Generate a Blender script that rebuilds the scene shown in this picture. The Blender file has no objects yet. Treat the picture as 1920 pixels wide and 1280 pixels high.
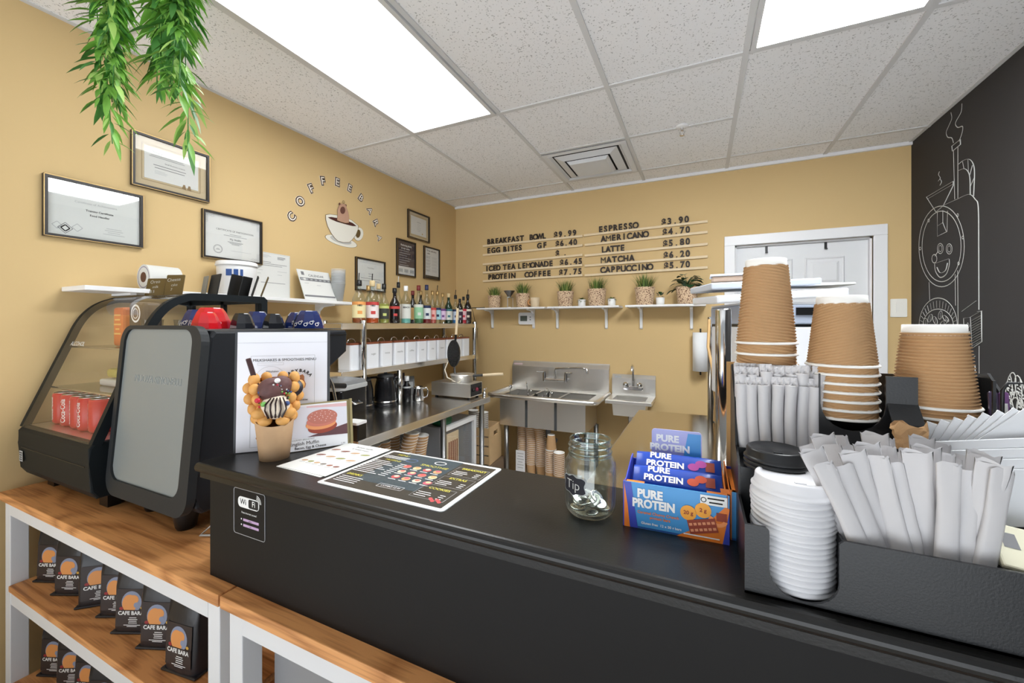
import bpy, bmesh, math, random
from math import pi, sin, cos, radians as R
from mathutils import Vector, Matrix

# ---------------------------------------------------------------- camera, world, light, exposure
SC = bpy.context.scene
COL = SC.collection
CAMZ, TH = 1.43, math.atan2(354, 760)
cam_data = bpy.data.cameras.new('camera')
cam_data.sensor_width = 36.0
cam_data.lens = 760 / 1920 * 36
cam_data.shift_y = -32 / 1920
cam_data.clip_start = 0.01
cam = bpy.data.objects.new('camera', cam_data)
cam.location = (0, 0, CAMZ)
cam.rotation_euler = (pi / 2, 0, TH)
COL.objects.link(cam)
SC.camera = cam

world = bpy.data.worlds.new('daylight')
SC.world = world
world.use_nodes = True
world.node_tree.nodes['Background'].inputs['Color'].default_value = (0.90, 0.95, 1.0, 1)
wn = world.node_tree               # dim sky above, brighter lower half added to lift the ceiling
wtc = wn.nodes.new('ShaderNodeTexCoord')
wsp = wn.nodes.new('ShaderNodeSeparateXYZ')
wmr = wn.nodes.new('ShaderNodeMapRange')
wmr.inputs['From Min'].default_value = -0.12
wmr.inputs['From Max'].default_value = 0.12
wmr.inputs['To Min'].default_value = 3.2
wmr.inputs['To Max'].default_value = 0.45
wn.links.new(wtc.outputs['Generated'], wsp.inputs['Vector'])
wn.links.new(wsp.outputs['Z'], wmr.inputs['Value'])
wn.links.new(wmr.outputs['Result'], wn.nodes['Background'].inputs['Strength'])

SC.view_settings.view_transform = 'Standard'
SC.view_settings.look = 'None'
SC.view_settings.gamma = 1
SC.view_settings.use_curve_mapping = False
SC.view_settings.exposure = 0.30
LAMP_STRENGTH = (7.5, 29.0)  # what the two ceiling light diffusers give off: set unequal to even out the walls, weak by the certificates, strong by the door

# ---------------------------------------------------------------- measured room
XL, XR, YB, ZC, YF = -2.29, 1.262, 3.545, 2.635, -1.5      # the shop is open to the daylight of its front behind YF
CT, ST = cos(TH), sin(TH)


def ray(u, v):
    X = (u - 960) / 760
    return Vector((X * CT - ST, X * ST + CT, (608 - v) / 760))


def on(u, v, x=None, y=None, z=None):
    """where a measured point of the photograph lies on a known plane of the room"""
    r = ray(u, v)
    k = x / r.x if x is not None else (y / r.y if y is not None else (z - CAMZ) / r.z)
    return Vector((r.x * k, r.y * k, r.z * k + CAMZ))


# ---------------------------------------------------------------- materials
def lin(c):
    c = c / 255
    return c / 12.92 if c <= 0.04045 else ((c + 0.055) / 1.055) ** 2.4


MATS = {}


def mat(name, rgb, rough=0.5, metal=0.0, spec=0.5, noise=0.0, nscale=30, bump=0.0, bscale=200, coat=0.0, trans=0.0, emit=0.0, ior=1.45, alpha=1.0, sss=0.0):
    if name in MATS:
        return MATS[name]
    m = bpy.data.materials.new(name)
    m.use_nodes = True
    nt = m.node_tree
    b = nt.nodes['Principled BSDF']
    col = (lin(rgb[0]), lin(rgb[1]), lin(rgb[2]), 1)
    b.inputs['Base Color'].default_value = col
    b.inputs['Roughness'].default_value = rough
    b.inputs['Metallic'].default_value = metal
    b.inputs['Specular IOR Level'].default_value = spec
    b.inputs['IOR'].default_value = ior
    b.inputs['Coat Weight'].default_value = coat
    b.inputs['Coat Roughness'].default_value = 0.06
    b.inputs['Transmission Weight'].default_value = trans
    b.inputs['Alpha'].default_value = alpha
    if emit:
        b.inputs['Emission Color'].default_value = col
        b.inputs['Emission Strength'].default_value = emit
    if noise or bump:
        tc = nt.nodes.new('ShaderNodeTexCoord')
    if noise:
        n = nt.nodes.new('ShaderNodeTexNoise')
        n.inputs['Scale'].default_value = nscale
        n.inputs['Detail'].default_value = 3
        nt.links.new(tc.outputs['Object'], n.inputs['Vector'])
        mx = nt.nodes.new('ShaderNodeMix')
        mx.data_type = 'RGBA'
        mx.inputs['A'].default_value = tuple(c * (1 - noise) for c in col[:3]) + (1,)
        mx.inputs['B'].default_value = tuple(min(1, c * (1 + noise)) for c in col[:3]) + (1,)
        nt.links.new(n.outputs['Fac'], mx.inputs['Factor'])
        nt.links.new(mx.outputs['Result'], b.inputs['Base Color'])
    if bump:
        n2 = nt.nodes.new('ShaderNodeTexNoise')
        n2.inputs['Scale'].default_value = bscale
        nt.links.new(tc.outputs['Object'], n2.inputs['Vector'])
        bp = nt.nodes.new('ShaderNodeBump')
        bp.inputs['Strength'].default_value = bump
        bp.inputs['Distance'].default_value = 0.002
        nt.links.new(n2.outputs['Fac'], bp.inputs['Height'])
        nt.links.new(bp.outputs['Normal'], b.inputs['Normal'])
    MATS[name] = m
    return m


def glass_mat(name, tint=(255, 255, 255), refl=0.12, rough=0.0, ior=1.45):
    """thin clear pane: lets light straight through, reflects at its Fresnel share"""
    if name in MATS:
        return MATS[name]
    m = bpy.data.materials.new(name)
    m.use_nodes = True
    nt = m.node_tree
    nt.nodes.remove(nt.nodes['Principled BSDF'])
    tr = nt.nodes.new('ShaderNodeBsdfTransparent')
    tr.inputs['Color'].default_value = (lin(tint[0]), lin(tint[1]), lin(tint[2]), 1)
    gl = nt.nodes.new('ShaderNodeBsdfGlossy')
    gl.inputs['Roughness'].default_value = rough
    fr = nt.nodes.new('ShaderNodeFresnel')
    ge = nt.nodes.new('ShaderNodeNewGeometry')      # the same share on both faces of the pane
    mr = nt.nodes.new('ShaderNodeMapRange')
    mr.inputs['To Min'].default_value = ior
    mr.inputs['To Max'].default_value = 1 / ior
    nt.links.new(ge.outputs['Backfacing'], mr.inputs['Value'])
    nt.links.new(mr.outputs['Result'], fr.inputs['IOR'])
    mx = nt.nodes.new('ShaderNodeMixShader')
    nt.links.new(fr.outputs['Fac'], mx.inputs['Fac'])
    nt.links.new(tr.outputs['BSDF'], mx.inputs[1])
    nt.links.new(gl.outputs['BSDF'], mx.inputs[2])
    nt.links.new(mx.outputs['Shader'], nt.nodes['Material Output'].inputs['Surface'])
    MATS[name] = m
    return m


def wood_mat(name, dark, light, axis='X', scale=1.0, rough=0.42, rings=9.0, dist=5.0, coat=0.0):
    m = mat(name, light, rough, coat=coat)
    nt = m.node_tree
    b = nt.nodes['Principled BSDF']
    tc = nt.nodes.new('ShaderNodeTexCoord')
    mp = nt.nodes.new('ShaderNodeMapping')
    st = (0.22, 1, 1) if axis == 'X' else ((1, 0.22, 1) if axis == 'Y' else (1, 1, 0.22))
    mp.inputs['Scale'].default_value = tuple(scale * a for a in st)
    nz = nt.nodes.new('ShaderNodeTexNoise')
    nz.inputs['Scale'].default_value = 2.4
    nz.inputs['Detail'].default_value = 2
    nt.links.new(tc.outputs['Object'], mp.inputs['Vector'])
    nt.links.new(mp.outputs['Vector'], nz.inputs['Vector'])
    mul = nt.nodes.new('ShaderNodeMath')
    mul.operation = 'MULTIPLY'
    mul.inputs[1].default_value = rings
    nt.links.new(nz.outputs['Fac'], mul.inputs[0])
    fr = nt.nodes.new('ShaderNodeMath')
    fr.operation = 'PINGPONG'
    fr.inputs[1].default_value = 0.5
    nt.links.new(mul.outputs[0], fr.inputs[0])
    mp2 = nt.nodes.new('ShaderNodeMapping')
    st2 = (6, 160, 160) if axis == 'X' else ((160, 6, 160) if axis == 'Y' else (160, 160, 6))
    mp2.inputs['Scale'].default_value = st2
    n2 = nt.nodes.new('ShaderNodeTexNoise')
    n2.inputs['Scale'].default_value = 1.0
    nt.links.new(tc.outputs['Object'], mp2.inputs['Vector'])
    nt.links.new(mp2.outputs['Vector'], n2.inputs['Vector'])
    ad = nt.nodes.new('ShaderNodeMath')
    ad.operation = 'MULTIPLY_ADD'
    ad.inputs[1].default_value = 0.95
    nt.links.new(n2.outputs['Fac'], ad.inputs[0])
    nt.links.new(fr.outputs[0], ad.inputs[2])
    rp = nt.nodes.new('ShaderNodeValToRGB')
    rp.color_ramp.elements[0].position = 0.32
    rp.color_ramp.elements[1].position = 0.86
    rp.color_ramp.elements[0].color = (lin(dark[0]), lin(dark[1]), lin(dark[2]), 1)
    rp.color_ramp.elements[1].color = (lin(light[0]), lin(light[1]), lin(light[2]), 1)
    nt.links.new(ad.outputs[0], rp.inputs['Fac'])
    nt.links.new(rp.outputs['Color'], b.inputs['Base Color'])
    return m


def speckle_mat(name, base, spot, scale, lo, hi, rough=0.9, bump=0.0, feature='noise'):
    """base colour with small spots of another colour"""
    m = mat(name, base, rough)
    nt = m.node_tree
    b = nt.nodes['Principled BSDF']
    tc = nt.nodes.new('ShaderNodeTexCoord')
    if feature == 'noise':
        n = nt.nodes.new('ShaderNodeTexNoise')
        n.inputs['Detail'].default_value = 1
        out = n.outputs['Fac']
    else:
        n = nt.nodes.new('ShaderNodeTexVoronoi')
        out = n.outputs['Distance']
    n.inputs['Scale'].default_value = scale
    nt.links.new(tc.outputs['Object'], n.inputs['Vector'])
    rp = nt.nodes.new('ShaderNodeValToRGB')
    rp.color_ramp.elements[0].position = lo
    rp.color_ramp.elements[1].position = hi
    rp.color_ramp.elements[0].color = (lin(spot[0]), lin(spot[1]), lin(spot[2]), 1)
    rp.color_ramp.elements[1].color = (lin(base[0]), lin(base[1]), lin(base[2]), 1)
    nt.links.new(out, rp.inputs['Fac'])
    nt.links.new(rp.outputs['Color'], b.inputs['Base Color'])
    if bump:
        bp = nt.nodes.new('ShaderNodeBump')
        bp.inputs['Strength'].default_value = bump
        bp.inputs['Distance'].default_value = 0.003
        nt.links.new(rp.outputs['Color'], bp.inputs['Height'])
        nt.links.new(bp.outputs['Normal'], b.inputs['Normal'])
    return m


def steel_mat(name, rgb=(236, 234, 230), rough=0.33, stretch=(4, 300, 300)):
    m = mat(name, rgb, rough, metal=1.0)
    nt = m.node_tree
    b = nt.nodes['Principled BSDF']
    tc = nt.nodes.new('ShaderNodeTexCoord')
    mp = nt.nodes.new('ShaderNodeMapping')
    mp.inputs['Scale'].default_value = stretch
    n = nt.nodes.new('ShaderNodeTexNoise')
    n.inputs['Scale'].default_value = 2
    mr = nt.nodes.new('ShaderNodeMapRange')
    mr.inputs['To Min'].default_value = max(0.04, rough - 0.03)
    mr.inputs['To Max'].default_value = rough + 0.04
    nt.links.new(tc.outputs['Object'], mp.inputs['Vector'])
    nt.links.new(mp.outputs['Vector'], n.inputs['Vector'])
    nt.links.new(n.outputs['Fac'], mr.inputs['Value'])
    nt.links.new(mr.outputs['Result'], b.inputs['Roughness'])
    return m


WALL = mat('tan_paint', (210, 181, 130), 0.75, noise=0.04, nscale=2, bump=0.05, bscale=300)
CHALK_WALL = mat('chalkboard_paint', (45, 43, 43), 0.75, noise=0.10, nscale=1.6)
WHITE = mat('white_paint', (233, 233, 233), 0.4)
WHITE_TRIM = mat('white_trim_paint', (236, 236, 238), 0.35)
TILE = speckle_mat('ceiling_tile', (236, 236, 237), (176, 176, 176), 130, 0.30, 0.37, 0.95, 0.15)
GRID = mat('ceiling_grid_metal', (206, 206, 206), 0.5)
FLOOR_M = mat('floor_vinyl', (206, 200, 190), 0.5, noise=0.12, nscale=6)
STEEL = steel_mat('brushed_steel')
STEEL_Y = steel_mat('brushed_steel_along', (238, 236, 232), .2, (300, 4, 300))
STEEL_DK = steel_mat('grey_steel', (140, 140, 140), 0.35)
POLISH = mat('polished_steel', (205, 205, 205), 0.12, metal=1)
CHROME = mat('chrome', (215, 215, 217), 0.06, metal=1)
BLACK = mat('black_plastic', (22, 22, 23), 0.35)
BLACK_MATT = mat('matt_black', (28, 28, 28), 0.6)
BLACK_ORG = mat('black_moulded_plastic', (24, 25, 27), 0.32, bump=0.06, bscale=400)
BLACK_LAM = mat('black_laminate', (26, 25, 24), 0.30, noise=0.12, nscale=50, bump=0.08, bscale=260)
BLACK_PANEL = mat('black_panel_paint', (22, 21, 21), 0.5, spec=0.25, noise=0.10, nscale=4, bump=0.06, bscale=90)
DARK_GREY = mat('dark_grey_plastic', (58, 60, 63), 0.45)
GREY = mat('grey_plastic', (150, 152, 155), 0.45)
OAK = wood_mat('oak_top', (166, 106, 58), (228, 164, 104), 'X', 1.7, 0.5, rings=14)
PALE_WOOD = mat('pale_wood', (226, 205, 170), 0.55, noise=0.06, nscale=25)
BAMBOO = mat('reddish_bamboo', (140, 78, 52), 0.5, noise=0.1, nscale=40)
PAPER = mat('white_paper', (216, 216, 212), 0.85)
PAPER_GREY = mat('grey_paper', (214, 216, 212), 0.8)
BEIGE = mat('beige_mat_board', (198, 180, 146), 0.85)
INK = mat('black_ink', (30, 27, 26), 0.7)
GREY_INK = mat('grey_ink', (120, 120, 122), 0.8)
PALE_INK = mat('pale_grey_ink', (172, 174, 174), 0.8)
WHITE_INK = mat('white_ink', (240, 240, 238), 0.6)
LETTER = mat('dark_brown_letter', (44, 32, 26), 0.55)
CHALK = mat('white_chalk', (196, 196, 192), 0.95)
GOLD = mat('gold_edge', (178, 148, 98), 0.35, metal=0.7)
FRAME_DK = mat('dark_frame', (40, 34, 30), 0.35)
KRAFT = mat('kraft_paper', (186, 148, 106), 0.85, noise=0.06, nscale=60)
CUP_WHITE = mat('cup_white', (240, 238, 233), 0.55)
LID_WHITE = mat('lid_white', (218, 218, 221), 0.34)
STRAW_PAPER = mat('straw_wrapper', (200, 198, 199), 0.6, noise=0.02, nscale=80)
NAPKIN = mat('napkin_paper', (214, 216, 219), 0.9)
PANE = glass_mat('clear_pane')
CLEAR = glass_mat('clear_plastic', (235, 238, 238), ior=1.4)
YELLOW_INK = mat('yellow_ink', (206, 196, 74), 0.6)
RED = mat('glossy_red', (200, 24, 34), 0.12, coat=0.5)
NAVY = mat('glossy_navy', (22, 38, 92), 0.12, coat=0.5)
CUP_BLACK = mat('glossy_black', (24, 26, 32), 0.1, coat=0.5)
GREEN_LEAF = [mat('leaf_green', (126, 182, 76), 0.45, noise=0.2, nscale=20), mat('leaf_dark_green', (76, 134, 60), 0.42, noise=0.2, nscale=20),
              mat('leaf_light_green', (166, 204, 106), 0.45, noise=0.15, nscale=20)]
GRASS_M = [mat('grass_green', (96, 122, 52), 0.55), mat('grass_dark', (52, 72, 34), 0.55), mat('grass_tip', (150, 160, 84), 0.55)]
DEEP_LEAF = mat('deep_leaf', (34, 72, 40), 0.3, noise=0.2, nscale=30)
BASKET = speckle_mat('woven_basket', (214, 186, 154), (116, 82, 64), 120, 0.40, 0.46, 0.85, 0.3)


# ---------------------------------------------------------------- mesh builder
def frame(o, xd, yd):
    xd, yd = Vector(xd).normalized(), Vector(yd)
    yd = (yd - xd * yd.dot(xd)).normalized()
    zd = xd.cross(yd)
    m = Matrix((xd, yd, zd)).transposed().to_4x4()
    m.translation = Vector(o)
    return m


def T(x=0, y=0, z=0, rz=0, rx=0, ry=0):
    return Matrix.Translation((x, y, z)) @ Matrix.Rotation(rz, 4, 'Z') @ Matrix.Rotation(ry, 4, 'Y') @ Matrix.Rotation(rx, 4, 'X')


LEFTW = lambda y, z, off=0.0: frame((XL + off, y, z), (0, 1, 0), (0, 0, 1))
BACKW = lambda x, z, off=0.0: frame((x, YB - off, z), (1, 0, 0), (0, 0, 1))
RIGHTW = lambda y, z, off=0.0: frame((XR - off, y, z), (0, -1, 0), (0, 0, 1))

TEXTS = {}


def text_mesh(s, ext=0.0, bold=0.0, align='CENTER', res=3):
    if 'M' in s:
        bold = 0.0          # this letter's outline folds over itself when widened
    key = (s, ext, bold, align, res)
    if key not in TEXTS:
        cu = bpy.data.curves.new('lettering', 'FONT')
        cu.body = s
        cu.size = 1.0
        cu.align_x = align
        cu.align_y = 'CENTER'
        cu.extrude = ext
        cu.offset = bold
        cu.resolution_u = res
        cu.fill_mode = 'BOTH' if ext else 'FRONT'
        ob = bpy.data.objects.new('lettering', cu)
        me = ob.to_mesh()
        co = [tuple(v.co) for v in me.vertices]
        fa = [tuple(p.vertices) for p in me.polygons]
        ob.to_mesh_clear()
        bpy.data.objects.remove(ob)
        bpy.data.curves.remove(cu)
        TEXTS[key] = (co, fa)
    return TEXTS[key]


def wrap_text(s, bold=0.0, cuts=2):
    """lettering cut fine enough to be bent round a can or jar"""
    co, fa = text_mesh(s, 0, bold)
    bm = bmesh.new()
    vs = [bm.verts.new(c) for c in co]
    for f in fa:
        try:
            bm.faces.new([vs[k] for k in f])
        except ValueError:
            pass
    bmesh.ops.triangulate(bm, faces=list(bm.faces))
    bmesh.ops.subdivide_edges(bm, edges=[e for e in bm.edges if e.calc_length() > 0.1], cuts=cuts, use_grid_fill=True)
    bmesh.ops.triangulate(bm, faces=list(bm.faces))
    bm.verts.index_update()
    out = [tuple(v.co) for v in bm.verts], [tuple(v.index for v in f.verts) for f in bm.faces]
    bm.free()
    return out


class MB:
    def __init__(self, M=None):
        self.bm = bmesh.new()
        self.mats = []
        self.M = M or Matrix()

    def mi(self, m):
        if m not in self.mats:
            self.mats.append(m)
        return self.mats.index(m)

    def add(self, co, faces, m, smooth=False, M=None):
        X = self.M @ M if M is not None else self.M
        vs = [self.bm.verts.new(X @ Vector(c)) for c in co]
        i = self.mi(m)
        for f in faces:
            try:
                fc = self.bm.faces.new([vs[k] for k in f])
                fc.material_index = i
                fc.smooth = smooth
            except ValueError:
                pass
        return self

    def merge(self, bm, m, M=None, smooth=False):
        bm.verts.index_update()
        return self.add([v.co.copy() for v in bm.verts], [[v.index for v in f.verts] for f in bm.faces], m, smooth, M)

    def box(self, c, s, m, M=None, bev=0.0, seg=2):
        x, y, z = c
        a, b, d = s[0] / 2, s[1] / 2, s[2] / 2
        if not bev:
            co = [(x + i * a, y + j * b, z + k * d) for i in (-1, 1) for j in (-1, 1) for k in (-1, 1)]
            fa = [(0, 1, 3, 2), (4, 6, 7, 5), (0, 4, 5, 1), (2, 3, 7, 6), (0, 2, 6, 4), (1, 5, 7, 3)]
            return self.add(co, fa, m, False, M)
        bm = bmesh.new()
        bmesh.ops.create_cube(bm, size=1)
        for v in bm.verts:
            v.co = Vector((x + v.co.x * s[0], y + v.co.y * s[1], z + v.co.z * s[2]))
        bmesh.ops.bevel(bm, geom=list(bm.edges), offset=min(bev, 0.45 * min(s)), segments=seg, affect='EDGES', profile=0.5)
        self.merge(bm, m, M, False)
        bm.free()
        return self

    def span(self, p, q, m, bev=0.0, M=None):
        return self.box([(a + b) / 2 for a, b in zip(p, q)], [abs(a - b) for a, b in zip(p, q)], m, M, bev)

    def prism(self, pts, h, m, M=None, bev=0.0, smooth=False):
        """outline in local xy, raised along local z from 0 to h"""
        n = len(pts)
        a = sum(pts[i][0] * pts[(i + 1) % n][1] - pts[(i + 1) % n][0] * pts[i][1] for i in range(n))
        if a < 0:
            pts = pts[::-1]
        co = [(x, y, 0) for x, y in pts] + [(x, y, h) for x, y in pts]
        fa = [tuple(range(n - 1, -1, -1)), tuple(range(n, 2 * n))] + [(i, (i + 1) % n, n + (i + 1) % n, n + i) for i in range(n)]
        if not bev:
            return self.add(co, fa, m, smooth, M)
        bm = bmesh.new()
        vs = [bm.verts.new(c) for c in co]
        for f in fa:
            bm.faces.new([vs[k] for k in f])
        bm.edges.ensure_lookup_table()
        ed = [e for e in bm.edges if abs(e.verts[0].co.z - e.verts[1].co.z) < 1e-9]
        bmesh.ops.bevel(bm, geom=ed, offset=bev, segments=2, affect='EDGES', profile=0.5)
        self.merge(bm, m, M, smooth)
        bm.free()
        return self

    def tube(self, pts, r, m, n=8, closed=False, M=None, flat=1.0, caps=True):
        P = [Vector(p) for p in pts]
        N = len(P)
        rs = r if isinstance(r, (list, tuple)) else [r] * N
        co, fa = [], []
        prev = None
        for i in range(N):
            if closed:
                t = P[(i + 1) % N] - P[i - 1]
            else:
                t = P[min(i + 1, N - 1)] - P[max(i - 1, 0)]
            if t.length < 1e-9:
                t = Vector((0, 0, 1))
            t.normalize()
            if prev is None:
                up = Vector((0, 0, 1)) if abs(t.z) < 0.9 else Vector((1, 0, 0))
                a = t.cross(up).normalized()
            else:
                a = prev - t * prev.dot(t)
                a = a.normalized() if a.length > 1e-6 else t.orthogonal().normalized()
            prev = a
            b = t.cross(a)
            for k in range(n):
                w = 2 * pi * k / n
                co.append(P[i] + a * cos(w) * rs[i] + b * sin(w) * rs[i] * flat)
        for i in range(N if closed else N - 1):
            j = (i + 1) % N
            for k in range(n):
                fa.append((i * n + k, i * n + (k + 1) % n, j * n + (k + 1) % n, j * n + k))
        self.add(co, fa, m, True, M)
        if caps and not closed:
            self.add(co[:n], [tuple(range(n - 1, -1, -1))], m, False, M)
            self.add(co[-n:], [tuple(range(n))], m, False, M)
        return self

    def lathe(self, prof, m, n=24, M=None, smooth=True, a0=0.0, a1=2 * pi, sx=1.0, sy=1.0):
        full = abs(a1 - a0 - 2 * pi) < 1e-6
        cnt = n if full else n + 1
        co, fa = [], []
        for r, z in prof:
            for k in range(cnt):
                w = a0 + (a1 - a0) * k / n
                co.append((r * cos(w) * sx, r * sin(w) * sy, z))
        for i in range(len(prof) - 1):
            for k in range(n):
                q = (k + 1) % cnt
                fa.append((i * cnt + k, i * cnt + q, (i + 1) * cnt + q, (i + 1) * cnt + k))
        if full:
            if prof[0][0] > 1e-6:
                fa.append(tuple(range(cnt - 1, -1, -1)))
            if prof[-1][0] > 1e-6:
                fa.append(tuple(range((len(prof) - 1) * cnt, len(prof) * cnt)))
        return self.add(co, fa, m, smooth, M)

    def open_lathe(self, prof, m, n=24, M=None, smooth=True):
        co, fa = [], []
        for r, z in prof:
            for k in range(n):
                w = 2 * pi * k / n
                co.append((r * cos(w), r * sin(w), z))
        for i in range(len(prof) - 1):
            for k in range(n):
                q = (k + 1) % n
                fa.append((i * n + k, i * n + q, (i + 1) * n + q, (i + 1) * n + k))
        return self.add(co, fa, m, smooth, M)

    def ball(self, c, s, m, M=None, u=12, v=8):
        bm = bmesh.new()
        bmesh.ops.create_uvsphere(bm, u_segments=u, v_segments=v, radius=1)
        for w in bm.verts:
            w.co = Vector((c[0] + w.co.x * s[0], c[1] + w.co.y * s[1], c[2] + w.co.z * s[2]))
        self.merge(bm, m, M, True)
        bm.free()
        return self

    def text(self, s, size, m, M, ext=0.0, bold=0.0, align='CENTER', sx=1.0, res=3):
        co, fa = text_mesh(s, ext / size if size else 0, bold, align, res)
        return self.add([(c[0] * size * sx, c[1] * size, c[2] * size) for c in co], fa, m, False, M)

    def rect(self, x, y, w, h, m, M, z=0.0):
        return self.add([(x - w / 2, y - h / 2, z), (x + w / 2, y - h / 2, z), (x + w / 2, y + h / 2, z), (x - w / 2, y + h / 2, z)], [(0, 1, 2, 3)], m, False, M)

    def disc(self, x, y, rx, ry, m, M, z=0.0, n=24, a0=0, a1=2 * pi):
        pts = [(x + rx * cos(a0 + (a1 - a0) * k / n), y + ry * sin(a0 + (a1 - a0) * k / n), z) for k in range(n + (0 if a1 - a0 > 6.28 else 1))]
        return self.add(pts, [tuple(range(len(pts)))], m, False, M)

    def ring(self, x, y, r, w, m, M, z=0.0, n=28, ry=None, a0=0, a1=2 * pi):
        ry = ry or r
        co, fa = [], []
        for k in range(n + 1):
            a = a0 + (a1 - a0) * k / n
            co += [(x + (r - w / 2) * cos(a), y + (ry - w / 2) * sin(a), z), (x + (r + w / 2) * cos(a), y + (ry + w / 2) * sin(a), z)]
        for k in range(n):
            fa.append((2 * k, 2 * k + 1, 2 * k + 3, 2 * k + 2))
        return self.add(co, fa, m, False, M)

    def outline(self, x, y, w, h, t, m, M, z=0.0):
        self.rect(x, y + h / 2, w, t, m, M, z)
        self.rect(x, y - h / 2, w, t, m, M, z)
        self.rect(x - w / 2, y, t, h, m, M, z)
        return self.rect(x + w / 2, y, t, h, m, M, z)

    def build(self, name, parent=None, loc=None, rz=0.0, label=None):
        bmesh.ops.recalc_face_normals(self.bm, faces=[f for f in self.bm.faces]) if getattr(self, 'fix', False) else None
        me = bpy.data.meshes.new(name)
        self.bm.to_mesh(me)
        self.bm.free()
        for m in self.mats:
            me.materials.append(m)
        o = bpy.data.objects.new(name, me)
        COL.objects.link(o)
        if parent is not None:
            o.parent = parent
        if loc is not None:
            o.location = loc
        o.rotation_euler.z = rz
        if label:
            o['label'] = label
        return o


def tag(o, label, cat, group=None, kind=None):
    o['label'] = label
    o['category'] = cat
    if group:
        o['group'] = group
    if kind:
        o['kind'] = kind
    return o


def thing(name, label, cat, loc=(0, 0, 0), rz=0.0, group=None):
    o = bpy.data.objects.new(name, None)
    o.empty_display_size = 0.05
    COL.objects.link(o)
    o.location = loc
    o.rotation_euler.z = rz
    return tag(o, label, cat, group)


def copy_tree(o, parent=None):
    c = o.copy()
    COL.objects.link(c)
    if parent is not None:
        c.parent = parent
    for ch in list(o.children):
        copy_tree(ch, c)
    return c


def dup(o, loc, rz=0.0, label=None, group=None, tilt=None):
    c = copy_tree(o)
    c.location = loc
    c.rotation_euler = (tilt[0] if tilt else 0, tilt[1] if tilt else 0, rz)
    if label:
        c['label'] = label
    if group:
        c['group'] = group
    return c


def struct(mb, name):
    o = mb.build(name)
    o['kind'] = 'structure'
    return o


ORD = ['first', 'second', 'third', 'fourth', 'fifth', 'sixth', 'seventh', 'eighth', 'ninth', 'tenth', 'eleventh', 'twelfth', 'thirteenth',
       'fourteenth', 'fifteenth', 'sixteenth', 'seventeenth', 'eighteenth', 'nineteenth', 'twentieth', 'twenty-first', 'twenty-second', 'twenty-third',
       'twenty-fourth', 'twenty-fifth', 'twenty-sixth', 'twenty-seventh', 'twenty-eighth', 'twenty-ninth', 'thirtieth', 'thirty-first', 'thirty-second',
       'thirty-third', 'thirty-fourth', 'thirty-fifth', 'thirty-sixth']


def rrect(w, h, r, n=5, cx=0, cy=0):
    pts = []
    for (sx, sy, a) in ((1, 1, 0), (-1, 1, 90), (-1, -1, 180), (1, -1, 270)):
        for k in range(n + 1):
            t = R(a + 90 * k / n)
            pts.append((cx + sx * (w / 2 - r) + r * cos(t), cy + sy * (h / 2 - r) + r * sin(t)))
    return pts


def bars(mb, M, x, y, widths, step, h, m, z, align='C'):
    """lines of small print as short bars"""
    for i, w in enumerate(widths):
        cx = x if align == 'C' else x + w / 2
        mb.rect(cx, y - i * step, w, h, m, M, z)

# ================================================================ the room
struct(MB().span((XL - 0.1, YF, -0.05), (XR + 0.1, YB + 0.1, 0), FLOOR_M), 'floor')
struct(MB().span((XL - 0.1, YF, ZC), (XR + 0.1, YB + 0.1, ZC + 0.05), TILE), 'ceiling')
struct(MB().span((XL - 0.1, YF, 0), (XL, YB, ZC), WALL), 'wall_left')
DX0, DX1, DZ = 0.238, 1.065, 2.034
mb = MB()
mb.span((XL - 0.1, YB, 0), (DX0, YB + 0.1, ZC), WALL)
mb.span((DX1, YB, 0), (XR + 0.1, YB + 0.1, ZC), WALL)
mb.span((DX0, YB, DZ), (DX1, YB + 0.1, ZC), WALL)
struct(mb, 'wall_back')
mb = MB()
mb.span((XR, YF, 0), (XR + 0.1, YB, ZC), CHALK_WALL)
struct(mb, 'wall_right')
# ceiling grid: tee bars, wall angle
GX = [-1.653, -1.041, -0.431, 0.181, 0.795]
mb = MB()
tee = 0.012
zt = ZC - 0.006
for x in GX:
    mb.span((x - tee, YF, zt), (x + tee, YB, ZC + 0.002), GRID)
for y in (3.30, 2.065, 0.845, -0.375):
    mb.span((XL, y - tee, zt + 0.0005), (XR, y + tee, ZC + 0.002), GRID)
for i, y in ((1, 2.685), (2, 2.685)):
    mb.span((GX[i], y - tee, zt + 0.0005), (GX[i + 1], y + tee, ZC + 0.002), GRID)
struct(mb, 'trim_1')
mb = MB()
mb.span((XL, YB - 0.02, ZC - 0.022), (XR, YB, ZC), WHITE_TRIM)
struct(mb, 'trim_2')
mb = MB()
mb.span((XL, YF, ZC - 0.004), (XL + 0.02, YB, ZC), GRID)
mb.span((XR - 0.02, YF, ZC - 0.004), (XR, YB, ZC), GRID)
struct(mb, 'trim_3')

# ceiling light panels
def diffuser_mat(i):
    m = mat('light_diffuser_%s' % ('dimmed', 'boosted')[i], (255, 254, 250), 0.4)  # panels alike, strength set per panel to even out the walls
    nt = m.node_tree
    b = nt.nodes['Principled BSDF']
    b.inputs['Emission Color'].default_value = (0.94, 0.975, 1.0, 1)
    b.inputs['Emission Strength'].default_value = LAMP_STRENGTH[i]
    tc = nt.nodes.new('ShaderNodeTexCoord')
    vo = nt.nodes.new('ShaderNodeTexVoronoi')
    vo.inputs['Scale'].default_value = 130
    vo.inputs['Randomness'].default_value = 0.0
    nt.links.new(tc.outputs['Object'], vo.inputs['Vector'])
    bp = nt.nodes.new('ShaderNodeBump')
    bp.inputs['Strength'].default_value = 0.5
    bp.inputs['Distance'].default_value = 0.002
    nt.links.new(vo.outputs['Distance'], bp.inputs['Height'])
    nt.links.new(bp.outputs['Normal'], b.inputs['Normal'])
    return m


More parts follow.
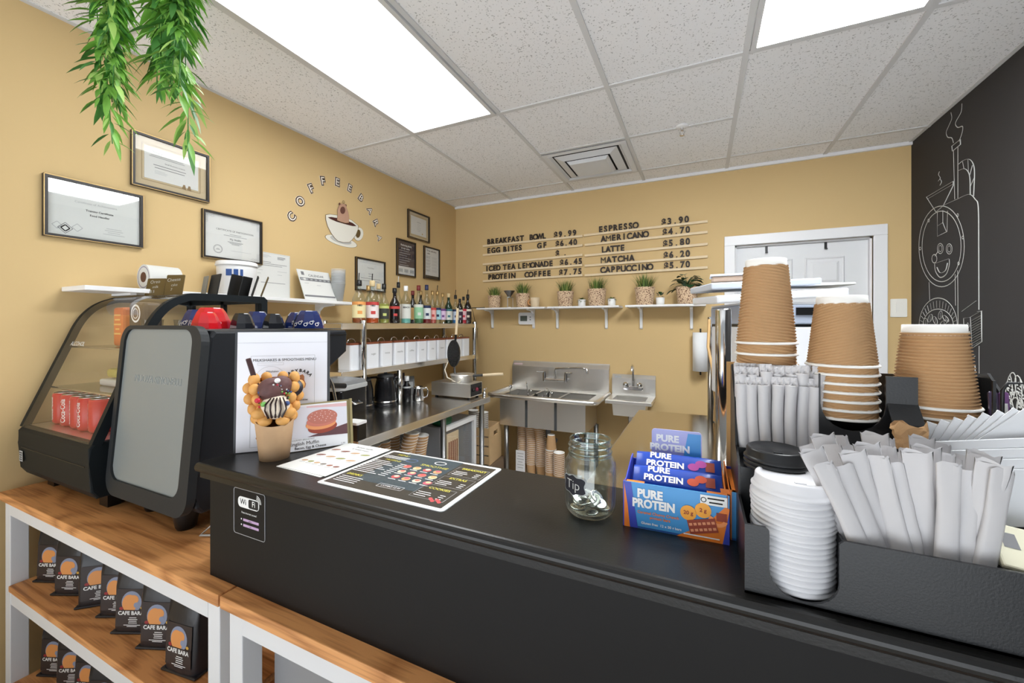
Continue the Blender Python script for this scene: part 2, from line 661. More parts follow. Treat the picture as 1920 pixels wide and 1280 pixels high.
def ceiling_light(x0, x1, y0, y1, label, tubes):
    t = thing('ceiling_light', label, 'ceiling light', ((x0 + x1) / 2, (y0 + y1) / 2, ZC), 0, 'flat ceiling light panels')
    w, h = x1 - x0 - 0.03, y1 - y0 - 0.03
    mb = MB()
    f = 0.022
    for c, s in (((0, h / 2 - f / 2, -0.008), (w, f, 0.014)), ((0, -h / 2 + f / 2, -0.008), (w, f, 0.014)),
                 ((w / 2 - f / 2, 0, -0.008), (f, h - 2 * f, 0.014)), ((-w / 2 + f / 2, 0, -0.008), (f, h - 2 * f, 0.014))):
        mb.box(c, s, GRID)
    mb.build('frame', t)
    MB().box((0, 0, -0.004), (w - 2 * f, h - 2 * f, 0.006), diffuser_mat(tubes)).build('diffuser', t)


ceiling_light(GX[0], GX[1], 0.845, 2.065, 'bright flat ceiling light panel above the framed certificates, beside the air vent', 0)
ceiling_light(GX[3], GX[4], 0.845, 2.065, 'bright flat ceiling light panel nearer the chalkboard wall, above the paper cups', 1)
# ceiling air vent
t = thing('air_vent', 'square white ceiling air vent with stepped louvres beside the light panel', 'air vent', (-0.736, 2.99, ZC))
VW = mat('vent_metal', (214, 217, 220), 0.45)
mb = MB()
co, fa = [], []
lv = [(0.292, -0.010), (0.255, -0.014), (0.235, 0.004)]
for h, z in lv:
    co += [(-h, -h, z), (h, -h, z), (h, h, z), (-h, h, z)]
for i in range(2):
    for k in range(4):
        q = (k + 1) % 4
        fa.append((4 * i + k, 4 * i + q, 4 * i + 4 + q, 4 * i + 4 + k))
mb.add(co, fa, VW)
mb.build('outer_frame', t)
mb = MB()
mb.box((0, 0, -0.001), (0.47, 0.47, 0.003), mat('vent_dark', (40, 42, 44), 0.8))
mb.build('duct_opening', t)
for hw, z, rim in ((0.222, -0.006, 0.055), (0.150, -0.024, 0.02)):
    mb = MB()
    co, fa = [], []
    for h, zz in ((hw, z), (hw - rim, z - 0.020), (hw - rim - 0.004, z - 0.016)):
        co += [(-h, -h, zz), (h, -h, zz), (h, h, zz), (-h, h, zz)]
    for i in range(2):
        for k in range(4):
            q = (k + 1) % 4
            fa.append((4 * i + k, 4 * i + q, 4 * i + 4 + q, 4 * i + 4 + k))
    if hw < 0.2:
        fa.append((4, 5, 6, 7))
    mb.add(co, fa, VW)
    mb.build('louvre', t)

# sprinkler head
p = on(1279, 236, z=ZC)
t = thing('sprinkler_head', 'small chrome fire sprinkler head on the ceiling tile', 'sprinkler', (p.x, p.y, ZC))
MB().lathe([(0.0, -0.012), (0.03, -0.011), (0.036, -0.004), (0.036, 0)], WHITE, 20).build('escutcheon', t)
mb = MB()
mb.tube([(0, 0, -0.005), (0, 0, -0.03)], 0.008, CHROME)
for s in (-1, 1):
    mb.tube([(s * 0.007, 0, -0.028), (s * 0.014, 0, -0.042), (s * 0.003, 0, -0.056)], 0.0025, CHROME, 6)
mb.lathe([(0, -0.058), (0.014, -0.058), (0.014, -0.055), (0, -0.055)], CHROME, 14)
mb.build('nozzle', t)

# door with casing
mb = MB()
cw = 0.073
for p, q in (((DX0 - cw, YB - 0.018, 0), (DX0, YB + 0.02, DZ)), ((DX1, YB - 0.018, 0), (DX1 + cw, YB + 0.02, DZ)),
             ((DX0 - cw, YB - 0.018, DZ), (DX1 + cw, YB + 0.02, DZ + cw))):
    mb.span(p, q, WHITE_TRIM, 0.004)
mb.span((DX0, YB + 0.02, 0), (DX0 + 0.012, YB + 0.1, DZ), WHITE_TRIM)
mb.span((DX1 - 0.012, YB + 0.02, 0), (DX1, YB + 0.1, DZ), WHITE_TRIM)
mb.span((DX0, YB + 0.02, DZ - 0.012), (DX1, YB + 0.1, DZ), WHITE_TRIM)
struct(mb, 'trim_4')
mb = MB()
dm = mat('white_door', (226, 227, 229), 0.4)
dy = YB + 0.045
mb.span((DX0 + 0.014, dy, 0.01), (DX1 - 0.014, dy + 0.035, DZ - 0.014), dm)


def door_panel(x0, x1, z0, z1):
    M = frame(((x0 + x1) / 2, dy, (z0 + z1) / 2), (1, 0, 0), (0, 0, 1))
    w, h = (x1 - x0) / 2, (z1 - z0) / 2
    steps = [(0, 0.0005), (0.008, 0.008), (0.016, 0.003), (0.032, 0.003), (0.048, 0.010)]
    co, fa = [], []
    for d, z in steps:
        co += [(-w + d, -h + d, z), (w - d, -h + d, z), (w - d, h - d, z), (-w + d, h - d, z)]
    for i in range(len(steps) - 1):
        for k in range(4):
            q = (k + 1) % 4
            fa.append((4 * i + k, 4 * i + q, 4 * i + 4 + q, 4 * i + 4 + k))
    n = 4 * (len(steps) - 1)
    fa.append((n, n + 1, n + 2, n + 3))
    mb.add(co, fa, dm, False, M)


for x0, x1 in ((0.38, 0.615), (0.687, 0.922)):
    door_panel(x0, x1, 1.70, 1.915)
    door_panel(x0, x1, 0.98, 1.58)
    door_panel(x0, x1, 0.24, 0.84)
d = struct(mb, 'door_1')
mb = MB()
mb.lathe([(0, 0), (0.03, 0), (0.03, 0.006), (0.012, 0.01), (0.012, 0.04), (0.027, 0.05), (0.03, 0.062), (0.02, 0.075), (0, 0.078)], CHROME, 18, frame((DX0 + 0.08, dy, 0.98), (1, 0, 0), (0, 0, 1)))
mb.build('door_handle', d)
for u, lb in ((1437, 'small black over-door hook above the tall cup stack'), (1548, 'small black over-door hook above the raised door panel')):
    p = on(u, 462 if u < 1500 else 455, y=dy)
    mb = MB()
    mb.box((0, -0.003, 0.0), (0.016, 0.004, 0.05), BLACK)
    mb.box((0, -0.012, -0.022), (0.016, 0.02, 0.005), BLACK)
    tag(mb.build('door_hook', None, (p.x, dy, DZ - 0.04)), lb, 'hook', 'hooks over the door')

# light switch, thermostat
t = thing('light_switch', 'white rocker light switch on the tan wall beside the door', 'light switch', (1.197, YB, 1.54))
M = frame((0, 0, 0), (1, 0, 0), (0, 0, 1))
MB().prism(rrect(0.085, 0.122, 0.005), 0.006, mat('switch_white', (240, 238, 230), 0.35), M, 0.002).build('cover_plate', t)
MB().prism(rrect(0.034, 0.066, 0.002), 0.0095, mat('switch_white', (240, 238, 230), 0.35), M, 0.002).build('rocker', t)
p0, p1 = on(974, 586, y=YB), on(1002, 608, y=YB)
t = thing('thermostat', 'white wall thermostat with a small dark screen under the plant shelf', 'thermostat', ((p0.x + p1.x) / 2, YB, (p0.z + p1.z) / 2))
MB().prism(rrect(p1.x - p0.x, p0.z - p1.z, 0.014), 0.025, WHITE, M, 0.004).build('housing', t)
MB().prism(rrect(0.07, 0.05, 0.003, cx=-0.022), 0.0262, mat('lcd_grey', (92, 100, 92), 0.25), M).build('screen', t)
mb = MB()
for i in range(2):
    mb.prism(rrect(0.014, 0.012, 0.003, cx=0.045, cy=0.012 - 0.024 * i), 0.027, GREY, M)
mb.build('button', t)


# ================================================================ framed certificates
def wall_frame(y0, y1, z0, z1, label, draw, border=0.012, mount=None, glass=True, paper=PAPER):
    w, h = y1 - y0, z1 - z0
    t = thing('picture_frame', label, 'picture frame', (XL, (y0 + y1) / 2, (z0 + z1) / 2), 0, 'framed certificates on the tan wall')
    M = frame((0, 0, 0), (0, 1, 0), (0, 0, 1))
    mb = MB()
    d = 0.018
    for (cx, cy, sw, sh) in ((0, h / 2 - border / 2, w, border), (0, -h / 2 + border / 2, w, border), (w / 2 - border / 2, 0, border, h - 2 * border), (-w / 2 + border / 2, 0, border, h - 2 * border)):
        mb.box((cx, cy, d / 2), (sw, sh, d), FRAME_DK, M)
    e = 0.0025
    for (cx, cy, sw, sh) in ((0, h / 2 - e / 2, w, e), (0, -h / 2 + e / 2, w, e), (w / 2 - e / 2, 0, e, h), (-w / 2 + e / 2, 0, e, h)):
        mb.box((cx, cy, d), (sw, sh, 0.002), GOLD, M)
    mb.build('frame', t)
    iw, ih = w - 2 * border, h - 2 * border
    if mount:
        mb = MB()
        mb.box((0, 0, 0.004), (iw, ih, 0.004), BEIGE, M)
        mb.outline(0, 0, iw - 2 * mount + 0.018, ih - 2 * mount + 0.018, 0.004, mat('mount_shade', (166, 146, 112), 0.9), M, 0.0065)
        mb.build('mount', t)
        iw, ih = iw - 2 * mount, ih - 2 * mount
    mb = MB()
    mb.box((0, 0, 0.006), (iw, ih, 0.003), paper, M)
    draw(mb, M, iw, ih, 0.0078)
    mb.build('certificate', t)
    if glass:
        MB().box((0, 0, 0.012), (w - 2 * border, h - 2 * border, 0.002), PANE, M).build('glass', t)
    return t


def cert_a(mb, M, w, h, z):
    mb.text('Certificate of Achievement', 0.012, PALE_INK, M @ T(0, 0.035, z))
    mb.text('Training Certificate', 0.011, INK, M @ T(0.01, 0.006, z), bold=0.02)
    mb.text('Food Handler', 0.011, INK, M @ T(0.01, -0.012, z), bold=0.02)
    bars(mb, M, 0.055, -0.055, [0.05, 0.06, 0.04, 0.07], 0.008, 0.002, PALE_INK, z)
    for x, y, s in ((-0.092, -0.078, 0.030), (-0.058, -0.07, 0.022), (-0.115, -0.07, 0.020)):
        q = M @ T(x, y, z, R(45))
        mb.outline(0, 0, s, s, 0.002, GREY_INK if s > 0.025 else PALE_INK, q)
    mb.outline(0, 0, 0.018, 0.018, 0.004, INK, M @ T(-0.092, -0.078, z, R(45)))
    for x in (-0.09, -0.05, 0.09):
        mb.tube([(x - 0.008, 0.092, z), (x, 0.088, z), (x + 0.008, 0.094, z)], 0.0008, GREY_INK, 4, M=M)


def cert_b(mb, M, w, h, z):
    mb.text('Ministry', 0.012, INK, M @ T(-0.06, h / 2 - 0.02, z), bold=0.02)
    bars(mb, M, -0.02, h / 2 - 0.034, [0.13, 0.14], 0.007, 0.002, GREY_INK, z)
    mb.text('Small Business Licence', 0.009, INK, M @ T(0.01, 0.012, z))
    bars(mb, M, -0.01, -0.004, [0.13, 0.12], 0.012, 0.003, GREY_INK, z)
    bars(mb, M, -0.07, -0.03, [0.04, 0.05, 0.045], 0.006, 0.0015, PALE_INK, z, 'L')
    for x in (0.05, 0.072):
        mb.add([(x - 0.012, -h / 2 - 0.008, z), (x + 0.006, -h / 2 - 0.012, z), (x + 0.002, -h / 2 + 0.012, z), (x - 0.006, -h / 2 + 0.012, z)], [(0, 1, 2, 3)], mat('ribbon_brown', (140, 116, 80), 0.8), False, M)


def cert_c(mb, M, w, h, z):
    mb.text('CERTIFICATE OF PARTICIPATION', 0.013, INK, M @ T(0.01, 0.036, z))
    bars(mb, M, 0.01, 0.018, [0.06, 0.12], 0.008, 0.002, GREY_INK, z)
    mb.text('My Health', 0.014, INK, M @ T(0.01, -0.008, z), bold=0.03)
    bars(mb, M, 0.01, -0.022, [0.08, 0.06, 0.04], 0.006, 0.0022, GREY_INK, z)
    mb.ring(-0.078, -0.068, 0.021, 0.002, GREY_INK, M, z)
    mb.ring(-0.078, -0.068, 0.017, 0.001, GREY_INK, M, z)
    bars(mb, M, -0.078, -0.066, [0.014, 0.02], 0.005, 0.002, GREY_INK, z)
    bars(mb, M, 0.04, -0.068, [0.11], 0.006, 0.0012, PALE_INK, z)
    for sx, sy in ((-1, 1), (1, 1), (1, -1)):
        for k in range(5):
            mb.ring(sx * (w / 2 - 0.012 - 0.008 * k), sy * (h / 2 - 0.010 - 0.004 * (k % 2)), 0.005, 0.0012, PALE_INK, M, z, 10)
            mb.ring(sx * (w / 2 - 0.010), sy * (h / 2 - 0.012 - 0.008 * k), 0.005, 0.0012, PALE_INK, M, z, 10)


def cert_d(mb, M, w, h, z):
    mb.text('Food Safety', 0.014, GREY_INK, M @ T(0, h / 4, z))
    bars(mb, M, 0, 0.01, [0.05, 0.05, 0.2, 0.18], 0.018, 0.003, GREY_INK, z)
    bars(mb, M, 0, h / 2 - 0.02, [0.22], 0.02, 0.002, PALE_INK, z)


def cert_e(mb, M, w, h, z):
    mb.text('Certificate', 0.012, GREY_INK, M @ T(0, 0.035, z))
    bars(mb, M, 0, 0.015, [0.04, 0.03, 0.05, 0.06, 0.04], 0.014, 0.0022, PALE_INK, z)
    mb.disc(0.05, -h / 2 + 0.02, 0.007, 0.007, mat('seal_gold', (190, 160, 90), 0.5), M, z)


DARK_SHEET = mat('dark_printed_sheet', (74, 62, 66), 0.8)


def cert_f(mb, M, w, h, z):
    mb.rect(0, 0.035, w, h - 0.07, DARK_SHEET, M, z)
    mb.text('Reducing plastic', 0.022, WHITE_INK, M @ T(0, h / 2 - 0.034, z + 0.001), bold=0.01)
    mb.text('in our store', 0.022, WHITE_INK, M @ T(-0.01, h / 2 - 0.06, z + 0.001), bold=0.01)
    bars(mb, M, -w / 2 + 0.02, 0.06, [0.12, 0.14, 0.10, 0.15, 0.13, 0.09, 0.12], 0.020, 0.004, PALE_INK, z + 0.001, 'L')
    for x in (-0.07, 0.0, 0.075):
        mb.rect(x, -h / 2 + 0.035, 0.05, 0.028, PALE_INK, M, z + 0.0005)


def cert_g(mb, M, w, h, z):
    mb.text('Dress and entry', 0.022, INK, M @ T(0, h / 2 - 0.025, z), bold=0.01)
    mb.text('rules', 0.022, INK, M @ T(-0.05, h / 2 - 0.05, z), bold=0.01)
    for i in range(5):
        bars(mb, M, -w / 2 + 0.02, 0.06 - i * 0.03, [0.07, 0.06, 0.065], 0.008, 0.002, GREY_INK, z, 'L')
        bars(mb, M, 0.0, 0.06 - i * 0.03, [0.085, 0.075, 0.09], 0.008, 0.002, PALE_INK, z, 'L')
    mb.rect(0, -h / 2 + 0.012, w, 0.022, INK, M, z)


wall_frame(0.647, 0.954, 1.771, 2.010, 'gold edged certificate frame with a diamond pattern, hung above the glass display case', cert_a, paper=PAPER_GREY)
wall_frame(0.912, 1.225, 2.049, 2.292, 'certificate frame with wide beige mount hanging just below the trailing vine', cert_b, mount=0.036)
wall_frame(1.193, 1.500, 1.769, 2.016, 'participation certificate frame with a round seal above the white tub', cert_c)
wall_frame(2.197, 2.500, 1.680, 1.926, 'certificate frame partly hidden behind the bottle necks', cert_d, paper=PAPER_GREY)
wall_frame(2.779, 3.081, 2.179, 2.424, 'topmost small certificate frame with beige mount near the room corner', cert_e, mount=0.032)
wall_frame(2.638, 2.880, 1.840, 2.147, 'upright frame holding a dark printed notice beside the coffee cup logo', cert_f)
wall_frame(3.001, 3.242, 1.849, 2.148, 'upright frame with a white notice nearest the room corner', cert_g)

# ---------------------------------------------------------------- coffee cup logo and its letters
for i, (ch, u, v, a, hh) in enumerate((('C', 547, 407, 57, .062), ('O', 563, 378, 45, .066), ('F', 583, 354, 31, .064), ('F', 605, 340, 14, .064), ('E', 632, 342, -2, .064),
                                       ('E', 655, 353, -14, .060), ('B', 676, 371, -34, .060), ('A', 693, 395, -50, .056), ('R', 704, 417, -58, .060), ('A', 711, 446, -75, .050))):
    p = on(u, v, x=XL)
    mb = MB()
    M = LEFTW(p.y, p.z) @ T(0, 0, 0, R(a))
    sz = hh * 1.12
    mb.text(ch, sz, mat('letter_edge_white', (232, 222, 206), 0.6), M @ T(0, 0, 0.0012), 0.001, bold=0.105)
    mb.text(ch, sz, mat('letter_brown', (66, 46, 34), 0.6), M @ T(0, 0, 0.0025), 0.001, bold=0.085)
    mb.text(ch, sz, mat('letter_cream', (240, 232, 220), 0.6), M @ T(0, 0, 0.0040), 0.001, bold=0.0)
    nm = ['letter C at the start', 'letter O, second', 'first letter F', 'second letter F', 'first letter E', 'second letter E', 'letter B, seventh', 'first letter A, eighth', 'letter R, ninth', 'last letter A, tenth'][i]
    tag(mb.build('logo_letter'), 'brown and white wall sticker ' + nm + ' of the arc over the cup', 'letter', 'logo letters in an arc on the tan wall')


def wall_pts(pts, y0, z0, s):
    return [(y0 + (x - 1000) * s, z0 - (y - 800) * s) for x, y in pts]


lo = on(520 + 1000 / 8, 320 + 800 / 8, x=XL)
t = thing('logo_sticker', 'flat wall sticker of a white coffee cup and saucer with a capybara in it', 'wall sticker', (XL, lo.y, lo.z))


def zpt(X, Y):
    p = on(520 + X / 8, 320 + Y / 8, x=XL)
    return (p.y - lo.y, p.z - lo.z)


LM = frame((0, 0, 0), (0, 1, 0), (0, 0, 1))
CUPC = mat('sticker_cream', (226, 222, 210), 0.6)
EDGE = mat('sticker_edge', (120, 100, 66), 0.7)


def sheet(pts, m, z, th=0.001, edge=None, name=None):
    P = [zpt(*q) for q in pts]
    mb = MB()
    if edge:
        cx, cy = sum(p[0] for p in P) / len(P), sum(p[1] for p in P) / len(P)
        mb.prism([(cx + (p[0] - cx) * 1.03, cy + (p[1] - cy) * 1.03) for p in P], th, EDGE, LM @ T(0, 0, z - 0.0006))
    mb.prism(P, th, m, LM @ T(0, 0, z))
    return mb


def ell(cx, cy, rx, ry, rot=0, n=28, a0=0, a1=360):
    out = []
    for k in range(n):
        a = R(a0 + (a1 - a0) * k / n)
        x, y = rx * cos(a), ry * sin(a)
        out.append((cx + x * cos(R(rot)) - y * sin(R(rot)), cy + x * sin(R(rot)) + y * cos(R(rot))))
    return out


mb = sheet(ell(955, 1055, 245, 68, 17), CUPC, 0.001, edge=True)
mb.prism([zpt(*q) for q in ell(950, 1040, 165, 48, 17)], 0.0006, mat('sticker_grey', (188, 186, 180), 0.6), LM @ T(0, 0, 0.002))
mb.build('saucer', t)
mb = sheet(ell(1215, 950, 70, 100, 8), CUPC, 0.002, edge=True)
mb.prism([zpt(*q) for q in ell(1208, 945, 34, 62, 8)], 0.0008, mat('handle_hole', (92, 72, 32), 0.7), LM @ T(0, 0, 0.003))
mb.build('cup_handle', t)
body = [(722, 665), (780, 655), (880, 668), (1000, 700), (1110, 745), (1205, 825), (1200, 880), (1170, 960), (1120, 1025), (1075, 1070), (980, 1072), (900, 1050), (850, 1000), (800, 930), (750, 830), (725, 740)]
sheet(body, CUPC, 0.004, edge=True).build('cup', t)
sheet([(748, 700), (800, 695), (900, 712), (1020, 742), (1120, 785), (1178, 830), (1120, 830), (1000, 800), (880, 765), (790, 725)], mat('coffee_brown', (70, 30, 24), 0.5), 0.0058).build('coffee', t)
CAPY = mat('capybara_fur', (186, 146, 122), 0.7)
cap = [(885, 740), (890, 690), (895, 640), (890, 590), (905, 550), (925, 515), (945, 500), (985, 498), (1015, 520), (1030, 570), (1050, 620), (1062, 690), (1060, 780), (1010, 785), (940, 765)]
mb = sheet(cap, CAPY, 0.0072, edge=True)
mb.prism([zpt(*q) for q in ell(968, 595, 38, 55)], 0.0006, mat('muzzle_brown', (104, 66, 54), 0.7), LM @ T(0, 0, 0.0083))
for q in ((922, 500), (1015, 525)):
    mb.prism([zpt(*e) for e in ell(q[0], q[1], 13, 20)], 0.0006, mat('muzzle_brown', (104, 66, 54), 0.7), LM @ T(0, 0, 0.0075))
pt = zpt(982, 470)
mb.ring(pt[0], pt[1], 0.009, 0.003, EDGE, LM, 0.0078)
mb.build('capybara', t)


# ================================================================ menu rails and letters on the back wall
def yz(u, v, y):
    return on(u, v, y=y)


RAILS = []
for side, rows in (('breakfast', ((905, 461, 1092, 442), (905, 478, 1092, 459.5), (905, 495.5, 1092, 477.5), (905, 511, 1092, 496.5), (905, 527, 1092, 515.5))),
                   ('coffee', ((1094.5, 441, 1327, 414.5), (1096, 459, 1327, 434.5), (1096, 479, 1327, 457), (1096, 498, 1327, 480.5), (1096, 516, 1327, 501)))):
    for i, (u0, v0, u1, v1) in enumerate(rows):
        a, b = on(u0, v0, y=YB - 0.018), on(u1, v1, y=YB - 0.018)
        L = (b - a).length
        mb = MB(frame((0, 0, 0), (b.x - a.x, 0, b.z - a.z), (0, 0, 1)))
        mb.box((0, 0, 0.009), (L, 0.020, 0.018), PALE_WOOD, None, 0.002)
        c = (a + b) / 2
        o = mb.build('menu_rail', None, (c.x, YB, c.z))
        tag(o, ORD[i] + ' pale wooden ledge from the top on the ' + side + ' side of the wall menu', 'menu rail', 'pale wooden rails of the wall menu')
        RAILS.append((a, b))


def letters(rail, word, u0, u1, what):
    a, b = RAILS[rail]
    s = (b - a).normalized()
    h = 0.054
    n = len(word)
    x0, x1 = on(u0, 470, y=YB - 0.02).x, on(u1, 470, y=YB - 0.02).x
    step = (x1 - x0 - 0.03) / max(1, n - 1)
    cnt = {}
    for k, ch in enumerate(word):
        if ch == ' ':
            continue
        x = x0 + 0.015 + step * k
        z = a.z + (b.z - a.z) * (x - a.x) / (b.x - a.x) + 0.010 + h * 0.44
        mb = MB(frame((0, 0, 0), s, (0, 0, 1)))
        if ch == '.':
            mb.box((0, -.019, .004), (.010, .011, .004), LETTER)
        else:
            mb.text(ch, h * 1.36, LETTER, Matrix(), 0.002, bold=0.038, sx=0.88 if ch != 'W' else 0.78)
        o = mb.build('menu_letter', None, (x, YB - 0.009, z))
        nm = {'$': 'dollar sign', '.': 'point'}.get(ch, ('digit ' if ch.isdigit() else 'letter ') + ({'0': 'zero', '1': 'one', '2': 'two', '3': 'three', '4': 'four', '5': 'five', '6': 'six', '7': 'seven', '8': 'eight', '9': 'nine'}.get(ch, ch)))
        tag(o, 'dark ' + nm + ' standing ' + ORD[k] + ' in the ' + what, 'letter', 'dark letters of the wall menu')


Z = 0.2604
for rail, word, a, b, what in (
        (0, 'BREAKFAST', 203, 462, 'word breakfast on the menu'), (0, 'BOWL', 508, 622, 'word bowl on the menu'), (0, '$9.99', 685, 843, 'price of the breakfast bowl'),
        (1, 'EGG', 203, 290, 'word egg on the menu'), (1, 'BITES', 318, 450, 'word bites on the menu'), (1, 'GF', 567, 628, 'short word after egg bites'), (1, '$6.40', 697, 848, 'price of the egg bites'),
        (2, '$ .', 697, 775, 'unfinished price on the empty row'),
        (3, 'ICED', 190, 292, 'word iced on the menu'), (3, 'TEA', 318, 400, 'word tea on the menu'), (3, 'LEMONADE', 424, 672, 'word lemonade on the menu'), (3, '$6.45', 728, 885, 'price of the iced tea lemonade'),
        (4, 'PROTEIN', 210, 400, 'word protein on the menu'), (4, 'COFFEE', 475, 657, 'word coffee on the menu'), (4, '$7.75', 722, 882, 'price of the protein coffee'),
        (5, 'ESPRESSO', 1008, 1286, 'word espresso on the menu'), (5, '$3.90', 1462, 1656, 'price of the espresso'),
        (6, 'AMERICANO', 1027, 1360, 'word americano on the menu'), (6, '$4.70', 1470, 1664, 'price of the americano'),
        (7, 'LATTE', 1028, 1190, 'word latte on the menu'), (7, '$5.80', 1473, 1664, 'price of the latte'),
        (8, 'MATCHA', 1027, 1258, 'word matcha on the menu'), (8, '$6.20', 1477, 1664, 'price of the matcha'),
        (9, 'CAPPUCCINO', 1023, 1392, 'word cappuccino on the menu'), (9, '$5.70', 1480, 1664, 'price of the cappuccino')):
    letters(rail, word, 860 + a * Z, 860 + b * Z, what)

# ================================================================ chalk drawing on the black wall
CH = (402 / 160)


def cw_pt(X, Y):
    p = on(1700 + X / CH, 190 + Y * 510 / 1280, x=XR)
    return (XR - 0.0015, p.y, p.z)


def chalk(mb, pts, r=0.0032, closed=False):
    mb.tube([cw_pt(*q) for q in pts], r * .8, CHALK, 4, closed, flat=0.3)


def smooth(pts, n=6):
    out = []
    P = [pts[0]] + list(pts) + [pts[-1]]
    for i in range(1, len(P) - 2):
        for k in range(n):
            t = k / n
            o = []
            for d in (0, 1):
                p0, p1, p2, p3 = (P[i + j][d] for j in (-1, 0, 1, 2))
                o.append(0.5 * (2 * p1 + (p2 - p0) * t + (2 * p0 - 5 * p1 + 4 * p2 - p3) * t * t + (3 * p1 - p0 - 3 * p2 + p3) * t ** 3))
            out.append(tuple(o))
    return out + [pts[-1]]


mb = MB()
chalk(mb, smooth([(210, 52), (214, 80), (200, 115), (188, 145), (195, 168), (214, 172), (222, 195)]))
chalk(mb, smooth([(262, 10), (258, 50), (232, 100), (242, 122), (265, 118), (262, 150), (248, 188)]))
chalk(mb, [(215, 210), (255, 178), (256, 202), (218, 234)], closed=True)
chalk(mb, [(222, 232), (228, 460)])
chalk(mb, [(243, 215), (243, 455)])
chalk(mb, smooth([(247, 295), (270, 277), (297, 272), (315, 292), (322, 335), (318, 445)]))
chalk(mb, smooth([(247, 325), (272, 316), (290, 328), (300, 360), (302, 440)]))
for p, q in (((265, 284), (272, 318)), ((290, 274), (293, 335)), ((312, 300), (300, 345)), ((320, 360), (302, 400))):
    chalk(mb, [p, q], 0.0024)
chalk(mb, [(95, 450), (222, 375), (222, 395), (175, 490), (140, 520)], closed=True)
chalk(mb, [(98, 460), (218, 390)], 0.0024)
chalk(mb, smooth([(150, 375), (160, 360), (152, 345), (156, 330)]), 0.002)
chalk(mb, smooth([(158, 395), (166, 378), (158, 362)]), 0.002)
chalk(mb, [(146, 520), (146, 635), (192, 612), (194, 515)])
chalk(mb, [(172, 512), (172, 572)])
chalk(mb, [(148, 585), (172, 570), (188, 610)], 0.0024)
chalk(mb, smooth([(172, 490), (235, 462), (295, 437), (325, 460), (340, 500), (342, 700), (343, 980)]))
chalk(mb, [(343, 1150), (343, 1280)])
chalk(mb, ell(166, 682, 107, 190, 0, 48), closed=True)
chalk(mb, ell(166, 682, 92, 166, 0, 48), closed=True)
for q in ((105, 560), (65, 692), (242, 535), (266, 640), (246, 762)):
    chalk(mb, ell(q[0], q[1], 4, 7, 0, 8), 0.003, True)
for cx, cy in ((160, 692), (202, 694)):
    chalk(mb, ell(cx, cy, 14, 24, 0, 18), 0.0026, True)
    chalk(mb, ell(cx, cy, 8, 15, 0, 14), 0.0022, True)
chalk(mb, ell(132, 740, 12, 20, 0, 14), 0.003, True)
chalk(mb, [(150, 705), (135, 728)], 0.0026)
chalk(mb, [(135, 762), (200, 740)], 0.003)
chalk(mb, smooth([(133, 765), (138, 800), (160, 828), (188, 812), (202, 770), (202, 742)]), 0.004)
chalk(mb, smooth([(145, 780), (160, 806), (185, 795), (195, 760)]), 0.004)
chalk(mb, [(107, 850), (110, 935)])
chalk(mb, [(230, 812), (232, 960)])
chalk(mb, [(242, 795), (244, 1050)])
chalk(mb, ell(150, 1055, 90, 130, 0, 30, 180, 366))
chalk(mb, ell(150, 1055, 72, 78, 0, 24, 180, 366))
for k in range(16):
    a = R(192 + 156 * k / 15)
    chalk(mb, [(150 + 74 * cos(a), 1055 + 84 * sin(a)), (150 + 86 * cos(a), 1055 + 118 * sin(a))], 0.002)
for cx, cy, rt in ((112, 1020, 20), (136, 1030, -20), (160, 1005, 10), (186, 1022, -40), (178, 1040, 60), (90, 1040, 0)):
    chalk(mb, ell(cx, cy, 9, 20, rt, 12), 0.0024, True)
    chalk(mb, [(cx, cy - 12), (cx, cy + 12)], 0.002)
chalk(mb, [(270, 1020), (302, 1015), (310, 1162), (275, 1150)], closed=True)
chalk(mb, [(302, 1015), (355, 985), (357, 1130), (310, 1162)])
chalk(mb, [(335, 988), (357, 985)])
chalk(mb, ell(290, 1055, 9, 14, 0, 4), 0.0024, True)
chalk(mb, ell(292, 1135, 8, 16, 0, 10), 0.0024, True)
for q in ((284, 1088), (298, 1086)):
    chalk(mb, ell(q[0], q[1], 2, 4, 0, 6), 0.003, True)
for k in range(11):
    y = 1020 + 12 * k
    chalk(mb, [(308, y + 12), (350, y - 12)], 0.0022)
chalk(mb, [(262, 988), (330, 938)])
chalk(mb, [(285, 1232), (325, 1198)])
chalk(mb, [(290, 1268), (325, 1242), (325, 1280)])
tag(mb.build('chalk_drawing'), 'white chalk drawing of a smiling coffee roaster with steam on the black wall', 'drawing')
mb = MB()
q = lambda u, v: ((u - 1700) * CH, (v - 190) * 1280 / 510)
for cx, cy, rx, ry, rt in ((1896, 728, 9, 30, 8), (1914, 735, 8, 32, -12), (1898, 768, 9, 24, 20), (1916, 775, 8, 26, -10)):
    X, Y = q(cx, cy)
    chalk(mb, ell(X, Y, rx * CH, ry * 2.5, rt, 18), 0.004, True)
    chalk(mb, smooth([(X - 3, Y - ry * 2.2), (X + 8, Y), (X - 3, Y + ry * 2.2)]), 0.004)
    for k in range(26):
        a, r_ = random.Random(k + cx).uniform(0, 6.28), random.Random(k * 3 + cx).uniform(0.2, 0.9)
        x, y = X + cos(a) * r_ * rx * CH, Y + sin(a) * r_ * ry * 2.5
        chalk(mb, [(x, y), (x + 3, y + 8)], 0.004)
tag(mb.build('chalk_drawing'), 'white chalk coffee beans drawn on the black wall behind the cup bins', 'drawing')

# ================================================================ oak consoles with white frames
ZS, ZBAR = 0.834, 1.10
MIDZ, LOWZ = 0.512, 0.165
CON_W = mat('white_console_paint', (232, 233, 235), 0.45)


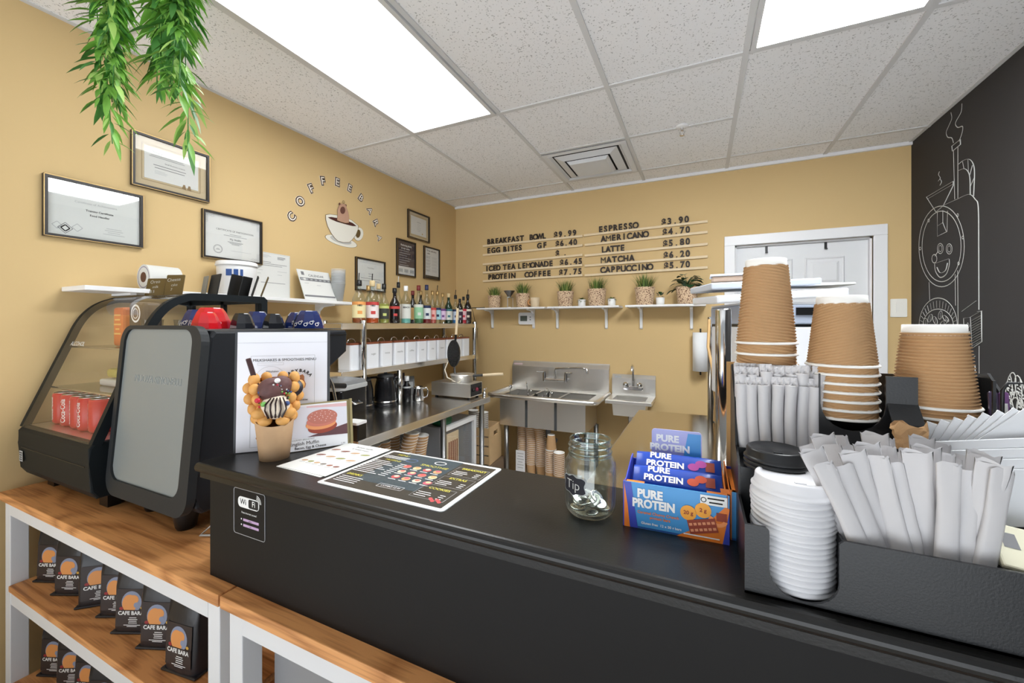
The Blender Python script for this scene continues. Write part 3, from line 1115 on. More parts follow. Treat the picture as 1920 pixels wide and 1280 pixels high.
def console(x0, x1, yb, label, shelves, doors):
    t = thing('console_table', label, 'console table', (x0, 0.535, 0), 0, 'oak topped white consoles')
    w, d = x1 - x0, yb - 0.535
    MB().span((0, 0, ZS - 0.027), (w, d, ZS), OAK, 0.002).build('tabletop', t)
    for lx in (0.015, w - 0.06):
        for ly in (0.012, d - 0.055):
            MB().span((lx, ly, 0), (lx + 0.045, ly + 0.045, ZS - 0.027), CON_W, 0.002).build('leg', t)
    mb = MB()
    mb.span((0.06, 0.012, ZS - 0.075), (w - 0.06, 0.034, ZS - 0.027), CON_W)
    mb.span((0.02, 0.06, ZS - 0.075), (0.04, d - 0.055, ZS - 0.027), CON_W)
    mb.span((w - 0.04, 0.06, ZS - 0.075), (w - 0.02, d - 0.055, ZS - 0.027), CON_W)
    mb.build('apron', t)
    if shelves:
        for z in (MIDZ, LOWZ):
            MB().span((0.06, 0.008, z - 0.020), (w - 0.06, d - 0.02, z), OAK, 0.0015).build('shelf', t)
            MB().span((0.06, 0.014, z - 0.068), (w - 0.06, 0.034, z - 0.0205), CON_W).build('shelf_rail', t)
        MB().span((0.06, d - 0.02, 0.1), (w - 0.06, d - 0.012, ZS - 0.03), mat('grey_back_board', (168, 170, 172), 0.6)).build('back_panel', t)
    if doors:
        for k in range(4):
            a = 0.075 + k * (w - 0.15) / 4
            b = a + (w - 0.15) / 4 - 0.006
            MB().span((a, 0.075, 0.06), (b, 0.093, ZS - 0.08), mat('grey_door_board', (150, 150, 152), 0.4)).build('door', t)
        MB().span((0.06, 0.10, 0.05), (w - 0.06, d - 0.01, ZS - 0.03), mat('grey_back_board', (168, 170, 172), 0.6)).build('carcass', t)
    return t


console(-2.262, -0.963, 1.33, 'oak topped white console shelf unit holding black coffee bags', True, False)
console(-0.957, 0.75, 0.86, 'oak topped white console with grey doors beneath the black bar', False, True)

# ---------------------------------------------------------------- black bar counter standing on the consoles
t = thing('bar_counter', 'black bar counter with rounded top edge across the middle of the shop', 'bar counter', (-1.06, 0.572, ZS))
bx1 = 1.245
MB().span((0, 0, 0), (bx1 + 1.06, 0.018, 0.241), BLACK_PANEL).build('front_panel', t)
MB().span((0, 0.018, 0), (0.018, 0.255, 0.241), BLACK_PANEL).build('side_panel', t)
MB().span((0.018, 0.237, 0), (bx1 + 1.06, 0.255, 0.241), BLACK_PANEL).build('back_panel', t)
mb = MB()
prof = [(-0.004, 0.0), (0.262, 0.0), (0.265, 0.003), (0.265, 0.024), (0.262, 0.0255), (-0.008, 0.0255)]
for k in range(1, 8):
    a = R(90 + 180 * k / 8)
    prof.append((-0.008 + 0.0095 * cos(a), 0.0145 + 0.011 * sin(a)))
M = frame((-0.032, 0, 0.2405), (0, 1, 0), (0, 0, 1))
mb.prism(prof, bx1 + 1.06 + 0.032, BLACK_LAM, M)
mb.prism([(-0.005, -0.012), (0.0, -0.012), (0.0, 0.0), (-0.005, 0.0)], bx1 + 1.06 + 0.02, BLACK_LAM, M)
mb.build('countertop', t)

# Wi-Fi sticker
a, c = on(439, 911, y=0.5715), on(497, 1018, y=0.5715)
t = thing('wifi_sticker', 'rounded clear sticker with a wireless symbol on the bar front', 'sticker', ((a.x + c.x) / 2, 0.572, (a.z + c.z) / 2))
w, h = c.x - a.x, (a.z - c.z) * 0.97
M = frame((0, 0, 0), (1, 0, 0), (0, 0, 1))
mb = MB()
mb.prism(rrect(w, h, 0.006), 0.0006, BLACK_PANEL, M)
mb.tube([(x, y, 0.0008) for x, y in rrect(w, h, 0.006)], 0.0007, mat('sticker_rim', (186, 186, 188), 0.3), 5, True, M)
mb.build('backing', t)
mb = MB()
mb.prism(rrect(w * .68, h * .235, h * .1, 6, -w * .02, h * .22), 0.0003, WHITE_INK, M @ T(0, 0, 0.0007))
mb.prism(rrect(w * .31, h * .19, h * .04, 4, w * .14, h * .22), 0.0003, INK, M @ T(0, 0, 0.0010))
mb.text('Wi', h * .17, INK, M @ T(-w * .19, h * .225, 0.0012), bold=0.012)
mb.text('Fi', h * .17, WHITE_INK, M @ T(w * .15, h * .225, 0.0015), bold=0.012)
for r_ in (.10, .135, .17):
    mb.ring(w * .22, h * .27, h * r_, h * .016, WHITE_INK, M, 0.0012, 12, None, R(0), R(80))
mb.text('Free internet access!', h * .062, WHITE_INK, M @ T(0, -h * .005, 0.001))
for i, y in enumerate((-.16, -.28)):
    mb.disc(-w * .25, h * (y + .005), h * .018, h * .018, WHITE_INK, M, 0.001)
    mb.rect(w * .06, h * y, w * .5, h * .055, mat('lilac_print', (196, 164, 200), 0.6), M, 0.001)
mb.text('guest', h * .05, INK, M @ T(w * .04, h * -.16, 0.0012))
mb.text('cafe', h * .05, INK, M @ T(w * .04, h * -.28, 0.0012))
mb.build('print', t)

# ---------------------------------------------------------------- tip jar and coins
JX, JY = -0.176, 0.702
t = thing('tip_jar', 'clear ribbed glass jar with a black tip label and coins inside', 'jar', (JX, JY, ZBAR))
JG = glass_mat('jar_glass', (250, 254, 253), ior=1.75)
ro = 0.0445
prof = [(0.0, 0.002), (0.030, 0.002), (0.037, 0.004), (0.0425, 0.012), (ro, 0.022), (ro, 0.082), (0.0435, 0.092), (0.0385, 0.101), (0.0355, 0.104), (0.0355, 0.107), (0.0375, 0.109), (0.0375, 0.111), (0.0355, 0.113),
        (0.0355, 0.117), (0.0370, 0.119), (0.0370, 0.121), (0.0352, 0.123), (0.0352, 0.128), (0.0362, 0.130), (0.0350, 0.132), (0.0328, 0.131)]
mb = MB()
mb.open_lathe(prof, JG, 40)
jar_body = mb.build('glass_body', t)
mb = MB()
for r_, z_, t_ in ((.0342, .1305, .0017), (.0370, .1200, .0014), (.0370, .1100, .0014), (.0362, .1035, .0012)):
    mb.tube([(r_ * cos(2 * pi * k / 40), r_ * sin(2 * pi * k / 40), z_) for k in range(40)], t_, glass_mat('jar_rim_glass', (226, 238, 238), ior=2.3, rough=.08), 8, True)
mb.build('screw_rim', jar_body)
inner = [(0.0328, 0.131), (0.0325, 0.104), (0.0355, 0.100), (0.0405, 0.091), (0.0415, 0.082), (0.0415, 0.022), (0.039, 0.013), (0.034, 0.008), (0.0, 0.007)]
MB().open_lathe(inner, JG, 40).build('inner_surface', t)
mb = MB()
# shaped chalk label wrapped on the glass, facing the viewer
ang0 = math.atan2(-JY, -JX) - R(40)
shape = [(-.9, .0), (-1, .55), (-.75, .8), (-.35, .8), (0, 1.0), (.35, .8), (.75, .8), (1, .55), (.9, 0), (1, -.55), (.75, -.8), (.35, -.8), (0, -1.0), (-.35, -.8), (-.75, -.8), (-1, -.55)]


def on_jar(x, y, r_=0.0449):
    a = ang0 + x / r_
    return (r_ * cos(a), r_ * sin(a), 0.060 + y)


def jar_patch(sc, m, r_):
    co = [on_jar(0, 0, r_)]
    fa = []
    n = 64
    pts = smooth(shape + [shape[0]], 4)[:-1]
    n = len(pts)
    for f in (0.33, 0.66, 1.0):
        for x, y in pts:
            co.append(on_jar(x * 0.0235 * sc * f, y * 0.0165 * sc * f, r_))
    for k in range(n):
        q = (k + 1) % n
        fa.append((0, 1 + k, 1 + q))
        for j in range(2):
            fa.append((1 + j * n + k, 1 + j * n + n + k, 1 + j * n + n + q, 1 + j * n + q))
    mb.add(co, fa, m, False)


jar_patch(1.06, mat('label_grey_edge', (170, 174, 176), 0.6), 0.0447)
jar_patch(1.0, mat('label_black', (30, 30, 38), 0.7), 0.0449)
co, fa = wrap_text('Tip', -0.01)
mb.add([on_jar(c[0] * 0.022, c[1] * 0.022, 0.0452) for c in co], fa, CHALK)
mb.build('chalk_label', jar_body)
COIN = steel_mat('coin_silver', (214, 212, 206), 0.25)
rnd = random.Random(5)
places = ['lying flat at the jar bottom beside the glass', 'lying flat at the bottom centre', 'tilted against the back glass', 'resting on the bottom pair', 'leaning on the front glass', 'face up on top of the heap',
          'wedged beneath the chalk label', 'standing on its edge by the far glass', 'half covered under the topmost coin', 'leaning on its neighbour near the front', 'sloping down toward the bar edge', 'resting across two others',
          'small and tucked at the rear', 'slanted on the protein box side', 'high on the heap behind the label']
for i in range(15):
    lay = i // 5
    a = i * 2.4 + 0.3
    r_ = (0.022, 0.020, 0.012)[lay]
    tilt = (0.12, 0.5, 0.7)[lay]
    cr = (0.0118, 0.0132, 0.0105)[i % 3]
    mb = MB()
    mb.lathe([(0, -0.0009), (cr * .86, -0.0009), (cr, -0.0011), (cr, 0.0011), (cr * .86, 0.0009), (0, 0.0009)], COIN, 22)
    mb.ring(0, 0, cr * .5, cr * .2, STEEL_DK, Matrix(), 0.00095, 14)
    o = mb.build('coin', None, (JX + r_ * cos(a), JY + r_ * sin(a), ZBAR + 0.011 + lay * 0.008 + 0.003 * (i % 2)))
    o.rotation_euler = (tilt * cos(a + 1.2), tilt * sin(a + 1.2), a)
    tag(o, 'silver coin in the tip jar ' + places[i], 'coin', 'coins in the tip jar')

# ---------------------------------------------------------------- protein bar box
PB_BLUE = mat('box_blue', (58, 72, 176), 0.35)
PB_SKY = mat('box_sky', (70, 150, 212), 0.35)
PB_ORANGE = mat('box_orange', (232, 128, 46), 0.35)
PB_LILAC = mat('box_lilac', (170, 172, 220), 0.35)
PB_BROWN = mat('bar_brown', (150, 62, 40), 0.5)


def protein_box(x, y, rz, w, label, full):
    t = thing('snack_box', label, 'snack box', (x, y, ZBAR), rz, 'open snack bar boxes')
    d, h = 0.125, 0.073
    mb = MB()
    M = frame((w / 2, 0, h / 2), (1, 0, 0), (0, 0, 1))
    mb.box((0, 0, -0.001), (w, h, 0.002), PB_SKY, M)
    if full:
        z = 0.0006
        mb.add([(-w / 2, -h / 2, z), (-w * .36, -h / 2, z), (-w * .43, h / 2, z), (-w / 2, h / 2, z)], [(0, 1, 2, 3)], PB_BLUE, False, M)
        mb.add([(-w / 2, -h / 2, z * 1.5), (-w * .44, -h / 2, z * 1.5), (-w * .465, 0, z * 1.5), (-w / 2, h * .46, z * 1.5)], [(0, 1, 2, 3)], PB_ORANGE, False, M)
        mb.add([(w * .02, -h / 2, z), (w / 2, -h / 2, z), (w / 2, h * .24, z), (w * .46, h * .26, z), (w * .28, -h * .18, z)], [(0, 1, 2, 3, 4)], PB_ORANGE, False, M)
        mb.add([(w * .44, -h / 2, z * 1.5), (w / 2, -h / 2, z * 1.5), (w / 2, h * .2, z * 1.5)], [(0, 1, 2)], PB_BLUE, False, M)
        mb.text('PURE', .0185, WHITE_INK, M @ T(-w * .24, h * .28, z * 2), bold=0.05, sx=.9)
        mb.text('PROTEIN', .0185, WHITE_INK, M @ T(-w * .205, h * .06, z * 2), bold=0.05, sx=.86)
        mb.text('Caramel Churro Crunch', .0062, PB_ORANGE, M @ T(-w * .16, -h * .13, z * 2), bold=0.02)
        mb.text('protein bars', .0062, PB_ORANGE, M @ T(-w * .14, -h * .22, z * 2), bold=0.02)
        mb.text('Gluten free  12 x 50 g bars', .0055, WHITE_INK, M @ T(-w * .13, -h * .36, z * 2), bold=0.02)
        for cx, cy, s_ in ((.13, .03, '20 g'), (.265, .13, '2 g')):
            mb.disc(w * cx, h * cy, .0115, .0115, mat('badge_yellow', (240, 164, 52), 0.4), M, z * 2.2)
            mb.text(s_, .008, PB_BROWN, M @ T(w * cx, h * cy, z * 2.6), bold=0.03)
        mb.rect(w * .36, h * .36, w * .24, h * .2, WHITE_INK, M, z * 2)
        mb.ring(w * .27, h * .36, .0035, .0012, INK, M, z * 2.4, 12)
        bars(mb, M, w * .38, h * .40, [w * .15, w * .12], .006, .0022, INK, z * 2.4)
        q = M @ T(w * .26, -h * .2, z * 2.4, R(14))
        mb.box((0, 0, .0003), (.040, .021, .0006), PB_BROWN, q)
        for k in range(12):
            mb.rect(-.016 + .0064 * (k % 6), -.005 + .009 * (k // 6), .0045, .004, mat('bar_crumble', (226, 150, 110), 0.6), q, .0008)
        mb.ring(w * .40, -h * .02, .010, .006, mat('apple_slice', (240, 150, 90), 0.5), M, z * 2.8, 14, .008, R(150), R(350))
        mb.box((w * .43, h * .04, .001), (.014, .012, .0012), PB_BROWN, M @ T(0, 0, 0, 0))
        bars(mb, M, w * .25, -h * .42, [.05], .004, .0018, WHITE_INK, z * 2.4)
    mb.build('front_panel', t)
    mb = MB()
    S = frame((0, d / 2, 0), (0, -1, 0), (0, 0, 1))
    mb.prism([(-d / 2, 0), (d / 2, 0), (d / 2, h), (d / 2 - .03, h * .92), (-d / 2 + .02, h * 1.12), (-d / 2, h * 1.12)], .002, PB_BLUE if full else PB_ORANGE, S)
    if full:
        mb.add([(d / 2, h, .0022), (d / 2, 0, .0022), (d / 2 - .012, 0, .0022), (d / 2 - .02, h * .95, .0022)], [(0, 1, 2, 3)], PB_ORANGE, False, S)
        mb.add([(d / 2, h, -.0004), (d / 2 - .02, h * .95, -.0004), (d / 2, h * .6, -.0004)], [(0, 1, 2)], PB_ORANGE, False, S)
    S2 = frame((w - .002, d / 2, 0), (0, -1, 0), (0, 0, 1))
    mb.build('side_panel', t)
    mb = MB()
    mb.prism([(-d / 2, 0), (d / 2, 0), (d / 2, h), (d / 2 - .03, h * .92), (-d / 2 + .02, h * 1.12), (-d / 2, h * 1.12)], .002, PB_ORANGE, S2)
    mb.build('side_panel', t)
    mb = MB()
    B = frame((w / 2, d, 0), (1, 0, 0), (0, 0, 1))
    mb.box((0, h / 2, -.001), (w, h, .002), PB_BLUE, B)
    if full:
        mb.prism(rrect(w * .56, .074, .006, 4, 0, h + .024), .0018, PB_LILAC, B)
        mb.add([(w * .05, h - .012, .002), (w * .27, h - .012, .002), (w * .27, h + .057, .002), (w * .13, h + .057, .002)], [(0, 1, 2, 3)], PB_SKY, False, B)
        mb.add([(w * .10, h - .012, .0022), (w * .27, h - .012, .0022), (w * .27, h + .012, .0022)], [(0, 1, 2)], PB_ORANGE, False, B)
        mb.rect(w * .17, h + .006, .014, .012, PB_BROWN, B, .0025)
        mb.text('PURE', .017, WHITE_INK, B @ T(-w * .10, h + .044, .0025), bold=0.05)
        mb.text('PROTEIN', .017, WHITE_INK, B @ T(-w * .075, h + .027, .0025), bold=0.05)
    mb.build('back_panel', t)
    MB().span((0, 0, 0.0002), (w, d, .003), PB_BLUE).build('bottom_panel', t)
    mb = MB()
    mb.span((.002, .001, h * .93), (.03, .02, h * .95), PB_ORANGE)
    mb.span((w - .03, .001, h * .93), (w - .002, .02, h * .95), PB_ORANGE)
    if full:
        mb.build('top_flap', t)
    else:
        mb.span((.002, .02, h * .93), (w - .002, d - .002, h * .95), PB_ORANGE)
        mb.build('top_panel', t)
    return t


protein_box(-0.114, 0.682, 0.03, 0.153, 'open blue and orange snack bar box with white lettering beside the tip jar', True)
protein_box(0.0430, 0.7050, 0.03, 0.0155, 'orange edged snack box wedged between the open box and the black organiser', False)


def bar_wrapper(y, z, tilt, c2, label):
    t = thing('snack_bar', label, 'snack bar', (-0.038, y, z), 0.03, 'wrapped bars in the snack box')
    L, w, h = .140, .036, .017
    mb = MB(T(0, 0, 0, 0, tilt))
    n = 15
    co, fa = [], []
    for i in range(n):
        u = -1 + 2 * i / (n - 1)
        e = 1.0 if abs(u) < .78 else max(.12, 1 - ((abs(u) - .78) / .22) ** 1.5)
        for k in range(12):
            a = 2 * pi * k / 12
            ca, sa = cos(a), sin(a)
            co.append((u * L / 2, w / 2 * math.copysign(abs(ca) ** .6, ca) * (1.05 if e < .3 else 1), h / 2 * math.copysign(abs(sa) ** .6, sa) * e))
    for i in range(n - 1):
        for k in range(12):
            fa.append((i * 12 + k, i * 12 + (k + 1) % 12, (i + 1) * 12 + (k + 1) % 12, (i + 1) * 12 + k))
    mb.add(co, fa, mat('wrapper_blue', (44, 78, 178), 0.25), True)
    mb.build('wrapper', t)
    mb = MB(T(0, 0, 0, 0, tilt))
    F = frame((0, 0, h / 2 + .0006), (1, 0, 0), (0, 1, 0))
    mb.text('PURE', .0155, WHITE_INK, F @ T(-.028, .0085, 0), bold=0.04)
    mb.text('PROTEIN', .0155, WHITE_INK, F @ T(-.020, -.0075, 0), bold=0.04)
    mb.disc(.026, -.006, .009, .007, c2, F, 0)
    mb.disc(.038, .001, .009, .007, c2, F, .0001)
    mb.rect(.052, -.003, .014, .018, PB_BROWN, F, 0)
    mb.build('print', t)


bar_wrapper(0.742, ZBAR + .066, R(38), mat('print_red_orange', (214, 84, 48), 0.5), 'wrapped blue bar with an orange badge at the front of the snack box')
bar_wrapper(0.778, ZBAR + .080, R(40), mat('print_magenta', (176, 64, 150), 0.5), 'wrapped blue bar with a magenta badge behind the front bar in the box')

# ---------------------------------------------------------------- menus lying on the bar
SHADE = mat('menu_dark_print', (62, 58, 52), 0.3)
a, b_, c, d = (Vector(p) for p in ((-0.731, .596), (-0.724, .826), (-0.415, .833), (-0.406, .590)))
w, h = .318, .236
t = thing('menu_sheet', 'laminated dark menu card with food pictures lying flat on the bar', 'menu', (-0.569, 0.711, ZBAR), R(-0.3))
mb = MB()
mb.prism(rrect(w, h, .008), .0012, mat('laminate_edge', (206, 208, 208), 0.15), Matrix())
mb.prism(rrect(w - .014, h - .014, .003), .0002, WHITE_INK, T(0, 0, .0012))
mb.prism(rrect(w - .020, h - .020, .003), .0002, SHADE, T(0, 0, .0014))
mb.build('sheet', t)
mb = MB()
z = .0018
F = Matrix()
mb.rect(-.02, .02, .16, .18, mat('menu_slate', (64, 76, 82), 0.35), F, z - .0001)
for tx, x, y, s in (('MENU', -.105, .094, .013), ('MUFFINS', -.105, .055, .012), ('DRINKS', -.118, -.052, .012), ('SMOOTHIE', .012, .060, .015), ('BREAKFAST', .108, .078, .012), ('EXTRAS', .104, .018, .012), ('COOKIES', .098, -.040, .012)):
    mb.text(tx, s, YELLOW_INK, T(x, y, z), bold=0.02)
for k in range(3):
    bars(mb, F, -.145, .08 - k * .006, [.07], .01, .002, WHITE_INK, z, 'L')
for k in range(9):
    bars(mb, F, -.148, .042 - k * .009, [.045 + .012 * (k % 3)], .01, .0022, WHITE_INK, z, 'L')
    bars(mb, F, -.072, .042 - k * .009, [.02], .01, .0022, WHITE_INK, z, 'L')
for k in range(4):
    bars(mb, F, -.14, -.066 - k * .008, [.06], .01, .002, WHITE_INK, z, 'L')
cols = [(206, 120, 104), (222, 196, 150), (200, 84, 84), (220, 160, 110), (214, 204, 180), (196, 96, 110)]
for i in range(12):
    x, y = -.046 + .028 * (i % 4) + .009 * (i // 4), .036 - .03 * (i // 4)
    mb.disc(x, y, .010, .009, mat('food_print_%d' % (i % 6), cols[i % 6], 0.5), F, z)
    mb.disc(x, y + .003, .006, .005, mat('food_print_%d' % ((i + 2) % 6), cols[(i + 2) % 6], 0.5), F, z + .0001)
    bars(mb, F, x, y - .013, [.02], .01, .002, WHITE_INK, z)
for cx, cy in ((.105, .06), (.104, 0), (.098, -.062)):
    mb.outline(cx, cy, .078, .05, .0008, PALE_INK, F, z)
    bars(mb, F, cx - .034, cy - .001, [.03, .035, .028], .008, .002, WHITE_INK, z, 'L')
    bars(mb, F, cx + .018, cy - .001, [.012, .012, .012], .008, .002, WHITE_INK, z, 'L')
mb.ring(.012, .085, .015, .002, WHITE_INK, F, z, 20, .009)
mb.ring(-.062, .072, .016, .002, mat('print_blue_grey', (90, 110, 150), 0.5), F, z, 20, .010)
mb.text('COMBO 12.99', .008, WHITE_INK, T(.0, -.072, z))
mb.outline(.0, -.072, .062, .015, .0008, WHITE_INK, F, z)
for k in range(6):
    mb.disc(.132 - .005 * k, -.09 + .004 * (k % 3), .004, .004, mat('food_print_2', cols[2], 0.5), F, z + .0002)
mb.build('print', t)

t = thing('menu_sheet', 'small white menu leaflet with rows of food pictures next to the dark menu', 'menu', (-0.815, 0.722, ZBAR), R(-2))
w, h = .150, .205
mb = MB(T(0, 0, 0, 0))
mb.box((0, 0, .0006), (w, h, .0012), PAPER)
mb.box((.004, .004, .0016), (w, h, .0008), PAPER, T(0, 0, 0, R(2)))
mb.build('sheet', t)
mb = MB()
z = .0022
mb.text('Bubble waffle', .011, INK, T(.008, .085, z))
mb.text('& sweet treats', .010, INK, T(.008, .070, z))
for r_ in range(3):
    n = (4, 4, 6)[r_]
    for i in range(n):
        cc = [(150, 96, 76), (128, 74, 60), (190, 150, 110), (148, 150, 84), (196, 160, 120), (120, 110, 100)][(i + r_) % 6]
        q = T(-w / 2 + .022 + i * (w - .035) / (n - .7), .045 - r_ * .045, z, R(20))
        mb.disc(0, 0, .013 if n == 4 else .008, .005, mat('treat_print_%d' % ((i + r_) % 6), cc, 0.6), q)
        bars(mb, q, 0, -.011, [.014], .01, .0015, GREY_INK, 0)
mb.build('print', t)

# ---------------------------------------------------------------- black condiment organiser
OX, OY = 0.049, 0.574
OW = 0.326
t = thing('condiment_organiser', 'large black tiered organiser for cups, lids and straws on the bar end', 'organiser', (OX, OY, ZBAR))
P = lambda *a: BLACK_ORG
FZ = 0.0845
# front panel with a U notch for the lids
nx0, nx1, nb = 0.026, 0.094, 0.004
prof = [(0, 0), (OW, 0), (OW, FZ), (nx1 + .004, FZ), (nx1, FZ - .004), (nx1, .034)]
for k in range(1, 12):
    a = R(0 - 180 * k / 12)
    prof.append(((nx0 + nx1) / 2 + (nx1 - nx0) / 2 * cos(a), .034 + .030 * sin(a)))
prof += [(nx0, .034), (nx0, FZ - .004), (nx0 - .004, FZ), (0, FZ)]
M = frame((0, 0.004, 0), (1, 0, 0), (0, 0, 1))
mb = MB()
mb.prism(prof, .004, BLACK_ORG, M)
mb.build('front_panel', t)
MB().span((0, 0, 0), (OW, .262, .003), BLACK_ORG).build('base', t)
# stepped side walls and dividers
def step_wall(x, name='side_wall', y1=.262):
    S = frame((x, 0, 0), (0, 1, 0), (0, 0, 1))
    MB().prism([(0.004, .003), (y1, .003), (y1, .256), (.240, .26), (.200, .225), (.168, .205), (.149, .142), (.128, .137), (.098, .125), (.095, FZ), (.004, FZ)], .003, BLACK_ORG, S).build(name, t)


step_wall(0.0)
step_wall(OW - .003)
MB().span((.1, .004, .003), (.103, .095, FZ - .006), BLACK_ORG).build('divider', t)
MB().span((.231, .004, .003), (.234, .095, FZ - .006), BLACK_ORG).build('divider', t)
MB().span((0.003, .095, .003), (OW - .003, .098, .125), BLACK_ORG).build('divider', t)
mb = MB()
mb.span((.003, .146, .003), (.112, .149, .139), BLACK_ORG)
mb.span((.003, .149, .100), (.108, .192, .103), BLACK_ORG)
mb.span((.003, .098, .121), (.108, .146, .125), BLACK_ORG)
mb.build('straw_bin_front', t)
# cup bins: sloping faces with round notches
mb = MB()
S = frame((0, .158, 0), (1, 0, 0), (0, 0, 1))


def notch(cx, r_, zb):
    return [(cx - r_, .258)] + [(cx + r_ * cos(R(180 + 180 * k / 10)), zb + r_ * sin(R(180 + 180 * k / 10))) for k in range(11)] + [(cx + r_, .258)]


pr = [(.108, .003), (OW - .003, .003), (OW - .003, .19), (.2925, .19), (.2925, .258)] + notch(.2535, .036, .20)[::-1] + notch(.147, .037, .215)[::-1] + [(.108, .258)]
mb.prism(pr, .003, BLACK_ORG, S)
mb.build('cup_bin_front', t)
mb = MB()
mb.add([(.185, .135, .196), (.218, .135, .196), (.218, .156, .222), (.185, .156, .222), (.185, .135, .193), (.218, .135, .193), (.218, .156, .219), (.185, .156, .219)],
       [(0, 1, 2, 3), (7, 6, 5, 4), (0, 4, 5, 1), (1, 5, 6, 2), (2, 6, 7, 3), (3, 7, 4, 0)], BLACK_ORG)
mb.build('sloping_ledge', t)
mb = MB()
mb.prism([(.003, .003), (OW - .003, .003), (OW - .003, .252), (.108, .252), (.100, .196), (.003, .196)], .003, BLACK_ORG, frame((0, .262, 0), (1, 0, 0), (0, 0, 1)))
mb.build('back_panel', t)
MB().span((.003, .195, .198), (.099, .259, .202), BLACK_ORG).build('cup_platform', t)
for x in (.099, .205, .301):
    MB().span((x, .162, .003), (x + .003, .259, .15), BLACK_ORG).build('divider', t)
mb = MB()
mb.tube([(.2985, .1565, .185), (.2985, .1565, .246), (.3035, .1565, .256), (.3235, .1565, .256), (.3235, .1565, .185)], .002, BLACK_ORG, 6)
mb.build('packet_holder', t)


def org(x, y, z):
    return (OX + x, OY + y, ZBAR + z)


# lids
def dome_lid(m, name, sc=1.0):
    mb = MB(Matrix.Scale(sc, 4))
    mb.lathe([(.0445, 0), (.0462, .0012), (.0462, .0035), (.0440, .0055), (.0425, .0075), (.0418, .0165), (.0400, .0190), (.0370, .0192), (.0345, .0165), (.0, .0160)], m, 40)
    mb.box((0, -.024, .0168), (.012, .004, .002), m)
    return mb.build(name)


rnd = random.Random(2)
l0 = dome_lid(LID_WHITE, 'white_lid')
n = 18
for i in range(n):
    o = l0 if i == 0 else l0.copy()
    if i:
        COL.objects.link(o)
    o.location = org(.057 + rnd.uniform(-.0008, .0008), .0525 + rnd.uniform(-.0006, .0006), .004 + i * .0066)
    o.rotation_euler = (R(-2.0) * i / n, R(2.2) * i / n, rnd.uniform(0, 6.28) if i < n - 1 else R(10))
    tag(o, ('topmost' if i == n - 1 else ORD[n - 1 - i] + ' from the top') + ' white plastic cup lid in the stack at the organiser front', 'lid', 'stacked white cup lids')
l1 = dome_lid(mat('lid_black', (30, 31, 33), 0.3), 'black_lid', .86)
for i in range(3):
    o = l1 if i == 0 else l1.copy()
    if i:
        COL.objects.link(o)
    o.location = org(.0470, .1045, .1270 + i * .0060)
    tag(o, ('topmost' if i == 2 else ORD[2 - i] + ' from the top') + ' black plastic cup lid in the stack beneath the upright straws', 'lid', 'stacked black cup lids')
# ---------------------------------------------------------------- paper cups with ripple sleeves
def ripple_cup(rim, base, h, pitch, slope, seam, amp=.0016, nseg=56):
    """modelled upside down: base ring up, rim down at z=0"""
    t = bpy.data.objects.new('paper_cup', None)
    t.empty_display_size = 0.03
    COL.objects.link(t)
    z0, z1 = .0042, h - .0115
    rows = int((z1 - z0) / pitch * 5)
    co, fa = [], []
    for j in range(rows + 1):
        z = z0 + (z1 - z0) * j / rows
        rr = rim - .002 + (base + .0012 - rim + .002) * (z - z0) / (z1 - z0)
        for k in range(nseg):
            a = 2 * pi * k / nseg
            da = abs((a - seam + pi) % (2 * pi) - pi)
            ph = (z + slope * da) / pitch * 2 * pi
            r_ = rr + amp * cos(ph)
            co.append((r_ * cos(a), r_ * sin(a), z))
    for j in range(rows):
        for k in range(nseg):
            q = (k + 1) % nseg
            fa.append((j * nseg + k, j * nseg + q, (j + 1) * nseg + q, (j + 1) * nseg + k))
    MB().add(co, fa, KRAFT, True).build('ripple_sleeve', t)
    MB().open_lathe([(rim - .003, .0), (rim + .0012, .0005), (rim + .0018, .002), (rim + .0008, .0036), (rim - .002, .0044)], CUP_WHITE, 48).build('rim', t)
    MB().open_lathe([(base + .0008, h - .0125), (base + .0002, h - .0005), (base - .0015, h), (base - .003, h - .001), (base - .004, h - .006), (.0, h - .006)], CUP_WHITE, 40).build('base_ring', t)
    return t


def cup_stack(proto, x, y, ztop, h, n, step, what, group, tilt=(0, 0), seam0=0.0):
    rnd = random.Random(n)
    for i in range(n):
        o = proto if i == 0 else copy_tree(proto)
        dz = ztop - h - i * step
        o.location = (x + tilt[0] * (dz - ztop), y + tilt[1] * (dz - ztop), dz)
        o.rotation_euler = (-tilt[1], tilt[0], seam0 if i == 0 else rnd.uniform(0, 6.28))
        tag(o, ('topmost' if i == 0 else ORD[i] + ' from the top') + ' ripple cup in the ' + what, 'paper cup', group)


c1 = ripple_cup(.0450, .0300, .1430, .0050, .006, R(222))
cup_stack(c1, .100, .808, 1.540, .1430, 6, .0185, 'tallest cup stack next to the steel posts', 'tallest stack of paper cups', (0.0, 0), 0)
c2 = ripple_cup(.0440, .0308, .1060, .0043, .010, R(290))
cup_stack(c2, .194, .772, 1.4730, .1060, 7, .0128, 'middle cup stack showing many rims', 'middle stack of paper cups', (0, 0), R(20))
c3 = ripple_cup(.0462, .0328, .1160, .0047, .0, 0)
cup_stack(c3, .300, .776, 1.4300, .1160, 5, .0140, 'lowest stack before the chalkboard wall', 'lowest stack of paper cups', (0, 0), 0)


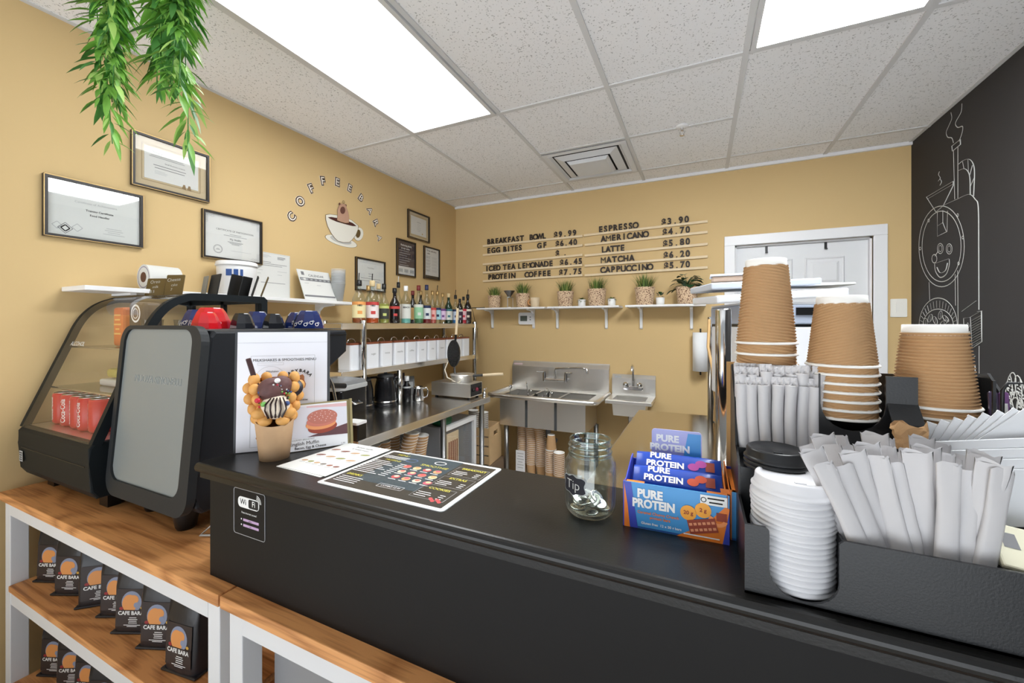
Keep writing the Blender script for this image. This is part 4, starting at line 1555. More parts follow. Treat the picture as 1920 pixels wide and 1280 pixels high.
# ---------------------------------------------------------------- paper wrapped straws
def straw_mesh(L, r_, flat):
    mb = MB()
    n = 9
    pts, rs = [], []
    for k in range(n):
        u = k / (n - 1)
        pts.append((0.0006 * sin(7 * u), 0, L * u))
        rs.append(r_ * (1.0 if u < .9 else 1.12))
    mb.tube(pts, rs, STRAW_PAPER, 10, flat=flat, caps=True)
    # crimped wrapper tail
    w = r_ * 1.1
    co, fa = [], []
    for j in range(4):
        for i in range(7):
            x = -w + 2 * w * i / 6
            co.append((x, (.0026 - .0006 * j) * sin(i * 1.9 + j) + .001 * j, L + .004 * j))
    for j in range(3):
        for i in range(6):
            fa.append((j * 7 + i, j * 7 + i + 1, (j + 1) * 7 + i + 1, (j + 1) * 7 + i))
    mb.add(co, fa, STRAW_PAPER, False)
    return mb


S_ROWS = ['front', 'middle', 'back']


def wide_straw(L, w, th, seed):
    """flat paper sleeve round a straw, creased, the end crimped"""
    rn = random.Random(seed)
    mb = MB()
    n, m = 12, 12
    co, fa = [], []
    for j in range(n):
        u = j / (n - 1)
        ww = w * (1 + .10 * sin(5 * u + seed)) * (1 if u < .86 else 1.06)
        tt = th * (1 if u < .72 else max(.12, 1 - (u - .72) / .24))
        for k in range(m):
            a = 2 * pi * k / m
            ca, sa = cos(a), sin(a)
            co.append((ww * math.copysign(abs(ca) ** .8, ca) + rn.uniform(-.0004, .0004), tt * math.copysign(abs(sa) ** .7, sa) + .002 * sin(3 * u + seed) + (rn.uniform(-.0012, .0012) if u > .85 else 0), L * u + (rn.uniform(-.003, .003) if j == n - 1 else 0)))
    for j in range(n - 1):
        for k in range(m):
            fa.append((j * m + k, j * m + (k + 1) % m, (j + 1) * m + (k + 1) % m, (j + 1) * m + k))
    mb.add(co, fa, STRAW_PAPER, True)
    return mb.build('paper_straw')


protos = [straw_mesh(.142, .0078, 1.0).build('paper_straw'), straw_mesh(.132, .0078, 1.0).build('paper_straw')]
first = [True, True]
rnd = random.Random(11)
for row in range(3):
    n = 7
    for i in range(n):
        v = 0 if row else 1
        o = protos[v] if first[v] else protos[v].copy()
        if not first[v]:
            COL.objects.link(o)
        first[v] = False
        x = .0125 + i * (.1015 - .0125) / (n - 1) + (.002 if row == 1 else 0)
        y = .158 + row * .0105
        o.location = org(x, y, .1035 + (0.0045 if row else .0) + abs(rnd.uniform(-.006, .006)) * (1 if row else .4))
        o.rotation_euler = (R(rnd.uniform(-3, 0)), R((i - 3) * .8 + rnd.uniform(-1, 1)), R(rnd.uniform(-20, 20) if row else rnd.uniform(-6, 6)))
        tag(o, 'upright wrapped straw ' + ORD[i] + ' from the steel post in the ' + S_ROWS[row] + ' row, upper bin', 'straw', 'wrapped straws in the upper bin')
protos = [wide_straw(.174, .0108, .0042, 1), wide_straw(.182, .0122, .0036, 2), wide_straw(.166, .0100, .0046, 5)]
first = [True] * 3
for row in range(3):
    n = 10
    for i in range(n):
        v = (i * 2 + row) % 3
        o = protos[v] if first[v] else protos[v].copy()
        if not first[v]:
            COL.objects.link(o)
        first[v] = False
        u = i / (n - 1)
        x = .146 + u * (.212 - .146) - .004 * row
        y = .017 + row * .024 + .006 * (i % 3)
        lean = (-21 + 31 * u) + rnd.uniform(-2, 2)
        o.location = org(x, y, .0055 + .003 * row)
        o.rotation_euler = (R(-2 - 2 * row + rnd.uniform(-1.5, 1.5)), R(lean), R(rnd.uniform(-16, 16)))
        tag(o, 'wide wrapped straw ' + ORD[i] + ' from the white lids in the ' + S_ROWS[row] + ' row, lower bin', 'straw', 'wide wrapped straws in the lower bin')

# ---------------------------------------------------------------- napkins, packets
def napkin(w, h):
    mb = MB()
    mb.box((0, 0, h / 2), (w, .0012, h), NAPKIN)
    mb.box((.001, .0016, h / 2 - .001), (w, .0010, h), NAPKIN)
    mb.tube([(-w / 2, .0008, h), (w / 2, .0008, h)], .0014, NAPKIN, 6)
    return mb.build('paper_napkin')


n0 = napkin(.060, .090)
for i in range(9):
    o = n0 if i == 0 else n0.copy()
    if i:
        COL.objects.link(o)
    th = R(14 + 3.6 * i)
    cx, cz = .209 + .0118 * i, .197 + .0046 * i
    o.location = org(cx - (-.030 * cos(th) + .090 * sin(th)), .138 - .0022 * i, cz - (.030 * sin(th) + .090 * cos(th)))
    o.rotation_euler = (R(-3), th, R(-6))
    tag(o, ORD[i] + ' folded white napkin from the cups in the fanned napkin bin', 'napkin', 'fanned white napkins')
n1 = napkin(.110, .060)
for i in range(4):
    o = n1 if i == 0 else n1.copy()
    if i:
        COL.objects.link(o)
    th = R(-11)
    o.location = org(.262 + .003 * i, .100 - .005 * i, .130 - .010 * i)
    o.rotation_euler = (R(-10), th, R(-4))
    tag(o, ORD[i] + ' white napkin from the rear lying lengthwise before the fanned ones', 'napkin', 'lengthwise white napkins')
SACH = mat('cream_packet', (206, 202, 178), 0.5)
mb = MB()
mb.box((0, 0, .003), (.085, .052, .006), SACH, None, .002)
F = Matrix()
mb.text('C', .040, mat('packet_blue_ink', (62, 66, 120), 0.6), T(.004, 0, .0063))
mb.rect(-.030, .006, .012, .018, GREY_INK, F, .0063)
s0 = mb.build('sweetener_packet')
for i in range(7):
    o = s0 if i == 0 else s0.copy()
    if i:
        COL.objects.link(o)
    o.location = org(.277 + .002 * (i % 3), .036 + .004 * (i % 2), .026 + .0105 * i)
    o.rotation_euler = (R(34), R(6), R(4 * (i % 3) - 4))
    tag(o, ('topmost' if i == 6 else ORD[6 - i] + ' from the top') + ' cream coloured sweetener packet stacked beside the wide straws', 'packet', 'cream sweetener packets')
for i, (x, m) in enumerate(((.3060, mat('packet_purple_dark', (74, 60, 88), 0.25)), (.3165, mat('packet_purple', (128, 88, 140), 0.25)))):
    mb = MB()
    mb.prism(rrect(.0085, .07, .002), .003, m, frame((0, 0, 0), (1, 0, 0), (0, .1, 1)), .0015)
    mb.rect(0, .01, .005, .02, WHITE_INK if i else GREY_INK, frame((0, 0, 0), (1, 0, 0), (0, .1, 1)), .0032)
    tag(mb.build('tea_packet', None, org(x, .19, .205)), ('dark purple' if i == 0 else 'lighter purple') + ' shiny packet standing in the rear black bin', 'packet', 'purple packets in the rear bin')
mb = MB()
rn = random.Random(21)
co, fa = [], []
for j in range(6):
    for k in range(14):
        a = 2 * pi * k / 14
        r_ = (.011 + .004 * (j / 5)) * (1 + rn.uniform(-.16, .16))
        co.append((r_ * cos(a) * 1.25, r_ * sin(a) * .5 + .010 * j / 5, .006 * j + rn.uniform(-.0015, .0015) + (.004 * cos(3 * a) if j == 5 else 0)))
for j in range(5):
    for k in range(14):
        fa.append((j * 14 + k, j * 14 + (k + 1) % 14, (j + 1) * 14 + (k + 1) % 14, (j + 1) * 14 + k))
fa.append(tuple(range(13, -1, -1)))
mb.add(co, fa, KRAFT)
tag(mb.build('brown_paper_packet', None, org(.196, .112, .170)), 'crumpled brown paper packet poking up behind the wide straws', 'packet')
mb = MB()
mb.span((0, 0, 0), (.11, .0022, .262), mat('cardboard', (188, 146, 92), .85, noise=.05, nscale=30))
tag(mb.build('cardboard_sheet', None, (.0425, .8366, ZBAR)), 'brown cardboard sheet standing upright behind the black organiser', 'cardboard')

# ================================================================ glass display case on the console
FX0, FX1 = -2.262, -1.705
PROF = [(0.585, 1.058), (0.640, 1.205), (0.700, 1.365), (0.727, 1.435), (0.755, 1.482), (0.790, 1.516), (0.832, 1.537), (0.880, 1.546), (1.13, 1.548)]
t = thing('display_fridge', 'black countertop display fridge with a curved glass front holding cans and snacks', 'display fridge', (0, 0, 0))
CASE = mat('case_black', (24, 29, 32), 0.5, spec=0.2)
mb = MB()
base = [(0.600, 0.885), (0.585, 0.91), (0.580, 1.0), (0.580, 1.045), (0.592, 1.060), (1.135, 1.060), (1.135, 0.885)]
mb.prism(base, FX1 - FX0, CASE, frame((FX0, 0, 0), (0, 1, 0), (0, 0, 1)), .006)
mb.span((FX0 + .03, .5795, .985), (FX1 - .03, .5805, .988), BLACK)
lab = frame((FX0 + .035, .5795, .955), (1, 0, 0), (0, 0, 1))
mb.build('base', t)
mb = MB()
mb.rect(0, 0, .030, .038, PALE_INK, lab, .001)
bars(mb, lab, 0, .012, [.022, .022, .016, .02], .008, .003, INK, .0016)
mb.build('rating_label', t, label='small grey printed label')
for x in (FX0 + .05, FX1 - .10):
    for y in (.64, 1.07):
        MB().span((x, y, ZS), (x + .055, y + .035, .887), BLACK).build('foot', t)


def arch(x, th, wd):
    outer = smooth(PROF, 4)
    ins = []
    for i, (y, z) in enumerate(outer):
        a = outer[max(i - 1, 0)]
        b_ = outer[min(i + 1, len(outer) - 1)]
        d = Vector((b_[0] - a[0], b_[1] - a[1])).normalized()
        ins.append((y + d.y * wd, z - d.x * wd))
    pts = outer + [(1.145, 1.535), (1.145, 1.06), (1.12, 1.06), (1.12, 1.52)] + [q for q in ins[::-1] if q[0] < 1.12]
    MB().prism(pts, th, CASE, frame((x, 0, 0), (0, 1, 0), (0, 0, 1)), .002).build('side_frame', t)


arch(FX0 - .004, .022, .022)
arch(FX1 - .018, .022, .026)
gp = smooth(PROF, 4)
mb = MB()
co, fa = [], []
for y, z in gp[:-1] + [(1.12, 1.546)]:
    co += [(FX0 + .018, y, z - .001), (FX1 - .018, y, z - .001)]
for i in range(len(co) // 2 - 1):
    fa.append((2 * i, 2 * i + 1, 2 * i + 3, 2 * i + 2))
mb.add(co, fa, PANE, True)
mb.build('front_glass', t)
side = [(y + .012, z - .006) for y, z in gp if y < 1.1] + [(1.12, 1.53), (1.12, 1.06)]
for x in (FX0 + .006, FX1 - .008):
    mb = MB()
    mb.add([(x, y, z) for y, z in side], [tuple(range(len(side)))], PANE)
    mb.build('side_glass', t)
mb = MB()
for x in (FX0 + .018, (FX0 + FX1) / 2 - .012, FX1 - .042):
    mb.span((x, 1.12, 1.06), (x + .024, 1.135, 1.54), CASE)
mb.span((FX0 + .018, 1.12, 1.52), (FX1 - .018, 1.14, 1.546), CASE)
mb.build('rear_frame', t)
MB().span((FX0 + .04, 1.128, 1.06), (FX1 - .04, 1.131, 1.52), PANE).build('rear_glass', t)
for z, y0 in ((1.195, .66), (1.345, .715)):
    MB().span((FX0 + .02, y0, z - .005), (FX1 - .02, 1.11, z), CLEAR).build('glass_shelf', t)
    MB().tube([(FX0 + .02, y0, z - .0025), (FX1 - .02, y0, z - .0025)], .004, CHROME, 6).build('shelf_edge', t)
mb = MB()
mb.text('ALCOHOL', .024, WHITE_INK, frame((FX0 + .125, .700, 1.355), (1, 0, 0), (0, .39, 1)) @ T(0, 0, .004), bold=-.004)
mb.build('handwriting', t, label='white handwritten word on the glass')

LEDM = mat('fridge_lamp', (250, 252, 255), .4, emit=40.0)
MB().span((FX1 - .035, .80, 1.075), (FX1 - .022, .815, 1.33), LEDM).build('lamp_strip', t)
MB().span((FX0 + .02, .605, 1.0602), (FX1 - .02, 1.12, 1.0612), STEEL).build('deck', t)
# contents
CAN_RED = mat('can_red', (196, 32, 40), 0.3)
CAN_TOP = mat('can_aluminium', (200, 202, 204), 0.25, metal=1)


def soda_can(x, y, z, rz, label):
    t = thing('soda_can', label, 'soda can', (x, y, z), rz, 'red soda cans in the display fridge')
    MB().lathe([(.0, .003), (.022, .001), (.026, 0), (.033, .009), (.033, .108), (.029, .114)], CAN_RED, 24).build('body', t)
    can_body = t.children[0]
    MB().lathe([(.029, .114), (.0275, .1165), (.0268, .116), (.026, .113), (0, .113)], CAN_TOP, 24).build('lid', t)
    co, fa = wrap_text('Coca-Cola', .012, 3)
    mb = MB()
    c2 = []
    for c in co:
        yy, xx = c[0] * .0195, -c[1] * .0195 * 1.4
        a = -pi / 2 + xx / .0334
        c2.append((.0335 * cos(a), .0335 * sin(a), .058 + yy))
    mb.add(c2, fa, WHITE_INK)
    mb.build('lettering', can_body)


for i, (x, y) in enumerate(((-2.165, .672), (-2.085, .668), (-2.008, .668), (-1.938, .664), (-1.868, .668))):
    soda_can(x, y, 1.0618, R((-8, 20, -14, 6, -26)[i]), ('red soda can at the glass end of the row', 'second red soda can from the wall end of the row', 'third red soda can in the middle of the row', 'fourth red soda can from the wall end of the row', 'red soda can nearest the coffee machine')[i] + ' inside the fridge')
for i in range(2):
    o = bpy.data.objects.new('bottle', None)
    t = thing('juice_bottle', ('small clear juice bottle beside the red cans', 'small dark label bottle behind the red cans')[i], 'bottle', (-1.80 + .045 * i, .70 + .07 * i, 1.0618))
    bpy.data.objects.remove(o)
    MB().lathe([(0, 0), (.028, 0), (.03, .004), (.03, .07), (.012, .1), (.012, .118)], CLEAR, 18).build('body', t)
    MB().open_lathe([(.0304, .02), (.0304, .065)], (PAPER, DARK_SHEET)[i], 18).build('label_band', t)
    MB().lathe([(.014, .112), (.014, .125), (0, .125)], WHITE, 14).build('cap', t)
mb = MB()
mb.box((0, 0, .012), (.17, .11, .024), mat('foam_tray', (226, 226, 220), 0.6), None, .006)
tag(mb.build('food_tray', None, (-2.02, .80, 1.196)), 'white tray of pastries on the lower glass shelf', 'tray')
for i in range(3):
    mb = MB()
    mb.box((0, 0, .022), (.11, .055, .036), mat('wrap_brown', (150, 124, 100), 0.6), None, .014)
    mb.box((0, 0, .022), (.112, .02, .037), mat('wrap_band', (206, 196, 180), 0.6), None, .01)
    o = mb.build('wrapped_sandwich', None, (-1.815 + .004 * i, .74 + .06 * i, 1.196))
    o.rotation_euler.z = R(22)
    tag(o, ORD[i] + ' brown wrapped sandwich from the front on the lower glass shelf', 'sandwich', 'wrapped sandwiches in the display fridge')
for i, (x, c, lb) in enumerate(((-2.07, (190, 176, 96), 'yellow pastry pack'), (-1.985, (198, 192, 120), 'pale green pastry pack'))):
    mb = MB()
    mb.box((0, 0, .02), (.075, .07, .035), mat('pack_%d' % i, c, 0.5), None, .012)
    tag(mb.build('pastry_pack', None, (x, .80, 1.2208)), lb + ' on the white tray inside the fridge', 'food pack')
mb = MB()
mb.box((0, 0, .075), (.075, .05, .15), mat('snack_orange', (216, 120, 60), 0.35), None, .01)
bars(mb, frame((0, -.0255, .08), (1, 0, 0), (0, 0, 1)), 0, .04, [.05, .04, .055, .03, .05], .018, .006, mat('snack_yellow', (236, 190, 110), 0.4), 0)
tag(mb.build('snack_pack', None, (-2.04, .80, 1.346)), 'orange snack pack on the upper glass shelf', 'snack pack')
mb = MB()
mb.box((0, 0, .085), (.115, .06, .165), mat('bag_brown_black', (66, 54, 48), 0.4), None, .012)
F = frame((0, -.0305, .11), (1, 0, 0), (0, 0, 1))
mb.disc(0, .015, .034, .034, WHITE_INK, F, .0003)
mb.disc(0, .015, .027, .027, mat('emblem_brown', (110, 88, 70), 0.5), F, .0006)
mb.ring(0, .015, .018, .003, WHITE_INK, F, .0009)
bars(mb, F, 0, -.035, [.06, .05], .014, .005, PALE_INK, .0004)
tag(mb.build('coffee_bag', None, (-1.915, .81, 1.346)), 'dark coffee bag with a round white emblem on the upper glass shelf', 'coffee bag')
for i in range(2):
    mb = MB()
    mb.open_lathe([(0, .001), (.024, .001), (.034, .10), (.036, .102)], CLEAR, 20)
    tag(mb.build('plastic_cup', None, (-1.825 + .03 * i, .79 + .09 * i, 1.346)), ('clear plastic cup beside the dark coffee bag', 'clear plastic cup at the back of the upper glass shelf')[i], 'plastic cup')

# price cards on the fridge top
CARD_G = mat('chalk_card_olive', (92, 74, 34), 0.5)
for i, (x, y, rz, tl, m, w, hh, lb) in enumerate((
        (-2.07, .905, 20, 12, CARD_G, .085, .075, 'olive chalk price card with handwriting standing in front on the fridge'),
        (-1.98, .93, 20, 10, CARD_G, .080, .088, 'olive chalk price card with handwriting behind the front one'),
        (-1.90, 1.00, -14, -8, mat('card_grey', (120, 116, 104), 0.5), .06, .085, 'grey blank price card edge beside the black cards'),
        (-1.835, 1.00, -10, -10, BLACK_MATT, .10, .090, 'broad black blank price card leaning in the row'),
        (-1.765, 1.04, -60, -12, BLACK_MATT, .075, .088, 'second black price card seen nearly edge on'),
        (-1.745, 1.07, -60, -14, BLACK_MATT, .07, .082, 'third black price card tucked behind the second'),
        (-1.735, 1.10, -35, -16, BLACK_MATT, .075, .088, 'fourth black price card in front of the white tub'),
        (-1.712, 1.125, -35, -18, CARD_G, .06, .088, 'olive price card at the end of the card row'))):
    mb = MB()
    q = T(0, 0, 0, R(rz)) @ Matrix.Rotation(R(-abs(tl)), 4, 'X')
    mb.prism(rrect(w, hh, .004, 3, 0, hh / 2), .004, m, q @ frame((0, 0, 0), (1, 0, 0), (0, 0, 1)), .001)
    if i < 2:
        F = q @ frame((0, -.0042, hh * .55), (1, 0, 0), (0, 0, 1))
        mb.text(('Oreo', 'Cheese')[i], .020, CHALK, F @ T(-.005, .018, 0, R(5)), bold=-.012)
        mb.text(('milk', 'cake')[i], .016, CHALK, F @ T(.0, -.004, 0, R(5)), bold=-.012)
        mb.text(('$ 5', '7')[i], .016, CHALK, F @ T(-.01, -.024, 0), bold=-.012)
    tag(mb.build('price_card', None, (x, y, 1.5495)), lb, 'price card', 'price cards on the display fridge')

# ---------------------------------------------------------------- coffee machine
MX0, MX1 = -1.690, -1.250
t = thing('coffee_machine', 'black espresso machine seen from behind with a grey rounded back panel', 'coffee machine', (0, 0, 0))
MBODY = mat('machine_black', (32, 34, 38), 0.45, spec=.3, bump=0.10, bscale=260)
MFRAME = mat('machine_frame', (46, 48, 50), 0.5, spec=.25)
side = [(.655, .905), (.640, .925), (.637, .96), (.674, 1.395), (.687, 1.412), (1.155, 1.408), (1.162, 1.40), (1.160, 1.325), (1.035, 1.255), (.99, 1.20), (.97, 1.0), (1.10, .98), (1.10, .905)]
mb = MB()
mb.prism(side, MX1 - MX0, MBODY, frame((MX0, 0, 0), (0, 1, 0), (0, 0, 1)), .008)
mb.build('body', t)
bd = Vector((0, .655 - .618, 1.395 - .96)).normalized()
BP = frame(((MX0 + MX1) / 2, .637 + (.655 - .618) * .5, .96 + (1.395 - .96) * .5), (1, 0, 0), bd)
wp, hp = MX1 - MX0, .50
mb = MB()
out = rrect(wp + .006, .525, .055, 8, 0, -.014)
inn = rrect(.378, .466, .04, 8, -.011, .004)
n = len(out)
co = [(x, y, z) for z in (0, .022) for x, y in out] + [(x, y, .022) for x, y in inn] + [(x, y, .010) for x, y in inn]
fa = []
for k in range(n):
    q = (k + 1) % n
    fa += [(k, q, n + q, n + k), (n + k, n + q, 2 * n + q, 2 * n + k), (2 * n + k, 2 * n + q, 3 * n + q, 3 * n + k)]
mb.add(co, fa, MFRAME, False, BP)
mb.build('back_surround', t)
mb = MB()
PAN = mat('machine_grey_panel', (134, 140, 140), 0.3)
mb.prism(rrect(.380, .468, .04, 8, -.011, .004), .016, PAN, BP, .003)
cover = mb.build('back_cover', t)
mb = MB()
mb.text('NUOVA SIMONELLI', .030, mat('embossed_grey', (152, 158, 158), 0.25), BP @ T(.005, .085, .0162), .0008, bold=0.0)
mb.build('embossed_name', cover, label='embossed grey lettering')
for x, y in ((MX0 + .09, .70), (MX1 - .12, .675), (MX0 + .09, 1.02), (MX1 - .12, 1.02)):
    MB(T(x, y, ZS)).lathe([(0, 0), (.022, 0), (.026, .008), (.034, .05), (.036, .075), (0, .075)], BLACK, 18).build('foot', t)
MB().span((MX0 + .02, .66, .865), (MX0 + .11, .70, .91), BLACK).build('connection_box', t)
mb = MB()
mb.span((MX1 - .001, 1.02, 1.388), (MX1 + .002, 1.158, 1.393), CHROME)
mb.build('trim_strip', t)
mb = MB()
mb.lathe([(.0, 0), (.03, 0), (.034, .02), (.034, .045), (0, .045)], CHROME, 20, T(MX1 - .09, 1.07, 1.225))
mb.tube([(MX1 - .09, 1.07, 1.225), (MX1 - .09, 1.09, 1.20), (MX1 - .085, 1.13, 1.19)], .010, CHROME, 8)
mb.build('group_head', t)
MB().tube([(MX1 - .09, 1.10, 1.20), (MX1 - .088, 1.17, 1.185), (MX1 - .086, 1.23, 1.175)], .011, BLACK, 8).build('portafilter_handle', t)
MB().tube([(MX1 - .03, 1.08, 1.27), (MX1 - .02, 1.11, 1.20), (MX1 - .01, 1.13, 1.08), (MX1 + .0, 1.14, 1.02)], .005, CHROME, 8).build('steam_wand', t)
mb = MB()
mb.span((MX0 + .02, .675, 1.4115), (MX1 - .02, 1.15, 1.4155), STEEL_DK)
mb.build('cup_tray', t)
mb = MB()
mb.tube([(MX1 + .005, .80, 1.02), (MX1 + .010, .76, .95), (MX1 + .006, .70, .88), (MX1 - .02, .66, ZS + .006), (MX1 + .06, .70, ZS + .005), (MX1 + .15, .78, ZS + .005)], .0035, mat('cable_white', (214, 214, 210), 0.5), 8)
tag(mb.build('power_cable'), 'thin white cable hanging down the side of the coffee machine', 'cable')


# cups upside down on the machine
def mug(x, y, r_, h, m, doodle, label, handle=None):
    t = thing('coffee_cup', label, 'coffee cup', (x, y, 1.4158), 0.4, 'cups upside down on the coffee machine')
    mb = MB()
    mb.lathe([(r_ * .98, 0), (r_, .002), (r_ * .93, h * .35), (r_ * .72, h * .78), (r_ * .58, h * .95), (r_ * .52, h), (r_ * .44, h), (r_ * .42, h - .003), (0, h - .003)], m, 9, smooth=False)
    bowl = mb.build('bowl', t)
    if handle is not None:
        ca, sa = cos(handle), sin(handle)
        MB().tube([(ca * r_ * .93, sa * r_ * .93, h * .3), (ca * r_ * 1.25, sa * r_ * 1.25, h * .3), (ca * r_ * 1.2, sa * r_ * 1.2, h * .6), (ca * r_ * .75, sa * r_ * .75, h * .72)], .004, m, 8).build('cup_handle', bowl)
    if doodle:
        mb = MB()
        rn = random.Random(int(x * 1000))
        for k in range(9):
            a = -2.9 + .34 * k
            ax = a - .4
            rr = r_ * 1.005
            o = Vector((rr * cos(ax), rr * sin(ax), .014 + .006 * (k % 2)))
            M = frame(o, (-sin(ax), cos(ax), 0), (-.22 * cos(ax), -.22 * sin(ax), 1))
            mb.ring(0, 0, .0055, .0018, WHITE_INK, M, .0006, 10)
            mb.ring(.006, .005, .003, .0012, WHITE_INK, M, .0006, 8)
        mb.build('doodle_print', bowl, label='white line drawings round the cup')


mug(-1.555, .80, .050, .064, NAVY, True, 'blue doodle cup upside down nearest the display fridge')
mug(-1.440, .78, .056, .068, RED, True, 'large red doodle cup upside down on the coffee machine')
mug(-1.385, .735, .040, .052, RED, False, 'small plain red cup in front of the large red one')
mug(-1.345, .82, .036, .050, CUP_BLACK, False, 'glossy black cup next to the small red one')
mug(-1.315, .905, .036, .050, CUP_BLACK, False, 'glossy black cup beside the blue cup at the far end')
mug(-1.300, 1.03, .054, .064, NAVY, True, 'blue doodle cup upside down at the far end of the machine', None)
mug(-1.440, .93, .046, .060, NAVY, False, 'blue cup half hidden behind the black cups')
mug(-1.400, 1.06, .046, .060, NAVY, False, 'blue cup at the back behind the far blue doodle cup')

# small black bin between machine and bar
mb = MB()
mb.lathe([(0, 0), (.030, 0), (.034, .006), (.036, .10), (.034, .112), (0, .114)], mat('small_black_bin', (40, 42, 44), 0.4), 20)
tag(mb.build('knock_bin', None, (-1.105, .64, ZS)), 'small dark cylinder on the oak top against the bar end', 'container')

# ---------------------------------------------------------------- coffee bags on the console shelves
BAG = mat('bag_black', (38, 37, 41), 0.30, noise=.2, nscale=30, bump=.5, bscale=28)
BAGLAB = mat('bag_label_brown', (50, 38, 36), 0.45)


def coffee_bag():
    t = thing('coffee_bag', 'x', 'coffee bag', (0, 0, 0), 0, 'black coffee bags on the console')
    BH = 1.22
    secs = [(0, .058, .034, 0), (.004, .060, .036, 0), (.016, .060, .036, 0), (.11, .060, .031, .0), (.15, .059, .023, .002), (.175, .058, .012, .004), (.19, .058, .004, .006), (.212, .058, .0025, .009)]
    co, fa = [], []
    m = 20
    for z, hw, hd, sh in secs:
        z0 = z
        z = z * BH
        for k in range(m):
            a = 2 * pi * k / m
            ca, sa = cos(a), sin(a)
            x = hw * math.copysign(abs(ca) ** .35, ca)
            y = hd * math.copysign(abs(sa) ** .5, sa) + sh
            if abs(ca) > .95 and .02 < z0 < .17:
                x *= .93
            if .12 < z0 < .19:
                y += .003 * sin(k * 2.2 + z * 80)
            co.append((x, y, z))
    for i in range(len(secs) - 1):
        for k in range(m):
            fa.append((i * m + k, i * m + (k + 1) % m, (i + 1) * m + (k + 1) % m, (i + 1) * m + k))
    fa.append(tuple(range(m - 1, -1, -1)))
    fa.append(tuple(range((len(secs) - 1) * m, len(secs) * m)))
    mb = MB()
    mb.add(co, fa, BAG, True)
    pouch = mb.build('pouch', t)
    mb = MB()
    mb.box((0, 0, .004), (.126, .076, .007), BAG, None, .003)
    mb.build('bottom_seal', t)
    mb = MB()
    F = frame((0, -.0342, .074), (1, 0, 0), (0, .0436, 1))
    mb.rect(0, .004, .092, .108, BAGLAB, F, 0)
    mb.disc(0, .020, .030, .032, mat('art_grey_blue', (140, 148, 172), 0.5), F, .0004)
    mb.disc(-.006, .016, .022, .026, mat('art_orange', (226, 152, 84), 0.5), F, .0007)
    mb.disc(.006, .028, .015, .013, mat('art_orange', (226, 152, 84), 0.5), F, .0008)
    mb.disc(.015, .012, .008, .008, mat('art_grey_blue', (140, 148, 172), 0.5), F, .0010)
    mb.disc(-.030, .002, .006, .005, mat('art_red', (150, 40, 44), 0.5), F, .0008)
    mb.disc(.032, .004, .005, .004, mat('art_yellow', (206, 160, 60), 0.5), F, .0008)
    mb.rect(0, -.013, .09, .022, BAGLAB, F, .0011)
    mb.text('CAFE BARA', .0150, WHITE_INK, F @ T(0, -.011, .0014), bold=.03)
    bars(mb, F, .006, -.024, [.022, .028, .024, .026], .005, .002, WHITE_INK, .0012)
    bars(mb, F, .004, -.045, [.05, .03], .004, .0018, WHITE_INK, .0012)
    mb.build('label', pouch, label='dark label with an orange animal picture')
    mb = MB()
    mb.ring(0, 0, .006, .0016, BAG, frame((0, -.029, .176), (1, 0, 0), (0, .25, 1)), .002)
    mb.build('valve', pouch)
    mb = MB()
    mb.box((0, .006, .236), (.118, .009, .007), BLACK, None, .001)
    mb.rect(0, .236, .10, .0022, WHITE_INK, frame((0, .001, 0), (1, 0, 0), (0, 0, 1)), .0002)
    mb.build('tin_tie', pouch)
    return t


b0 = coffee_bag()
BAGS = ('black coffee bag nearest the tan wall on the upper shelf', 'second black coffee bag from the wall on the upper shelf', 'black coffee bag turned away from the others on the upper shelf', 'fourth black coffee bag from the wall on the upper shelf',
        'fifth black coffee bag from the wall on the upper shelf', 'sixth black coffee bag from the wall, next to the end bag', 'black coffee bag at the shelf end with its whole label showing')
for i, (u, v, rz) in enumerate(((62, 1092, 22), (95, 1117, 24), (140, 1144, 42), (180, 1159, 26), (208, 1189, 24), (255, 1217, 22), (303, 1256, 8))):
    o = b0 if i == 0 else copy_tree(b0)
    c = on(u, v, z=MIDZ)
    r_ = Matrix.Rotation(R(rz), 3, 'Z') @ Vector((-.060, -.036, 0))
    o.location = (c.x - r_.x, c.y - r_.y, MIDZ + .0004)
    o.rotation_euler.z = R(rz)
    o['label'] = BAGS[i]
for i, (x, y, rz) in enumerate(((-2.12, .655, 22), (-2.0, .66, 26), (-1.87, .66, 20), (-1.735, .65, 26), (-1.60, .65, 22), (-1.46, .65, 20))):
    o = copy_tree(b0)
    o.location = (x, y, LOWZ + .0004)
    o.rotation_euler.z = R(rz)
    o['label'] = ORD[i] + ' black coffee bag from the wall on the bottom shelf'

# ---------------------------------------------------------------- wall shelf above the machine
def wall_shelf(y0, y1, z, dep, label, brks):
    t = thing('floating_shelf', label, 'wall shelf', (XL, (y0 + y1) / 2, z), 0)
    L = y1 - y0
    MB().span((0.0005, -L / 2, -.018), (dep, L / 2, 0), WHITE, .002).build('board', t)
    for y in brks:
        yy = y - (y0 + y1) / 2
        mb = MB(frame((0, yy + .011, 0), (1, 0, 0), (0, 0, 1)))
        if y < 1:
            mb.prism([(.0005, -.018), (dep * .8, -.018), (dep * .8, -.0265), (.0005, -.0275)], .022, WHITE, None, .002)
        else:
            mb.prism([(.0005, -.018), (dep * .8, -.018), (dep * .8, -.028), (.06, -.034), (.026, -.060), (.018, -.12), (.0005, -.128)], .022, WHITE, None, .002)
        mb.build('bracket', t)


